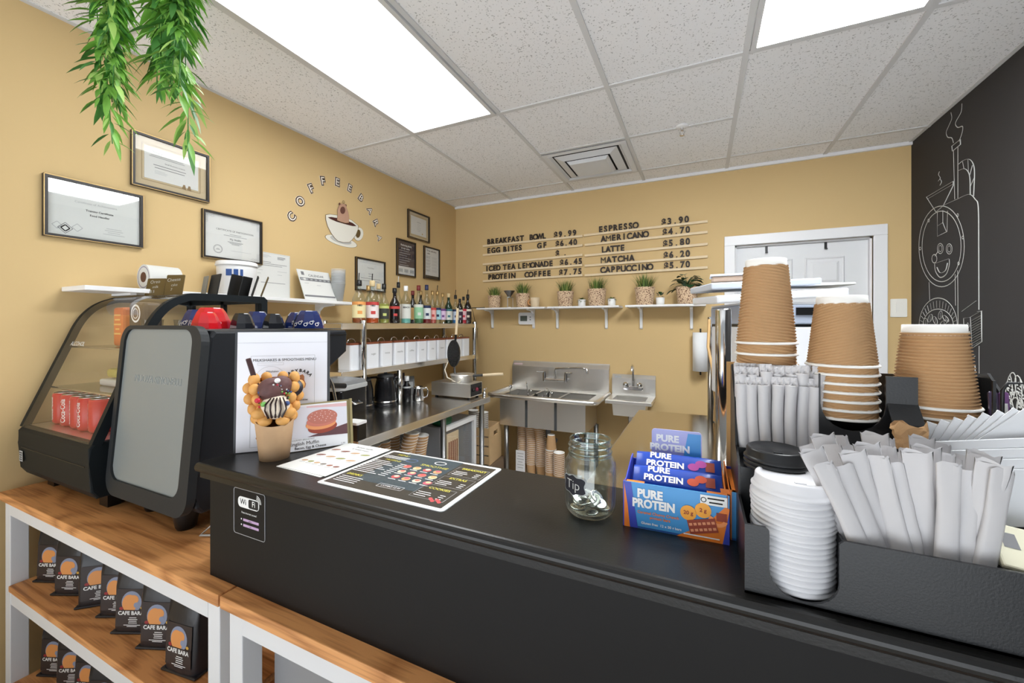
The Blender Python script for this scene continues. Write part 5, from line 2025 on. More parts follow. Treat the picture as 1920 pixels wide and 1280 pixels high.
wall_shelf(.70, 2.03, 1.578, .20, 'long white wall shelf holding papers and cups above the coffee machine', (.86, 1.87))
t = thing('plastic_tub', 'white plastic tub with a blue printed band on the wall shelf', 'tub', (-2.175, 1.30, 1.578))
MB().lathe([(0, 0), (.078, 0), (.082, .004), (.088, .135), (.088, .15)], WHITE, 32).build('tub_body', t)
MB().lathe([(.088, .150), (.094, .150), (.094, .157), (.091, .159), (.091, .168), (.086, .172), (0, .172)], WHITE, 32).build('lid', t)
mb = MB()
for k, (a0, ln) in enumerate(((-62, .3), (-40, .22), (-22, .14))):
    co, fa = [], []
    for i in range(9):
        a = R(a0) + ln * i / 8
        for z in (.095, .128):
            co.append((.0885 * cos(a), .0885 * sin(a), z))
    for i in range(8):
        fa.append((2 * i, 2 * i + 2, 2 * i + 3, 2 * i + 1))
    mb.add(co, fa, mat('tub_blue', (44, 78, 140), 0.4), True)
mb.build('printed_band', t)
t = thing('paper_roll', 'white paper roll lying on its side behind the price cards', 'paper roll', (-2.17, .97, 1.578 + .055))
MB().tube([(0, -.06, 0), (0, .06, 0)], .055, PAPER, 24).build('roll', t)
mb = MB()
mb.tube([(0, -.0615, 0), (0, .0615, 0)], .022, mat('core_brown', (96, 64, 46), 0.8), 16)
mb.ring(0, 0, .045, .003, mat('lilac_edge', (120, 110, 150), 0.6), frame((0, -.0605, 0), (1, 0, 0), (0, 0, 1)), 0, 20)
mb.build('core', t)

# papers standing on that shelf
mb = MB(LEFTW(0, 0))
M = frame((0, 0, 0), (0, 1, 0), (0, 0, 1))
mb = MB(frame((0, 0, 0), (0, 1, 0), (0, .0, 1)))
mb.box((0, .135, .004), (.222, .27, .004), PAPER)
bars(mb, Matrix(), -.07, .255, [.05, .06, .04], .006, .0018, PALE_INK, .0065, 'L')
bars(mb, Matrix(), .03, .25, [.05, .05, .04], .006, .003, GREY_INK, .0065, 'L')
bars(mb, Matrix(), -.09, .215, [.08, .18, .15], .010, .0026, GREY_INK, .0065, 'L')
bars(mb, Matrix(), -.09, .165, [.03, .02], .02, .002, PALE_INK, .0065, 'L')
bars(mb, Matrix(), .03, .165, [.06, .03], .02, .002, PALE_INK, .0065, 'L')
bars(mb, Matrix(), -.07, .095, [.15], .02, .0026, GREY_INK, .0065, 'L')
mb.outline(0, .135, .214, .262, .0015, PALE_INK, Matrix(), .0063)
tag(mb.build('notice_sheet', None, (XL, 1.567, 1.5785)), 'white printed notice sheet standing against the wall on the shelf', 'notice')
mb = MB(frame((0.115, 0, 0), (0, 1, 0), (-.42, 0, 1)))
mb.box((0, .105, .003), (.235, .205, .005), PAPER)
mb.text('CALENDAR', .022, GREY_INK, T(.01, .17, .006), bold=.02)
mb.rect(0, .142, .225, .020, GREY_INK, Matrix(), .006)
bars(mb, Matrix(), -.09, .142, [.018], .02, .012, PAPER, .0065, 'L')
for k in range(7):
    mb.rect(-.098 + .0325 * k, .142, .016, .008, PALE_INK, Matrix(), .0068)
mb.rect(0, .028, .225, .012, GREY_INK, Matrix(), .006)
mb.rect(-.085, .182, .02, .024, GREY_INK, Matrix(), .006)
bars(mb, Matrix(), -.09, .115, [.03], .02, .003, PALE_INK, .006, 'L')
bars(mb, Matrix(), -.005, .105, [.03], .02, .003, PALE_INK, .006, 'L')
tag(mb.build('desk_calendar', None, (XL, 1.815, 1.5785)), 'white wall calendar leaning on the shelf beside the clear cups', 'calendar')
CUPP = mat('milky_plastic', (216, 219, 220), .25, alpha=.40)
mb = MB()
mb.open_lathe([(0, .001), (.028, .001), (.044, .118), (.046, .12), (.046, .123), (.044, .124)], CUPP, 24)
pc = mb.build('plastic_cup')
for i in range(10):
    o = pc if i == 0 else pc.copy()
    if i:
        COL.objects.link(o)
    o.location = (-2.19, 1.96, 1.5785 + .0105 * i)
    tag(o, ('topmost' if i == 9 else ORD[9 - i] + ' from the top') + ' clear plastic cup in the stack beside the calendar', 'plastic cup', 'stacked clear plastic cups')

# ---------------------------------------------------------------- standing signs and the waffle cone display on the bar
p0, p1 = Vector((-1.075, .640, ZBAR)), Vector((-.925, .788, ZBAR))
rz = math.atan2(p1.y - p0.y, p1.x - p0.x)
cen = (p0 + p1) / 2
t = thing('menu_stand', 'tall white milkshake menu in a dark stand leaning on the coffee machine', 'menu', cen, rz)
lean = .06
M = frame((0, 0, 0), (1, 0, 0), (0, lean, 1))
w, h = .212, .312
mb = MB(M)
mb.box((0, h / 2, -.006), (w + .012, h + .004, .010), DARK_GREY)
mb.build('stand', t)
mb = MB(M)
mb.box((0, h / 2, .0), (w, h - .004, .002), mat('menu_white', (228, 229, 236), 0.35))
mb.build('sheet', t)
mb = MB(M)
z = .0018
mb.rect(0, h - .03, w, .0006, PALE_INK, Matrix(), z)
mb.outline(.0, .13, .150, .235, .0007, PALE_INK, Matrix(), z)
mb.text('MILKSHAKES & SMOOTHIES MENU', .0098, INK, T(.004, .236, z), bold=.02)
mb.outline(-.03, .226, .06, .006, .0005, PALE_INK, Matrix(), z)
mb.text('Milkshakes', .0068, INK, T(-.026, .206, z), bold=.02)
bars(mb, Matrix(), -.066, .188, [.05, .055, .05, .046, .052], .011, .0022, GREY_INK, z, 'L')
mb.ring(-.03, .17, .04, .0006, PALE_INK, Matrix(), z, 24, .05, 0, pi)
mb.text('Smoothies', .0065, INK, T(.045, .128, z), bold=.02)
bars(mb, Matrix(), .02, .112, [.04, .045, .04], .011, .0022, GREY_INK, z, 'L')
for i, ch in enumerate('CAPYBARA'):
    a = R(146 - 16 * i)
    mb.text(ch, .0115, INK, T(.036 + .034 * cos(a), .178 + .028 * sin(a), z, a - pi / 2), bold=.03)
CAPP = mat('print_capybara', (170, 112, 74), 0.6)
mb.prism([(.024, .178), (.022, .186), (.028, .192), (.038, .193), (.046, .196), (.050, .190), (.050, .180), (.054, .170), (.052, .160), (.044, .158), (.036, .162), (.034, .172), (.028, .175)], .0003, CAPP, T(0, 0, z))
mb.disc(-.05, .035, .012, .006, CAPP, Matrix(), z)
mb.build('print', t)

p0, p1 = Vector((-.985, .635 + .02, ZBAR)), Vector((-.876, .828, ZBAR))
rz = math.atan2(p1.y - p0.y, p1.x - p0.x)
d_ = (p1 - p0).normalized()
w, h = .178, .122
cen = p1 - d_ * (w / 2)
t = thing('photo_stand', 'small framed picture of an English muffin sandwich on the bar', 'sign', cen, rz)
M = frame((0, 0, 0), (1, 0, 0), (0, .16, 1))
mb = MB(M)
mb.box((0, h / 2, -.007), (w, h, .010), mat('stand_olive', (150, 138, 100), 0.4))
mb.box((w / 2 + .002, h / 2, -.004), (.006, h + .004, .014), mat('stand_olive', (150, 138, 100), 0.4))
mb.build('stand', t)
mb = MB(M)
mb.box((-.003, h / 2 - .001, 0), (w - .012, h - .006, .002), mat('sign_white', (226, 227, 230), 0.4))
mb.build('sheet', t)
mb = MB(M)
z = .0014
mb.add([(-.085, .034, z), (.080, .030, z), (.080, h - .008, z), (-.085, h - .008, z)], [(0, 1, 2, 3)], mat('print_pale_grey', (212, 212, 220), 0.4))
mb.add([(-.02, .034, z + .0002), (.080, .030, z + .0002), (.080, .058, z + .0002)], [(0, 1, 2)], mat('print_plum', (96, 66, 70), 0.5))
mb.add([(-.02, h - .012, z + .0002), (.080, h - .018, z + .0002), (.080, h - .008, z + .0002), (-.02, h - .008, z + .0002)], [(0, 1, 2, 3)], mat('print_pink', (214, 176, 178), 0.5))
MUF = mat('print_muffin', (180, 112, 98), 0.6)
mb.prism(ell(.018, .056, .036, .016, 4), .0002, mat('print_meat', (150, 70, 54), 0.5), T(0, 0, z + .0004))
mb.prism(ell(.014, .064, .037, .014, 2), .0002, mat('print_cheese', (222, 150, 100), 0.5), T(0, 0, z + .0007))
mb.prism(ell(.016, .072, .037, .014, 2), .0002, mat('print_ham', (196, 120, 104), 0.5), T(0, 0, z + .0010))
mb.prism(ell(.018, .083, .037, .019, 0), .0002, MUF, T(0, 0, z + .0013))
for k in range(26):
    a, r_ = k * 2.4, .006 * k ** .5
    mb.disc(.018 + r_ * 1.1 * cos(a), .085 + r_ * .5 * sin(a), .0016, .001, mat('print_dust', (216, 186, 180), 0.6), Matrix(), z + .0016, 6)
mb.text('GOURMET BREAKFAST', .0055, GREY_INK, T(-.03, .029, z + .0003), bold=.0)
mb.text('English Muffin', .0125, INK, T(-.026, .0195, z + .0003), bold=.01)
mb.text('Bacon, Egg & Cheese', .0088, INK, T(-.012, .0085, z + .0003), bold=.01)
mb.text('5.99', .006, GREY_INK, T(.068, .006, z + .0003))
mb.build('print', t)

# waffle cone display
KC = mat('kraft_cup', (196, 160, 122), 0.8, noise=.05, nscale=80)
WAF = mat('waffle_golden', (218, 160, 88), 0.5, noise=.18, nscale=18)
WAF_D = mat('waffle_brown', (186, 112, 44), 0.5)
t = thing('waffle_cone', 'bubble waffle cone filled with ice cream in a brown paper cup on the bar', 'dessert', (-.957, .662, ZBAR), math.atan2(.662, -.945) + pi / 2 + pi)
# local -y faces the viewer
co, fa = [], []
n = 36
for j in range(2):
    for k in range(n):
        a = 2 * pi * k / n
        r_ = (.0330, .0435)[j]
        z = 0 if j == 0 else .102 - .016 * cos(a + pi / 2)
        co.append((r_ * cos(a), r_ * sin(a), z))
for k in range(n):
    q = (k + 1) % n
    fa.append((k, q, n + q, n + k))
fa.append(tuple(range(n - 1, -1, -1)))
mb = MB()
mb.add(co, fa, KC, True)
mb.build('paper_cup', t)
mb = MB()
# waffle sheet: a wide cone open to the front with bubbles
rows = [(.10, .038, -1.2), (.125, .046, -.95), (.15, .052, -.70), (.175, .054, -.45), (.196, .046, .10)]
sheet_co, sheet_fa = [], []
ns = 24
for z, r_, a0 in rows:
    for k in range(ns + 1):
        a = (-pi / 2 + .5 + (a0 + 1.2) * .55) + (2 * pi - 1.0 - (a0 + 1.2) * 1.1) * k / ns
        sheet_co.append((r_ * cos(a), r_ * .7 * sin(a) + .006, z))
for i in range(len(rows) - 1):
    for k in range(ns):
        sheet_fa.append((i * (ns + 1) + k, i * (ns + 1) + k + 1, (i + 1) * (ns + 1) + k + 1, (i + 1) * (ns + 1) + k))
mb.add(sheet_co, sheet_fa, WAF_D, True)
for i, (z, r_, a0) in enumerate(rows):
    nb_ = 9 - i
    for k in range(nb_ + 1):
        s0 = -pi / 2 + .45 + (a0 + 1.2) * .55
        a = s0 + (2 * pi - .9 - (a0 + 1.2) * 1.1) * k / nb_
        mb.ball(((r_ + .001) * cos(a), (r_ + .001) * .7 * sin(a) + .006, z), (.0125, .0105, .0140), WAF, None, 12, 8)
for x, z in ((-.020, .100), (.017, .097), (-.033, .118), (.031, .116)):
    mb.ball((x, -.034, z), (.0155, .011, .0125), WAF, None, 12, 8)
mb.build('bubble_waffle', t)
CHOC = mat('choc_ice_cream', (98, 66, 64), 0.6, noise=.25, nscale=120, bump=.6, bscale=120)
VAN = mat('vanilla_ice_cream', (234, 218, 198), 0.5, noise=.05, nscale=60, bump=.3, bscale=90)
mb = MB()
mb.ball((-.006, -.022, .172), (.031, .026, .029), CHOC, None, 20, 14)
mb.ball((.014, -.018, .180), (.025, .024, .024), CHOC, None, 20, 14)
mb.build('chocolate_scoop', t)
mb = MB()
mb.ball((.002, -.028, .132), (.031, .026, .031), VAN, None, 20, 14)
mb.build('vanilla_scoop', t)
mb = MB()
SAU = mat('chocolate_sauce', (44, 24, 22), 0.15)
for k in range(5):
    x = -.018 + .010 * k
    mb.tube([(x * .6 + .004, -.050, .156), (x, -.0535, .142), (x * 1.1, -.0530, .128), (x * .7, -.046, .108)], [.0014, .0022, .0018, .0026], SAU, 6)
mb.build('chocolate_sauce', t)
MB().box((0, 0, .036), (.011, .011, .074), mat('chocolate_stick', (62, 36, 36), 0.4), T(-.036, -.006, .178, 0, 0, R(-15)), .002).build('chocolate_wafer', t)
MB().lathe([(0, -.004), (.021, -.004), (.0225, -.002), (.0225, .002), (.021, .004), (0, .004)], mat('cookie_black', (44, 38, 42), 0.4), 24, T(.040, -.010, .172, 0, R(70), R(20))).build('sandwich_cookie', t)
mb = MB()
rn = random.Random(8)
sw = [mat('candy_red', (196, 40, 60), 0.3), WHITE_INK, mat('candy_green', (120, 180, 90), 0.3), SAU, mat('candy_blue', (70, 90, 140), 0.3)]
for k in range(46):
    a = rn.uniform(0, 6.28)
    r_ = rn.uniform(.6, 1)
    mb.ball((.040 * r_ * cos(a), -.044 + .012 * abs(cos(a)) * r_, .150 + .036 * r_ * sin(a)), (.0028, .0022, .0026), sw[k % 5], None, 6, 4)
for x, z, m in ((-.034, .152, 0), (.026, .140, 4), (.006, .196, 1), (-.022, .142, 2)):
    mb.ball((x, -.046, z), (.007, .004, .006), sw[m], None, 10, 6)
mb.build('candy_toppings', t)

# ---------------------------------------------------------------- hanging bamboo-leaf vines
def vine(x, y, z0, z1, label, spread, seed, nl, strands):
    t = thing('hanging_vine', label, 'hanging plant', (x, y, ZC))
    rn = random.Random(seed)
    st = MB()
    lf = MB()
    for s in range(strands):
        L = (ZC - z1) * (1 if s == 0 else rn.uniform(.5, .86))
        ph, am = rn.uniform(0, 6), rn.uniform(.3, 1)
        ox, oy = spread * rn.uniform(-1, 1) * (0 if s == 0 else 1), spread * rn.uniform(-.6, .6)
        P = []
        for k in range(16):
            u = k / 15
            P.append(Vector((ox * min(1, u * 2.2) + .012 * am * sin(ph + 5 * u), oy * min(1, u * 2.2) + .012 * am * cos(ph + 4 * u), -L * u)))
        st.tube(P, .0016, GREEN_LEAF[1], 5)
        zvis = ZC - 2.46
        cnt = int(nl * L / .7)
        for i in range(cnt):
            u = (zvis / L) * .8 + (1 - (zvis / L) * .8) * i / cnt
            f = u * 15
            k = min(14, int(f))
            p = P[k].lerp(P[k + 1], f - k)
            az = rn.uniform(0, 2 * pi)
            dn = rn.uniform(.25, 1.15)
            ln = rn.uniform(.055, .098) * (1 - .25 * u)
            wd = ln * rn.uniform(.09, .14)
            d = Vector((cos(az) * cos(dn), sin(az) * cos(dn), -sin(dn)))
            sd = d.cross(Vector((0, 0, 1))).normalized()
            nn = sd.cross(d)
            m = GREEN_LEAF[(0, 0, 1, 2, 0, 1)[rn.randrange(6)]]
            pts = []
            base_ = p + d * .008
            for q, ww in ((0, .05), (.25, .8), (.5, 1), (.75, .65), (1, 0)):
                c = base_ + d * ln * q + Vector((0, 0, -ln * .28 * q * q))
                pts.append((c, ww))
            co, fa = [], []
            for c, ww in pts:
                co += [c - sd * wd * ww + nn * wd * .25 * ww, c, c + sd * wd * ww + nn * wd * .25 * ww]
            for j in range(4):
                fa += [(3 * j, 3 * j + 1, 3 * j + 4, 3 * j + 3), (3 * j + 1, 3 * j + 2, 3 * j + 5, 3 * j + 4)]
            lf.add(co, fa, m, True)
    mb = MB()
    mb.lathe([(0, 0), (.012, 0), (.012, -.004), (.003, -.006), (.003, -.02), (0, -.02)], WHITE, 12)
    mb.build('ceiling_hook', t)
    st.build('stem', t)
    lf.build('foliage', t)


vine(-1.64, .60, 2.5, 1.985, 'thinner trailing green vine hanging closer to the wall shelf end', .042, 3, 66, 7)
vine(-1.335, .63, 2.5, 1.945, 'fuller trailing green vine hanging in front of the beige mounted certificate', .052, 9, 80, 10)

# ================================================================ plant shelves on the back wall
POT_W = mat('pot_white', (236, 236, 234), 0.4)
SOIL = mat('soil', (60, 44, 34), 0.9)
SHZ = 1.586


def back_shelf(x0, x1, label, brks):
    t = thing('floating_shelf', label, 'wall shelf', ((x0 + x1) / 2, YB, SHZ), 0, 'white plant shelves on the tan wall')
    L = x1 - x0
    MB().span((-L / 2, -.20, -.016), (L / 2, -.0005, 0), WHITE, .002).build('board', t)
    for x in brks:
        xx = x - (x0 + x1) / 2
        mb = MB(frame((xx - .011, -.0005, 0), (0, -1, 0), (0, 0, 1)))
        mb.prism([(.0, -.016), (.16, -.016), (.16, -.026), (.06, -.032), (.026, -.056), (.018, -.185), (.008, -.195), (.0, -.19)], .022, WHITE, None, .002)
        mb.build('bracket', t)


back_shelf(on(893, 580, y=3.345).x, on(1021, 580, y=3.345).x, 'white plant shelf next to the room corner above the thermostat', (-1.835, -1.40))
back_shelf(on(1026, 575, y=3.345).x, on(1160, 575, y=3.345).x, 'middle white plant shelf above the steel sink', (-1.165, -.72))
back_shelf(on(1172, 573, y=3.345).x, .035, 'white plant shelf beside the door above the hand sink', (-.43, -.045))


def grass_pot(u, h, r_, gh, seed, label):
    x = on(u, 575, y=3.445).x
    t = thing('grass_plant', label, 'potted plant', (x, 3.445, SHZ), 0, 'grass plants in woven pots')
    MB().lathe([(0, 0), (r_ * .78, 0), (r_ * .82, .004), (r_, h), (r_ * .95, h), (r_ * .92, h - .012), (0, h - .012)], BASKET, 26).build('pot', t)
    mb = MB()
    rn = random.Random(seed)
    for k in range(150):
        a, q = rn.uniform(0, 2 * pi), r_ * .75 * rn.random() ** .6
        bx, by = q * cos(a), q * sin(a)
        out = rn.uniform(.1, .75) * (.35 + q / r_)
        hh = gh * rn.uniform(.65, 1.05) * (1.15 - out * .45)
        w = rn.uniform(.0024, .0042)
        sx, sy = -sin(a) * w, cos(a) * w
        pts = []
        for j in range(4):
            v = j / 3
            d = out * hh * v ** 1.6
            pts.append((bx + cos(a) * d, by + sin(a) * d, h - .012 + hh * v * (1 - .12 * v), 1 - v * .9))
        co, fa = [], []
        for px, py, pz, ww in pts:
            co += [(px - sx * ww, py - sy * ww, pz), (px + sx * ww, py + sy * ww, pz)]
        for j in range(3):
            fa.append((2 * j, 2 * j + 1, 2 * j + 3, 2 * j + 2))
        mb.add(co, fa, GRASS_M[(0, 1, 0, 2)[k % 4]])
    mb.build('grass_blades', t)


grass_pot(927, .118, .064, .110, 1, 'grass plant in a woven pot nearest the room corner')
grass_pot(980, .130, .066, .125, 2, 'grass plant in a woven pot beside the metal coffee dripper')
grass_pot(1060, .135, .074, .125, 3, 'grass plant in a woven pot at the start of the middle shelf')
grass_pot(1119, .145, .080, .130, 4, 'broad grass plant in a woven pot between two tiny white pots')
grass_pot(1209, .145, .080, .135, 5, 'grass plant in a woven pot on the shelf beside the door')


def leaf(mb, base_, d, ln, wd, m, droop=.3, up=Vector((0, 0, 1))):
    d = d.normalized()
    sd = d.cross(up)
    sd = sd.normalized() if sd.length > 1e-4 else Vector((1, 0, 0))
    nn = sd.cross(d)
    co, fa = [], []
    for q, ww in ((0, .1), (.2, .75), (.45, 1), (.7, .85), (.9, .4), (1, 0)):
        c = base_ + d * ln * q + Vector((0, 0, -ln * droop * q * q))
        co += [c - sd * wd * ww + nn * wd * .2 * ww, c, c + sd * wd * ww + nn * wd * .2 * ww]
    for j in range(5):
        fa += [(3 * j, 3 * j + 1, 3 * j + 4, 3 * j + 3), (3 * j + 1, 3 * j + 2, 3 * j + 5, 3 * j + 4)]
    mb.add(co, fa, m, True)


def small_pot(u, label, seed, style):
    x = on(u, 575, y=3.43).x
    t = thing('potted_plant', label, 'potted plant', (x, 3.43, SHZ), 0, 'tiny plants in white pots')
    MB().lathe([(0, 0), (.026, 0), (.031, .006), (.033, .058), (.030, .058), (.029, .05), (0, .05)], POT_W, 22).build('pot', t)
    mb = MB()
    rn = random.Random(seed)
    for k in range(34 if style == 0 else 16):
        a = rn.uniform(0, 2 * pi)
        e = rn.uniform(.15, 1.1)
        d = Vector((cos(a) * cos(e), sin(a) * cos(e), sin(e)))
        if style == 0:
            leaf(mb, Vector((0, 0, .05)), d, rn.uniform(.045, .068), .005, GRASS_M[k % 2], .5)
        else:
            leaf(mb, Vector((d.x * .02, d.y * .02, .055 + .035 * sin(e))), d, rn.uniform(.024, .034), .011, DEEP_LEAF, .2)
    mb.build('leaves', t)


small_pot(1091, 'tiny spiky plant in a white pot between two woven pots', 1, 0)
small_pot(1147, 'tiny spiky plant in a white pot at the end of the middle shelf', 2, 0)
small_pot(1238, 'tiny round leaved plant in a white pot beside the leafy plant', 3, 1)

x = on(1288, 570, y=3.44).x
t = thing('leafy_plant', 'dark green leafy plant spilling over a woven pot beside the door', 'potted plant', (x, 3.44, SHZ))
MB().lathe([(0, 0), (.062, 0), (.066, .004), (.082, .135), (.077, .135), (.074, .12), (0, .12)], BASKET, 26).build('pot', t)
mb = MB()
sm = MB()
rn = random.Random(4)
for k in range(44):
    a = rn.uniform(0, 2 * pi)
    e = rn.uniform(-.5, 1.3)
    rr = rn.uniform(.04, .095)
    d = Vector((cos(a) * cos(e), sin(a) * cos(e), sin(e)))
    p = Vector((d.x * rr * 1.15, d.y * rr * .9, .145 + d.z * rr))
    sm.tube([(0, 0, .12), (p * .5 + Vector((0, 0, .085))), p], .0018, DEEP_LEAF, 5)
    d2 = Vector((d.x, d.y, d.z * .3 - .2))
    leaf(mb, p, d2, rn.uniform(.042, .058), rn.uniform(.022, .030), DEEP_LEAF, .35)
sm.build('stems', t)
mb.build('leaves', t)

x = on(955, 577, y=3.44).x
t = thing('pour_over_dripper', 'metal cone coffee dripper on a wire stand between the woven pots', 'coffee dripper', (x, 3.44, SHZ))
mb = MB()
mb.open_lathe([(.006, .092), (.052, .158), (.053, .160), (.050, .158), (.004, .094)], STEEL_DK, 28)
mb.build('cone', t)
mb = MB()
mb.tube([(.034 * cos(2 * pi * k / 24), .034 * sin(2 * pi * k / 24), .098) for k in range(24)], .003, CHROME, 6, True)
mb.lathe([(0, 0), (.038, 0), (.040, .003), (.038, .006), (0, .006)], CHROME, 24)
for a in (0.5, 2.6, 4.7):
    mb.tube([(.034 * cos(a), .034 * sin(a), .098), (.033 * cos(a), .033 * sin(a), .004)], .0025, CHROME, 6)
mb.build('stand', t)
x = on(1003, 577, y=3.43).x
t = thing('mug', 'cream mug with a brown bear-ear ring handle on the first plant shelf', 'mug', (x, 3.43, SHZ))
CRM = mat('mug_cream', (222, 202, 170), 0.35)
MB().lathe([(0, 0), (.030, 0), (.038, .01), (.042, .06), (.042, .088), (.039, .088), (.037, .06), (0, .012)], CRM, 28).build('bowl', t)
mb = MB()
mb.tube([(-.040 + .020 * cos(2 * pi * k / 18), -.014, .045 + .022 * sin(2 * pi * k / 18)) for k in range(18)], .0075, mat('mug_tan', (196, 140, 86), 0.4), 8, True)
mb.build('handle', t)
mb = MB()
mb.tube([(-1.99, YB - .19, 1.588), (-1.93, YB - .15, 1.590), (-1.86, YB - .17, 1.590)], .004, BLACK, 8)
mb.tube([(-1.99, YB - .19, 1.588), (-2.0, YB - .15, 1.56), (-2.03, YB - .06, 1.47), (-2.02, YB - .02, 1.42), (-2.035, YB - .01, 1.30), (-2.06, YB - .012, 1.18)], .0025, BLACK, 6)
tag(mb.build('power_cable'), 'thin black cable running down the wall from the first plant shelf', 'cable')

# ================================================================ stainless work table with double overshelf along the certificates wall
ZT = 0.87
TX1, TY0, TY1 = -1.49, 1.45, 2.80
t = thing('steel_work_table', 'stainless steel work table with two raised shelves below the bottles', 'work table', (0, 0, 0))
MB().span((XL + .002, TY0, ZT - .045), (TX1, TY1, ZT), STEEL_Y, .004).build('tabletop', t)
for x in (XL + .06, TX1 - .045):
    for y in (TY0 + .06, 2.225, TY1 - .06):
        MB(T(x, y, 0)).lathe([(0, 0), (.024, 0), (.024, .05), (.019, .055), (.019, ZT - .045), (0, ZT - .045)], STEEL_DK, 18).build('leg', t)
MB().span((XL + .03, TY0 + .04, .335), (TX1 - .03, 2.22, .36), STEEL_DK).build('under_shelf', t)
OS0, OS1, OY0, OY1 = XL + .01, -1.895, 1.72, 3.32
for z, y0 in ((1.437, OY0), (1.150, OY0)):
    MB().span((OS0, y0, z - .038), (OS1, OY1, z), STEEL_Y, .003).build('raised_shelf', t)
for x in (OS1 - .012, OS0 + .03):
    for y in (1.90, 3.27):
        MB(T(x, y, 0)).lathe([(0, ZT if y < 3 else .0), (.019, ZT if y < 3 else .0), (.019, 1.452), (.017, 1.456), (0, 1.456)], POLISH, 18).build('post', t)
MB(T(OS1 - .012, 2.235, 0)).lathe([(0, ZT), (.019, ZT), (.019, 1.112), (0, 1.112)], POLISH, 18).build('post', t)
MB(T(OS0 + .03, 2.235, 0)).lathe([(0, ZT), (.019, ZT), (.019, 1.112), (0, 1.112)], POLISH, 18).build('post', t)

# ---------------------------------------------------------------- bottles on the top shelf
def lq(name, rgb):
    return mat(name, rgb, 0.12, coat=0.4)


G_CLEAR = glass_mat('bottle_clear', (240, 244, 242), ior=1.5)
G_GREEN = mat('bottle_green', (26, 52, 34), 0.08, coat=.5)
G_DARK = mat('bottle_dark', (26, 20, 20), 0.08, coat=.5)
CAPS = {'black': BLACK, 'white': WHITE, 'gold': GOLD, 'navy': mat('cap_navy', (30, 38, 74), 0.3), 'red': mat('cap_red', (110, 34, 34), 0.35), 'cork': mat('cap_cork', (206, 184, 140), 0.7), 'steel': CHROME}


def bottle(u, x, topv, r_, shoulder, glass, liquid, fill, lab, lab2, cap, label, pour=None, text=None, square=False):
    r0 = ray(u, 606)
    k = x / r0.x
    y = r0.y * k
    z0 = 1.4375
    h = CAMZ + (608 - topv) / 760 * k - z0
    t = thing('bottle', label, 'bottle', (x, y, z0), 0, 'syrup and spirit bottles on the top steel shelf')
    sh = h * shoulder
    ns = 4 if square else 22
    M = T(0, 0, 0, R(45 - 20) if square else 0)
    rr = r_ * (1.25 if square else 1)
    nk = r_ * .34
    prof = [(0, .001), (rr * .9, .001), (rr, .006), (rr, sh * .86), (rr * .93, sh * .95), (rr * .6, sh * 1.10), (nk * 1.1, sh * 1.22), (nk, sh * 1.3), (nk, h * .90)]
    MB(M).open_lathe(prof, glass, ns if not square else 20).build('glass', t)
    if liquid:
        f = sh * fill
        MB(M).lathe([(0, .003), (rr * .88, .003), (rr * .95, .008), (rr * .95, f), (0, f)], liquid, 20).build('liquid', t)
    mb = MB(M)
    l0, l1 = sh * .20, sh * .80
    mb.open_lathe([(rr * 1.012, l0), (rr * 1.012, l1)], lab, 24)
    if lab2:
        mb.open_lathe([(rr * 1.02, l1 - sh * .12), (rr * 1.02, l1)], lab2, 24)
        a = math.atan2(-y, -x) + .15
        for q in range(7):
            aa = a - .35 + .7 * q / 6
            if q < 6:
                bb = a - .35 + .7 * (q + 1) / 6
                mb.add([(rr * 1.025 * cos(aa), rr * 1.025 * sin(aa), sh * .34), (rr * 1.025 * cos(bb), rr * 1.025 * sin(bb), sh * .34), (rr * 1.025 * cos(bb), rr * 1.025 * sin(bb), sh * .46), (rr * 1.025 * cos(aa), rr * 1.025 * sin(aa), sh * .46)], [(0, 1, 2, 3)], lab2)
    if text:
        a = math.atan2(-y, -x) + .1
        co, fa = wrap_text(text, .03)
        R2 = rr * 1.03
        mb.add([(R2 * cos(a + c[0] * .016 / R2), R2 * sin(a + c[0] * .016 / R2), sh * .66 + c[1] * .016) for c in co], fa, INK if lab not in (DARK_SHEET, G_DARK) else WHITE_INK)
    mb.build('label', t)
    mb = MB()
    c = CAPS[cap]
    mb.lathe([(0, h * .865), (nk * 1.25, h * .865), (nk * 1.3, h * .87), (nk * 1.25, h), (0, h)], c, 16)
    cap_o = mb.build('cap', t)
    if pour:
        MB().tube([(0, 0, h), (0, 0, h + .02), (.006, -.004, h + .045)], .003, CAPS[pour], 6).build('pourer', cap_o)


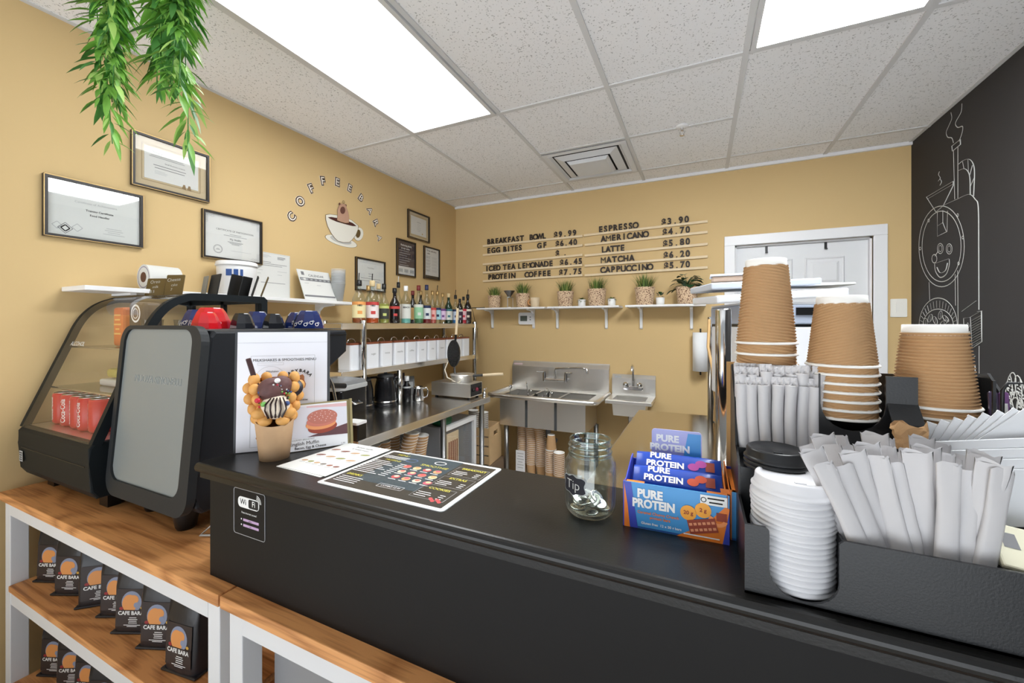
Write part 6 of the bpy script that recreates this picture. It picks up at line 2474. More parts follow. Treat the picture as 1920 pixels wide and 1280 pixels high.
LB = lambda n, c: mat('label_' + n, c, 0.6)
YL, RL, GL = LB('cream', (236, 222, 170)), LB('white_red', (236, 226, 224)), LB('green', (150, 200, 160))
X1, X2 = -1.955, -2.10
for a in (
        (673, X1, 525, .040, .62, G_CLEAR, lq('syrup_amber', (150, 74, 26)), .30, YL, LB('peach', (232, 160, 90)), 'black', 'tall clear syrup bottle with a cream and peach label at the shelf start', 'black', '1883'),
        (698, X1, 526, .041, .62, G_CLEAR, lq('syrup_orange', (196, 84, 36)), .30, RL, LB('red', (198, 70, 66)), 'cork', 'tall syrup bottle with a white and red label and orange syrup', 'black', '1883'),
        (720, X1 - .02, 532, .034, .55, G_CLEAR, lq('syrup_olive', (150, 150, 70)), .9, LB('dark_green', (60, 62, 56)), LB('lime', (196, 204, 120)), 'black', 'bottle with a dark label and black cap beside the red labelled syrup', None, None),
        (740, X1, 540, .036, .60, G_DARK, None, 1, G_DARK, LB('red', (198, 70, 66)), 'black', 'black cream liqueur bottle with a small red label', None, None),
        (747, X2, 529, .030, .58, G_CLEAR, None, 1, LB('pale', (214, 216, 208)), None, 'black', 'clear bottle with a white pouring spout behind the black bottle', 'white', None),
        (761, X1, 536, .036, .64, G_CLEAR, lq('liquid_aqua', (120, 190, 180)), .5, LB('pale', (214, 216, 208)), None, 'white', 'clear bottle with a white cap and pale aqua liquid', None, 'BEACH'),
        (774, X2, 545, .032, .6, G_DARK, None, 1, LB('tan', (190, 150, 96)), None, 'red', 'dark bottle with a tan label behind the green labelled one', None, None),
        (785, X1, 535, .035, .62, G_CLEAR, lq('liquid_green', (60, 110, 70)), .3, GL, LB('pale', (214, 216, 208)), 'red', 'bottle with a mint green label and a red cap', None, None),
        (800, X1, 534, .034, .58, G_CLEAR, lq('liquid_red', (120, 24, 30)), .42, LB('clear_white', (220, 222, 222)), LB('navy', (38, 50, 84)), 'navy', 'bottle with a navy cap and deep red liquid', None, None),
        (811, X1 - .01, 545, .030, .6, G_CLEAR, lq('liquid_pink', (196, 90, 80)), .3, LB('pink', (232, 176, 170)), LB('red', (198, 70, 66)), 'gold', 'bottle with a pink label and gold neck', None, None),
        (820, X1 - .02, 545, .030, .6, G_CLEAR, None, .3, LB('sky', (170, 212, 222)), LB('navy', (38, 50, 84)), 'gold', 'bottle with a sky blue label and black pourer', 'black', None),
        (830, X1 - .01, 549, .028, .6, G_CLEAR, None, .3, LB('lilac', (216, 190, 216)), LB('purple', (110, 70, 130)), 'gold', 'slim bottle with a lilac label', None, None),
        (841, X1, 550, .033, .6, G_GREEN, None, 1, LB('pale', (214, 216, 208)), LB('teal', (70, 120, 130)), 'cork', 'green bottle with a pale label and cork coloured cap', None, None),
        (854, X1, 553, .030, .62, G_CLEAR, lq('liquid_blue', (60, 130, 200)), .4, LB('sky_white', (200, 214, 236)), LB('navy', (38, 50, 84)), 'black', 'bottle with blue liquid and a black pourer', 'black', None),
        (862, X1 - .03, 560, .028, .7, G_DARK, None, 1, LB('plum', (70, 50, 70)), LB('pale', (214, 216, 208)), 'black', 'dark bottle with a plum label beside the blue one', None, None),
        (869, X1 - .02, 556, .028, .68, G_CLEAR, lq('liquid_crimson', (200, 40, 60)), .5, LB('pink_white', (232, 190, 196)), LB('crimson', (206, 50, 70)), 'black', 'bottle with crimson liquid and a pink label', None, None),
        (877, X1, 552, .034, .62, G_DARK, None, 1, LB('black_red', (46, 34, 36)), LB('bone', (226, 214, 196)), 'black', 'rounded dark bottle with a bone coloured band at the shelf end', 'black', None),
        (691, X2, 535, .034, .6, G_CLEAR, lq('syrup_gold', (200, 150, 50)), .8, LB('cream2', (228, 214, 170)), None, 'gold', 'golden syrup bottle half hidden behind the red labelled syrup', None, None),
        (710, X2, 532, .034, .6, G_CLEAR, lq('syrup_rose', (190, 120, 110)), .8, LB('rose', (222, 180, 176)), None, 'cork', 'rose coloured syrup bottle in the rear row', None, None),
        (789, X2, 545, .030, .6, G_DARK, None, 1, LB('tan', (190, 150, 96)), None, 'gold', 'dark bottle in the rear row beside the navy capped one', None, None)):
    bottle(*a)

# ---------------------------------------------------------------- white canisters on the lower raised shelf
CAN_W = mat('canister_white', (232, 234, 238), 0.22, coat=.3)


def canister():
    t = thing('canister', 'x', 'canister', (0, 0, 0), 0, 'white canisters with wooden lids')
    MB().prism(rrect(.116, .112, .014), .152, CAN_W, T(0, 0, 0), .003).build('body', t)
    lid = MB().prism(rrect(.118, .114, .014), .012, BAMBOO, T(0, 0, .1525), .002).build('lid', t)
    mb = MB()
    mb.tube([(0, -.030, .160), (0, -.030, .172), (0, -.020, .185), (0, 0, .190), (0, .020, .185), (0, .030, .172), (0, .030, .160)], .004, CHROME, 8)
    mb.build('lid_handle', lid)
    return t


CNAMES = ['tea', 'sugar', 'cocoa', 'matcha', 'coffee', 'oats', 'chai', 'beans', 'mocha', 'vanilla', 'spice']
c0 = canister()
for i in range(11):
    o = c0 if i == 0 else copy_tree(c0)
    y = 1.880 + i * .1285 + (.0 if i == 0 else .004)
    o.location = (-1.990, y, 1.1505)
    tag(o, ORD[i] + ' white canister with a reddish wooden lid from the coffee machine end', 'canister', 'white canisters with wooden lids')
    if 1 <= i <= 8:
        mb = MB()
        mb.text(CNAMES[i], .020, GREY_INK, frame((.0588, 0, .088), (0, 1, 0), (0, 0, 1)))
        mb.build('lettering', o)

# ---------------------------------------------------------------- appliances on the work table
KB = mat('appliance_black', (24, 24, 26), 0.2)
t = thing('ice_bin', 'black bin with a clear grey rimmed lid on the steel table by the menus', 'bin', (-1.80, 1.60, ZT + .0005), R(8))
MB().prism(rrect(.23, .23, .03), .215, KB, None, .006).build('body', t)
MB().prism(rrect(.245, .245, .034), .022, mat('lid_rim_grey', (176, 178, 178), 0.35), T(0, 0, .2155), .004).build('lid_rim', t)
mb = MB()
mb.lathe([(.155, .238), (.14, .258), (.06, .272), (0, .274)], mat('lid_smoke', (120, 122, 124), 0.15), 4, T(0, 0, 0, R(45)), smooth=False)
mb.build('lid', t)
MB().tube([(.117, -.03, .15), (.14, -.03, .14), (.14, .03, .135), (.117, .03, .145)], .005, CHROME, 8).build('latch', t)
t = thing('card_reader', 'small black device with a white top at the near end of the steel table', 'device', (-1.535, 1.475, ZT + .0005), R(6))
MB().prism(rrect(.085, .07, .008), .075, KB, None, .003).build('body', t)
MB().prism(rrect(.088, .073, .008), .012, WHITE, T(0, 0, .0755), .002).build('top_cover', t)


def kettle(x, y, rz, label, h=.215):
    t = thing('electric_kettle', label, 'kettle', (x, y, ZT + .0005), rz, 'black kettles on the steel table')
    MB().lathe([(0, 0), (.08, 0), (.082, .01), (.078, .018), (.074, .02), (.076, .03), (.070, h * .6), (.058, h * .85), (.055, h * .88)], KB, 28).build('body', t)
    MB().lathe([(.0555, h * .875), (.057, h * .90), (.05, h * .95), (.012, h * .97), (.012, h), (0, h)], DARK_GREY, 24).build('lid', t)
    MB().tube([(.055, 0, h * .86), (.10, 0, h * .85), (.115, 0, h * .6), (.105, 0, h * .3), (.076, 0, h * .22)], .009, KB, 10).build('handle', t)
    MB().lathe([(.0765, .03), (.0765, .04), (.0755, .04)], CHROME, 28).build('steel_band', t)
    mb = MB()
    mb.tube([(-.055, 0, h * .78), (-.075, 0, h * .84), (-.082, 0, h * .86)], [.016, .012, .008], KB, 8)
    mb.build('spout', t)


kettle(-2.02, 2.00, R(-60), 'black kettle partly hidden behind the shiny shelf post', .22)
kettle(-1.975, 2.170, R(215), 'black and grey kettle standing in the open beside the middle post', .228)
t = thing('steel_pitcher', 'small polished steel milk pitcher with a side handle on the table', 'pitcher', (-1.875, 2.40, ZT + .0005), R(20))
MB().open_lathe([(0, .001), (.036, .001), (.040, .006), (.040, .04), (.033, .085), (.036, .105), (.034, .105), (.031, .085), (.037, .04), (0, .008)], POLISH, 28).build('body', t)
MB().tube([(.034, 0, .092), (.062, 0, .098), (.072, 0, .075), (.066, 0, .035), (.040, 0, .025)], .005, POLISH, 8).build('handle', t)
t = thing('syrup_pump_bottle', 'slim dark bottle with a white cap beside the milk pitcher', 'bottle', (-1.935, 2.345, ZT + .0005))
MB().lathe([(0, 0), (.028, 0), (.030, .004), (.030, .11), (.014, .135), (.014, .15), (0, .15)], KB, 20).build('body', t)
MB().open_lathe([(.0305, .10), (.0303, .112)], PALE_INK, 20).build('label_band', t)
MB().lathe([(0, .1505), (.017, .1505), (.017, .185), (0, .185)], WHITE, 16).build('cap', t)
for i, (y, z, tl) in enumerate(((2.47, .185, 0), (2.56, .15, 0))):
    mb = MB(frame((0, 0, 0), (.6, 1, 0), (-.2, 0, 1)))
    mb.box((0, z / 2, 0), (.085, z, .004), (DARK_SHEET, mat('pouch_grey', (110, 112, 112), 0.35))[i])
    mb.rect(0, z * .55, .06, z * .3, PALE_INK, Matrix(), .0025)
    tag(mb.build('notice_card', None, (-2.10 + .02 * i, y, ZT + .0005)), ('grey printed card leaning at the wall beside the waffle maker', 'pale grey pouch leaning at the wall beside the waffle maker')[i], 'card')

# bubble waffle maker: steel base, round plates, open hinged pan
WX0, WX1, WY0, WY1 = -1.905, -1.555, 2.600, 2.785
t = thing('waffle_maker', 'stainless bubble waffle maker with a black patterned plate opened upright', 'waffle maker', (0, 0, 0))
MB().span((WX0, WY0, ZT + .012), (WX1, WY1 + .18 - .18, ZT + .115), STEEL, .003).build('base', t)
for x in (WX0 + .03, WX1 - .03):
    for y in (WY0 + .03, WY1 - .03):
        MB(T(x, y, ZT)).lathe([(0, 0), (.012, 0), (.012, .013), (0, .013)], BLACK, 12).build('foot', t)
mb = MB()
mb.span((WX1, WY0 + .01, ZT + .02), (WX1 + .002, WY1 - .01, ZT + .11), BLACK)
for k in range(3):
    mb.lathe([(0, 0), (.016, 0), (.013, .014), (0, .016)], (BLACK, mat('knob_red', (130, 40, 60), .4), BLACK)[k], 14, frame((WX1 + .002, WY0 + .04 + .05 * k, ZT + .065), (0, 1, 0), (0, 0, 1)))
mb.build('control_panel', t)
cx, cy = -1.68, 2.69
MB(T(cx, cy, ZT + .115)).lathe([(0, 0), (.085, 0), (.085, .045), (.095, .05), (.095, .062), (0, .062)], STEEL, 28).build('lower_plate', t)
mb = MB()
M = frame((-1.735, 2.665, 1.205), (1, .1, 0), (0, 0, 1))
mb.prism([(p[0], p[1]) for p in ell(0, 0, .052, .105, 0, 26)], .020, KB, M, .004)
for i in range(-3, 4):
    for j in range(-7, 8):
        x, y = i * .014 + (.007 if j % 2 else 0), j * .013
        if (x / .044) ** 2 + (y / .096) ** 2 < 1:
            mb.ball((x, y, .0205), (.0055, .0055, .003), mat('plate_glint', (60, 58, 56), 0.25, metal=.6), M, 6, 4)
upper = mb.build('upper_plate', t)
mb = MB()
mb.tube([(-1.733, 2.675, 1.30), (-1.728, 2.678, 1.36)], .009, KB, 10)
mb.build('handle_socket', upper)
MB().tube([(-1.728, 2.678, 1.35), (-1.722, 2.682, 1.47), (-1.718, 2.685, 1.555)], [.010, .011, .010], PALE_WOOD, 10).build('wooden_handle', upper, label='pale wooden handle pointing up')
MB().tube([(cx + .09, 2.70, 1.035), (cx + .16, 2.73, 1.04)], .010, KB, 10).build('handle_socket', t)
MB().tube([(cx + .16, 2.73, 1.04), (-1.42, 2.80, 1.045), (-1.385, 2.81, 1.046)], [.011, .012, .011], PALE_WOOD, 10).build('wooden_handle', t, label='pale wooden handle pointing sideways')
mb = MB()
mb.tube([(-1.785, 2.65, 1.14), (-1.80, 2.63, 1.08), (-1.77, 2.62, 1.02), (-1.70, 2.62, 1.00), (-1.67, 2.63, 1.03), (-1.64, 2.62, 1.01), (-1.66, 2.61, .99), (-1.72, 2.61, 1.0)], .005, mat('cord_white', (224, 214, 196), 0.5), 8)
mb.build('heat_cord', t)
mb = MB()
mb.tube([(-1.742, 2.675, 1.105), (-1.74, 2.68, 1.05), (-1.72, 2.70, 1.03)], .009, STEEL_DK, 8)
mb.build('hinge', t)
mb = MB()
mb.lathe([(0, 0), (.014, 0), (.014, .03), (.006, .036), (.006, .055), (.010, .06), (0, .062)], CHROME, 14)
mb.tube([(0, 0, .045), (.02, 0, .07)], .003, CHROME, 6)
tag(mb.build('tap_fitting', None, (-1.525, 2.765, ZT + .0005)), 'small chrome fitting at the far corner of the steel table', 'fitting')

# ---------------------------------------------------------------- things under the table
t = thing('bar_fridge', 'white under-counter fridge with a glass door beneath the steel table', 'fridge', (0, 0, 0))
FX, FY0, FY1, FZ1 = -1.56, 2.262, 2.700, .735
MB().span((FX - .46, FY0, .19), (FX - .03, FY1, FZ1), mat('fridge_grey', (176, 180, 186), 0.4), .005).build('cabinet', t)
mb = MB()
for p, q in (((FX - .028, FY0, FZ1 - .03), (FX, FY1, FZ1)), ((FX - .028, FY0, .19), (FX, FY1, .23)), ((FX - .028, FY0, .23), (FX, FY0 + .03, FZ1 - .03)), ((FX - .028, FY1 - .03, .23), (FX, FY1, FZ1 - .03))):
    mb.span(p, q, WHITE)
mb.build('door_frame', t)
MB().span((FX - .018, FY0 + .03, .23), (FX - .012, FY1 - .03, FZ1 - .03), PANE).build('door_glass', t)
MB().span((FX - .0285, FY0 + .03, .23), (FX - .024, FY1 - .03, FZ1 - .03), mat('fridge_inside', (120, 124, 130), 0.5)).build('liner', t)
MB().span((FX - .023, FY0 + .07, .40), (FX - .019, FY1 - .22, FZ1 - .06), PALE_WOOD).build('product_panel', t)
mb = MB()
for k in range(5):
    mb.span((FX - .0189, FY0 + .09 + .025 * k, .44), (FX - .0185, FY0 + .105 + .025 * k, FZ1 - .12), BAMBOO)
mb.build('product_stripes', t)
mb = MB()
mb.box((0, 0, .03), (.10, .13, .06), mat('green_bag', (24, 104, 66), 0.4), None, .022)
mb.box((.012, .01, .062), (.06, .07, .03), mat('green_bag', (24, 104, 66), 0.4), None, .014)
tag(mb.build('green_bag', None, (-1.625, 2.34, FZ1 + .0005)), 'crumpled green bag on top of the under-counter fridge', 'bag')


def plain_cup(rim, base_, h, m=KRAFT):
    mb = MB()
    rows = 14
    prof = []
    for j in range(rows * 2 + 1):
        z = .004 + (h - .008) * j / (rows * 2)
        prof.append((base_ + (rim - base_) * z / h + (.0007 if j % 2 else -.0004), z))
    mb.open_lathe([(0, .006), (base_ - .003, .006), (base_ - .001, 0)] + prof[:1], CUP_WHITE, 20)
    mb.open_lathe(prof, m, 20)
    mb.open_lathe([prof[-1], (rim + .001, h - .003), (rim + .0015, h - .001), (rim, h), (rim - .0025, h - .002), (base_ - .004, .008), (0, .008)], CUP_WHITE, 20)
    return mb


PC = {}


def far_stack(x, y, z, n, step, rim, base_, h, what, down=False, tilt=(0, 0), m=KRAFT, key='k'):
    kk = (rim, h, key)
    for i in range(n):
        if kk not in PC:
            o = PC[kk] = plain_cup(rim, base_, h, m).build('paper_cup')
        else:
            o = PC[kk].copy()
            COL.objects.link(o)
        d = Vector((sin(tilt[1]) , -sin(tilt[0]), cos(tilt[0]) * cos(tilt[1])))
        o.location = Vector((x, y, z)) + d * (i * step + (h if down else 0))
        o.rotation_euler = (tilt[0] + (pi if down else 0), tilt[1] if not down else -tilt[1], .3 * i)
        tag(o, ORD[i] + ' cup up in the ' + what, 'paper cup', 'stored paper cups: ' + what)


far_stack(-1.60, 1.66, .3605, 20, .0165, .043, .030, .110, 'cup stack nearest the bar below the steel table', tilt=(0, 0))
far_stack(-1.64, 1.78, .3605, 19, .0165, .043, .030, .110, 'second cup stack from the bar below the table')
far_stack(-1.585, 1.89, .3605, 20, .0165, .045, .031, .120, 'leaning cup stack in the middle below the table', tilt=(R(-6), R(3)))
far_stack(-1.585, 2.03, .3605, 17, .0165, .045, .031, .120, 'cup stack beside the table leg below the table', tilt=(R(-4), R(0)))
far_stack(-1.70, 1.93, .3605, 20, .0165, .043, .030, .110, 'tall rear cup stack below the table')
mb = MB()
mb.box((0, 0, .20), (.012, .11, .40), mat('panel_pale', (190, 194, 200), 0.4))
tag(mb.build('tray_panel', None, (-1.70, 2.14, .3605)), 'pale grey tray standing on edge beside the table leg', 'tray')
# wooden crate with cups between table and sink
CRATE = mat('crate_wood', (206, 174, 130), 0.6, noise=.08, nscale=20)
t = thing('wooden_crate', 'pale slatted wooden crate with a hand hole standing beside the sink legs', 'crate', (-1.69, 2.98, .30), R(6))
mb = MB()
for k in range(4):
    MB().span((-.16, -.13, .005 + .075 * k), (.135, -.118, .068 + .075 * k), CRATE).build('slat', t)
    MB().span((-.16, .118, .005 + .075 * k), (.135, .13, .068 + .075 * k), CRATE).build('slat', t)
mb.bm.free()
for x in (-.165, .135):
    mb = MB(frame((x, 0, 0), (0, 1, 0), (0, 0, 1)))
    w_, h_ = .265, .30
    mb.span((-w_ / 2, 0, 0), (w_ / 2, h_ - .085, .012), CRATE)
    mb.span((-w_ / 2, h_ - .045, 0), (w_ / 2, h_, .012), CRATE)
    mb.span((-w_ / 2, h_ - .085, 0), (-.045, h_ - .045, .012), CRATE)
    mb.span((.045, h_ - .085, 0), (w_ / 2, h_ - .045, .012), CRATE)
    mb.build('end_board', t)
MB().span((-.16, -.118, 0), (.135, .118, .010), CRATE).build('bottom_board', t)
mb = MB()
mb.span((-.20, -.17, 0), (.17, .17, .29), mat('storage_box', (120, 100, 80), 0.7))
tag(mb.build('storage_box', None, (-1.69, 2.98, .005)), 'brown storage box carrying the slatted crate on the floor', 'box')
far_stack(-1.72, 2.93, .315, 19, .0165, .042, .030, .105, 'grey cup stack rising from the crate near the fridge', m=mat('cup_grey', (168, 160, 150), .8), key='g')
far_stack(-1.68, 3.03, .315, 17, .0165, .042, .030, .105, 'second grey cup stack in the crate', m=mat('cup_grey', (168, 160, 150), .8), key='g')
far_stack(-1.585, 2.92, .315, 6, .02, .043, .030, .11, 'white cup stack at the crate front', m=CUP_WHITE, key='w')

# ================================================================ three-compartment sink
t = thing('three_bowl_sink', 'large stainless three compartment sink with backsplash against the tan wall', 'sink', (0, 0, 0))
SX0, SX1, SY0, SZ = -1.63, -.715, 3.02, .835
mb = MB()
mb.span((SX0, 3.505, SZ - .01), (SX1, 3.535, 1.04), STEEL)
S = frame((SX0, 0, 0), (0, 1, 0), (0, 0, 1))
mb.prism([(3.505, 1.04), (3.535, 1.075), (3.542, 1.085), (3.542, 1.03), (3.535, 1.03)], SX1 - SX0, STEEL, S)
mb.build('backsplash', t)
bw = (SX1 - SX0 - .16) / 3
mb = MB()
mb.tube([(SX0, 3.50, SZ), (SX0, SY0 + .03, SZ), (SX0 + .03, SY0, SZ), (SX1 - .03, SY0, SZ), (SX1, SY0 + .03, SZ), (SX1, 3.50, SZ)], .019, STEEL, 10)
mb.span((SX0, SY0, SZ - .012), (SX1, SY0 + .045, SZ - .006), STEEL)
mb.span((SX0, 3.44, SZ - .012), (SX1, 3.51, SZ - .006), STEEL)
for i in range(4):
    x0 = SX0 if i == 0 else SX0 + .08 + i * bw - .010
    x1 = SX1 if i == 3 else (SX0 + .08 if i == 0 else SX0 + .08 + i * bw + .010)
    mb.span((x0, SY0 + .045, SZ - .012), (x1, 3.44, SZ - .006), STEEL)
mb.build('rim', t)
for i in range(3):
    x0, x1 = SX0 + .08 + i * bw + .010, SX0 + .08 + (i + 1) * bw - .010
    y0, y1, zb = SY0 + .045, 3.44, SZ - .25
    mb = MB()
    mb.add([(x0, y0, SZ - .008), (x1, y0, SZ - .008), (x1, y1, SZ - .008), (x0, y1, SZ - .008), (x0, y0, zb), (x1, y0, zb), (x1, y1, zb), (x0, y1, zb)],
           [(0, 1, 5, 4), (1, 2, 6, 5), (2, 3, 7, 6), (3, 0, 4, 7), (4, 5, 6, 7)], STEEL)
    mb.build('bowl', t)
    mb = MB()
    mb.tube([((x0 + x1) / 2, 3.24, zb), ((x0 + x1) / 2, 3.24, zb - .10), ((x0 + x1) / 2 + .05, 3.30, zb - .15)], .022, mat('drain_grey', (110, 112, 116), .5), 10)
    mb.build('drain_pipe', t)
mb = MB()
for i in range(1, 3):
    x = SX0 + .08 + i * bw
    mb.span((x - .011, SY0 + .044, SZ - .25), (x + .011, SY0 + .047, SZ - .012), mat('seam_dark', (70, 72, 74), .5))
mb.build('bowl_gap', t)
for x in (SX0 + .13, SX1 - .09):
    for y in (SY0 + .09, 3.42):
        MB(T(x, y, 0)).lathe([(0, 0), (.020, 0), (.020, SZ - .25), (0, SZ - .25)], STEEL_DK, 16).build('leg', t)
mb = MB()
mb.rect(SX0 + .06, 1.055, .09, .022, mat('maker_label', (214, 190, 190), .6), frame((0, 3.517, 0), (1, 0, 0), (0, 0, 1)), .004)
mb.build('maker_label', t, label='small pale label on the backsplash')
fx = on(1041, 705, y=3.45).x
t = thing('sink_faucet', 'chrome wall faucet with a long swivel spout over the large sink', 'faucet', (fx, 3.505, .955))
mb = MB()
mb.tube([(-.11, -.06, -.02), (.11, -.06, -.02)], .013, CHROME, 12)
for s in (-1, 1):
    mb.tube([(s * .10, 0, -.02), (s * .10, -.06, -.02)], .014, CHROME, 10)
    mb.tube([(s * .10, -.06, -.035), (s * .10, -.06, .035)], .016, CHROME, 12)
mb.build('valve_body', t)
for s in (-1, 1):
    mb = MB()
    mb.tube([(s * .10, -.06, .032), (s * .10, -.06, .052)], .012, CHROME, 10)
    mb.tube([(s * .10, -.06, .046), (s * .165, -.085, .050)], [.008, .006], CHROME, 8)
    mb.build('lever', t)
mb = MB()
e = on(1100, 693, y=3.30)
o_ = Vector((fx, 3.505, .955))
mb.tube([(.0, -.06, -.01), (0, -.06, .06), (.012, -.07, .082), (.06, -.09, .088), Vector((e.x, 3.30, 1.068)) - o_ - Vector((.04, 0, 0)), Vector((e.x, 3.30, 1.06)) - o_, Vector((e.x + .006, 3.30, 1.02)) - o_], .009, CHROME, 10)
mb.build('spout', t)
# utensils in the sink
rn = random.Random(6)
for i in range(9):
    mb = MB()
    L = rn.uniform(.16, .24)
    kind = i % 3
    if kind == 0:
        mb.tube([(0, 0, 0), (0, 0, L)], .005, CHROME, 8)
        mb.ball((0, 0, L + .015), (.016, .006, .022), CHROME, None, 10, 6)
    elif kind == 1:
        mb.prism(rrect(.03, L, .005, 3, 0, L / 2), .002, CHROME, frame((0, 0, 0), (1, 0, 0), (0, 0, 1)))
    else:
        mb.tube([(0, 0, 0), (0, 0, L * .7)], .006, STEEL_DK, 8)
        mb.tube([(.02 * cos(a), 0, L * .7 + .03 + .03 * sin(a)) for a in [2 * pi * k / 14 for k in range(14)]], .003, CHROME, 6, True)
    nm = ('spoon', 'spatula', 'whisk')[kind]
    o = mb.build(nm, None, (SX0 + .12 + .045 * i, 3.16 + .05 * (i % 4), SZ - .16 + .01 * (i % 3)))
    o.rotation_euler = (R(rn.uniform(-30, 30)), R(rn.uniform(-45, 45)), rn.uniform(0, 3))
    tag(o, 'steel ' + nm + ' ' + ORD[i // 3] + ' of its kind from the table side in the large sink', nm, 'utensils in the large sink')

# cups under the sink
far_stack(-1.400, 3.22, .14, 23, .0155, .043, .030, .11, 'cup column nearest the sink leg')
far_stack(-1.305, 3.20, .14, 24, .0155, .043, .030, .11, 'second cup column from the sink leg', tilt=(0, R(-2)))
far_stack(-1.215, 3.20, .14, 23, .0155, .043, .030, .11, 'third cup column from the sink leg', tilt=(0, R(-4)))
far_stack(-1.10, 3.10, .14, 12, .0155, .043, .030, .11, 'short cup column in front of the upturned cup', m=KRAFT)
far_stack(-1.015, 3.06, .14, 12, .0155, .043, .030, .11, 'short cup column close to the tip jar view', m=KRAFT)
far_stack(-1.095, 3.10, .14 + 11 * .0155 + .112, 1, .016, .043, .030, .12, 'top of the short columns as one upturned cup', down=True)
mb = MB()
mb.span((-.252, -.20, 0), (.30, .20, .135), mat('carton_white', (222, 218, 208), .7))
tag(mb.build('carton', None, (-1.22, 3.19, .003)), 'low white carton carrying the cup columns under the sink', 'box')
mb = MB()
mb.box((0, 0, .12), (.085, .004, .19), mat('delivery_label', (226, 226, 228), .7))
bars(mb, frame((0, -.0022, .12), (1, 0, 0), (0, 0, 1)), 0, .07, [.06, .05, .065, .04, .06, .05], .024, .006, PALE_INK, 0)
tag(mb.build('delivery_label', None, (-1.395, 3.165, .14)), 'white printed delivery label standing against the first cup column', 'label')

# hand sink
t = thing('hand_sink', 'small stainless wall hand sink beside the large sink', 'sink', (0, 0, 0))
HX0, HX1, HY0 = -.690, -.338, 3.225
mb = MB()
mb.span((HX0, 3.515, SZ - .01), (HX1, 3.535, .975), STEEL)
mb.prism([(3.515, .975), (3.540, 1.005), (3.543, 1.005), (3.543, .97), (3.535, .97)], HX1 - HX0, STEEL, frame((HX0, 0, 0), (0, 1, 0), (0, 0, 1)))
mb.build('backsplash', t)
mb = MB()
mb.span((HX0, HY0, SZ - .03), (HX1, HY0 + .05, SZ), STEEL, .004)
mb.span((HX0, 3.46, SZ - .03), (HX1, 3.516, SZ), STEEL)
mb.span((HX0, HY0 + .05, SZ - .03), (HX0 + .05, 3.46, SZ), STEEL)
mb.span((HX1 - .05, HY0 + .05, SZ - .03), (HX1, 3.46, SZ), STEEL)
mb.build('rim', t)
mb = MB()
x0, x1, y0, y1, zb = HX0 + .045, HX1 - .045, HY0 + .045, 3.462, SZ - .13
mb.add([(x0, y0, SZ - .01), (x1, y0, SZ - .01), (x1, y1, SZ - .01), (x0, y1, SZ - .01), (x0 + .01, y0 + .01, zb), (x1 - .01, y0 + .01, zb), (x1 - .01, y1 - .01, zb), (x0 + .01, y1 - .01, zb)],
       [(0, 1, 5, 4), (1, 2, 6, 5), (2, 3, 7, 6), (3, 0, 4, 7), (4, 5, 6, 7)], STEEL)
mb.build('bowl', t)
MB().tube([((x0 + x1) / 2, 3.36, zb), ((x0 + x1) / 2, 3.36, zb - .08), ((x0 + x1) / 2, 3.53, zb - .10)], .018, CHROME, 10).build('drain_pipe', t)
mb = MB()
mb.rect(HX0 + .05, .985, .055, .016, PALE_INK, frame((0, 3.520, 0), (1, 0, 0), (0, 0, 1)), .005)
mb.build('maker_label', t)
hx = on(1186, 720, y=3.45).x
t = thing('gooseneck_faucet', 'small chrome gooseneck faucet with two knobs above the hand sink', 'faucet', (hx, 3.515, .900))
mb = MB()
mb.prism(rrect(.16, .036, .016, 4), .05, CHROME, frame((0, 0, 0), (1, 0, 0), (0, 0, 1)), .004)
mb.build('base', t)
for s in (-1, 1):
    mb = MB()
    mb.lathe([(0, 0), (.020, 0), (.024, .012), (.020, .035), (0, .038)], CHROME, 16, frame((s * .055, -.05, .02), (1, 0, 0), (0, .5, 1)))
    mb.build('knob', t)
MB().tube([(0, -.035, .01), (0, -.035, .15), (0, -.045, .18), (0, -.075, .192), (0, -.105, .178), (0, -.112, .15)], .009, CHROME, 10).build('spout', t)

# ================================================================ second stainless table by the door
t = thing('steel_side_table', 'polished stainless steel table behind the bar reflecting the tan wall', 'work table', (0, 0, 0))
RX0, RX1, RY0, RY1, RZ = -.365, .42, 1.22, 2.72, .88
MIRROR = steel_mat('polished_table_steel', (196, 190, 180), .14, (120, 3, 120))
MB().span((RX0, RY0, RZ - .04), (RX1, RY1, RZ), MIRROR, .004).build('tabletop', t)
for x in (RX0 + .05, RX1 - .05):
    for y in (RY0 + .05, RY1 - .05):
        MB(T(x, y, 0)).lathe([(0, 0), (.02, 0), (.02, RZ - .04), (0, RZ - .04)], STEEL_DK, 16).build('leg', t)
pn, pf = (.058, 1.30), (.055, 2.66)
for (x, y), r_, tp in ((pn, .0205, 1.474), (pf, .019, 1.474), ((.40, 1.30), .0205, 1.134), ((.40, 2.66), .019, 1.134)):
    MB(T(x, y, 0)).lathe([(0, RZ), (r_, RZ), (r_, tp - .004), (r_ * .9, tp), (0, tp)], POLISH, 22).build('post', t)
MB().span((.079, 1.27, 1.135), (.42, 2.69, 1.160), STEEL_Y).build('raised_shelf', t)
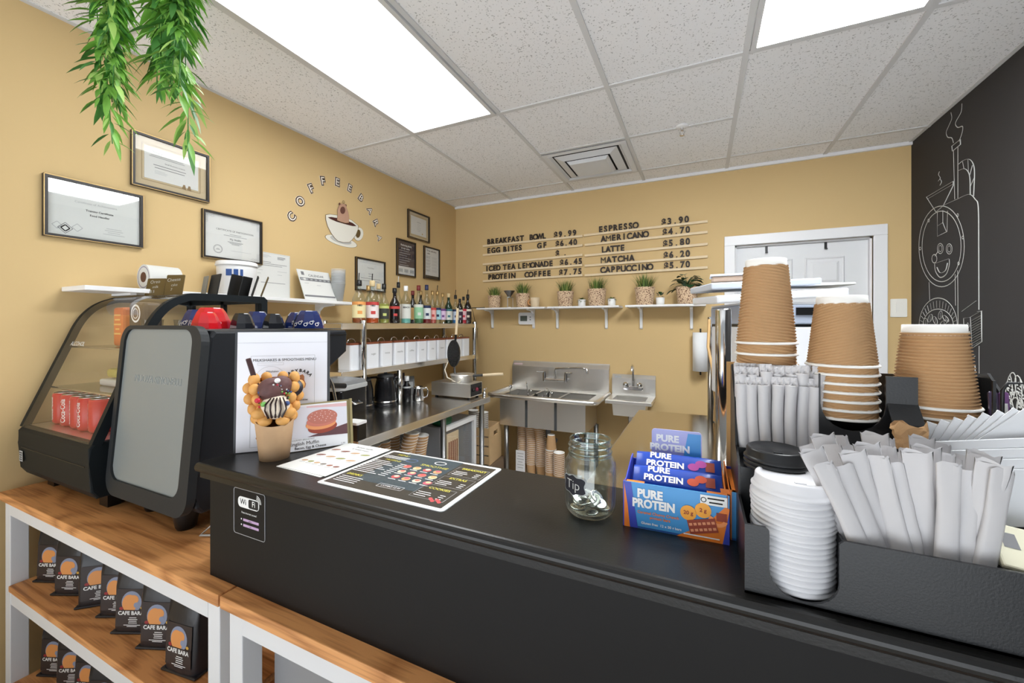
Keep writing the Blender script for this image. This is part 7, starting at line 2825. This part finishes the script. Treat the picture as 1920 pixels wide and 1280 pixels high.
# printer on the raised shelf
t = thing('office_printer', 'white office printer with open paper trays behind the cup stacks', 'printer', (.255, 1.70, 1.1605), R(16))
PW = mat('printer_white', (228, 230, 234), .4)
PB = mat('printer_blue_grey', (176, 186, 204), .4)
MB().span((-.17, -.10, 0), (.13, .19, .262), PW, .006).build('body', t)
MB().span((-.172, -.102, .2705), (.132, .192, .335), PB, .004).build('scanner_unit', t)
MB().span((-.168, -.098, .262), (.128, .188, .2705), BLACK).build('seam', t)
MB().span((-.17, -.10, .3355), (.13, .19, .342), PW).build('scanner_bed', t)
mb = MB(T(0, 0, .343, 0, R(2), R(-3)))
mb.span((-.245, -.11, .012), (.155, .18, .040), PW, .006)
mb.build('lid', t)
mb = MB(T(-.02, 0, .398, 0, R(1), R(-2)))
mb.span((-.24, -.10, 0), (.10, .16, .022), mat('tray_blue_white', (206, 214, 226), .4), .004)
mb.build('paper_tray', t)
MB().span((.0, -.106, .30), (.08, -.102, .325), BLACK).build('control_slot', t)
MB().span((-.15, -.104, .02), (.11, -.100, .08), PB).build('front_tray', t)
mb = MB()
mb.box((0, 0, .010), (.13, .10, .020), mat('napkin_pack_brown', (176, 152, 132), .8), None, .008)
mb.box((0, 0, .0235), (.14, .11, .006), NAPKIN, None, .002)
o = mb.build('napkin_pack', None, (.10, 1.665, 1.5815))
tag(o, 'flat brown and white napkin pack lying on the printer tray', 'napkin pack')
mb = MB()
mb.box((0, 0, .004), (.20, .15, .008), PAPER, None, .002)
o = mb.build('paper_stack', None, (.36, 1.78, 1.556 + .009), R(16))
tag(o, 'thin stack of white papers lying on the printer lid', 'papers')
mb = MB()
for i in range(4):
    mb.tube([(0, .02 * i, 0), (.03, .02 * i + .02, .012), (.05, .02 * i, .02), (.02, .02 * i - .02, .03)], .004, BLACK, 6)
mb.tube([(-.05, 0, .0), (-.06, .05, .02), (.06, .06, .03), (.10, .0, .05), (.13, -.02, .06)], .0045, BLACK, 6)
o = mb.build('cable_bundle', None, (.13, 1.42, 1.164))
tag(o, 'tangled black cables on the raised steel shelf beside the near post', 'cable')
mb = MB()
mb.tube([(.045, 2.62, 1.46), (.038, 2.60, 1.30), (.06, 2.57, 1.18), (.075, 2.55, 1.0), (.07, 2.55, RZ + .006)], .008, mat('hose_tan', (196, 160, 110), .5), 8)
tag(mb.build('hose'), 'tan hose running down beside the far steel post', 'hose')

# paper towel roll on the wall
p0, p1 = on(1302, 623, y=3.47), on(1324, 696, y=3.47)
cx = (p0.x + on(1325, 623, y=3.47).x) / 2
t = thing('paper_towel_roll', 'white paper towel roll on an upright wall holder beside the steel posts', 'paper towel', (cx, 3.475, p1.z))
H = p0.z - p1.z
MB().lathe([(.018, 0), (.056, 0), (.056, H), (.018, H)], mat('towel_white', (232, 234, 236), .8), 28).build('roll', t)
mb = MB()
mb.tube([(0, 0, -.03), (0, 0, H + .03)], .006, BLACK, 8)
mb.tube([(0, .07, -.02), (0, 0, -.02)], .005, BLACK, 6)
mb.tube([(0, .07, H + .02), (0, 0, H + .02)], .005, BLACK, 6)
mb.build('holder', t)
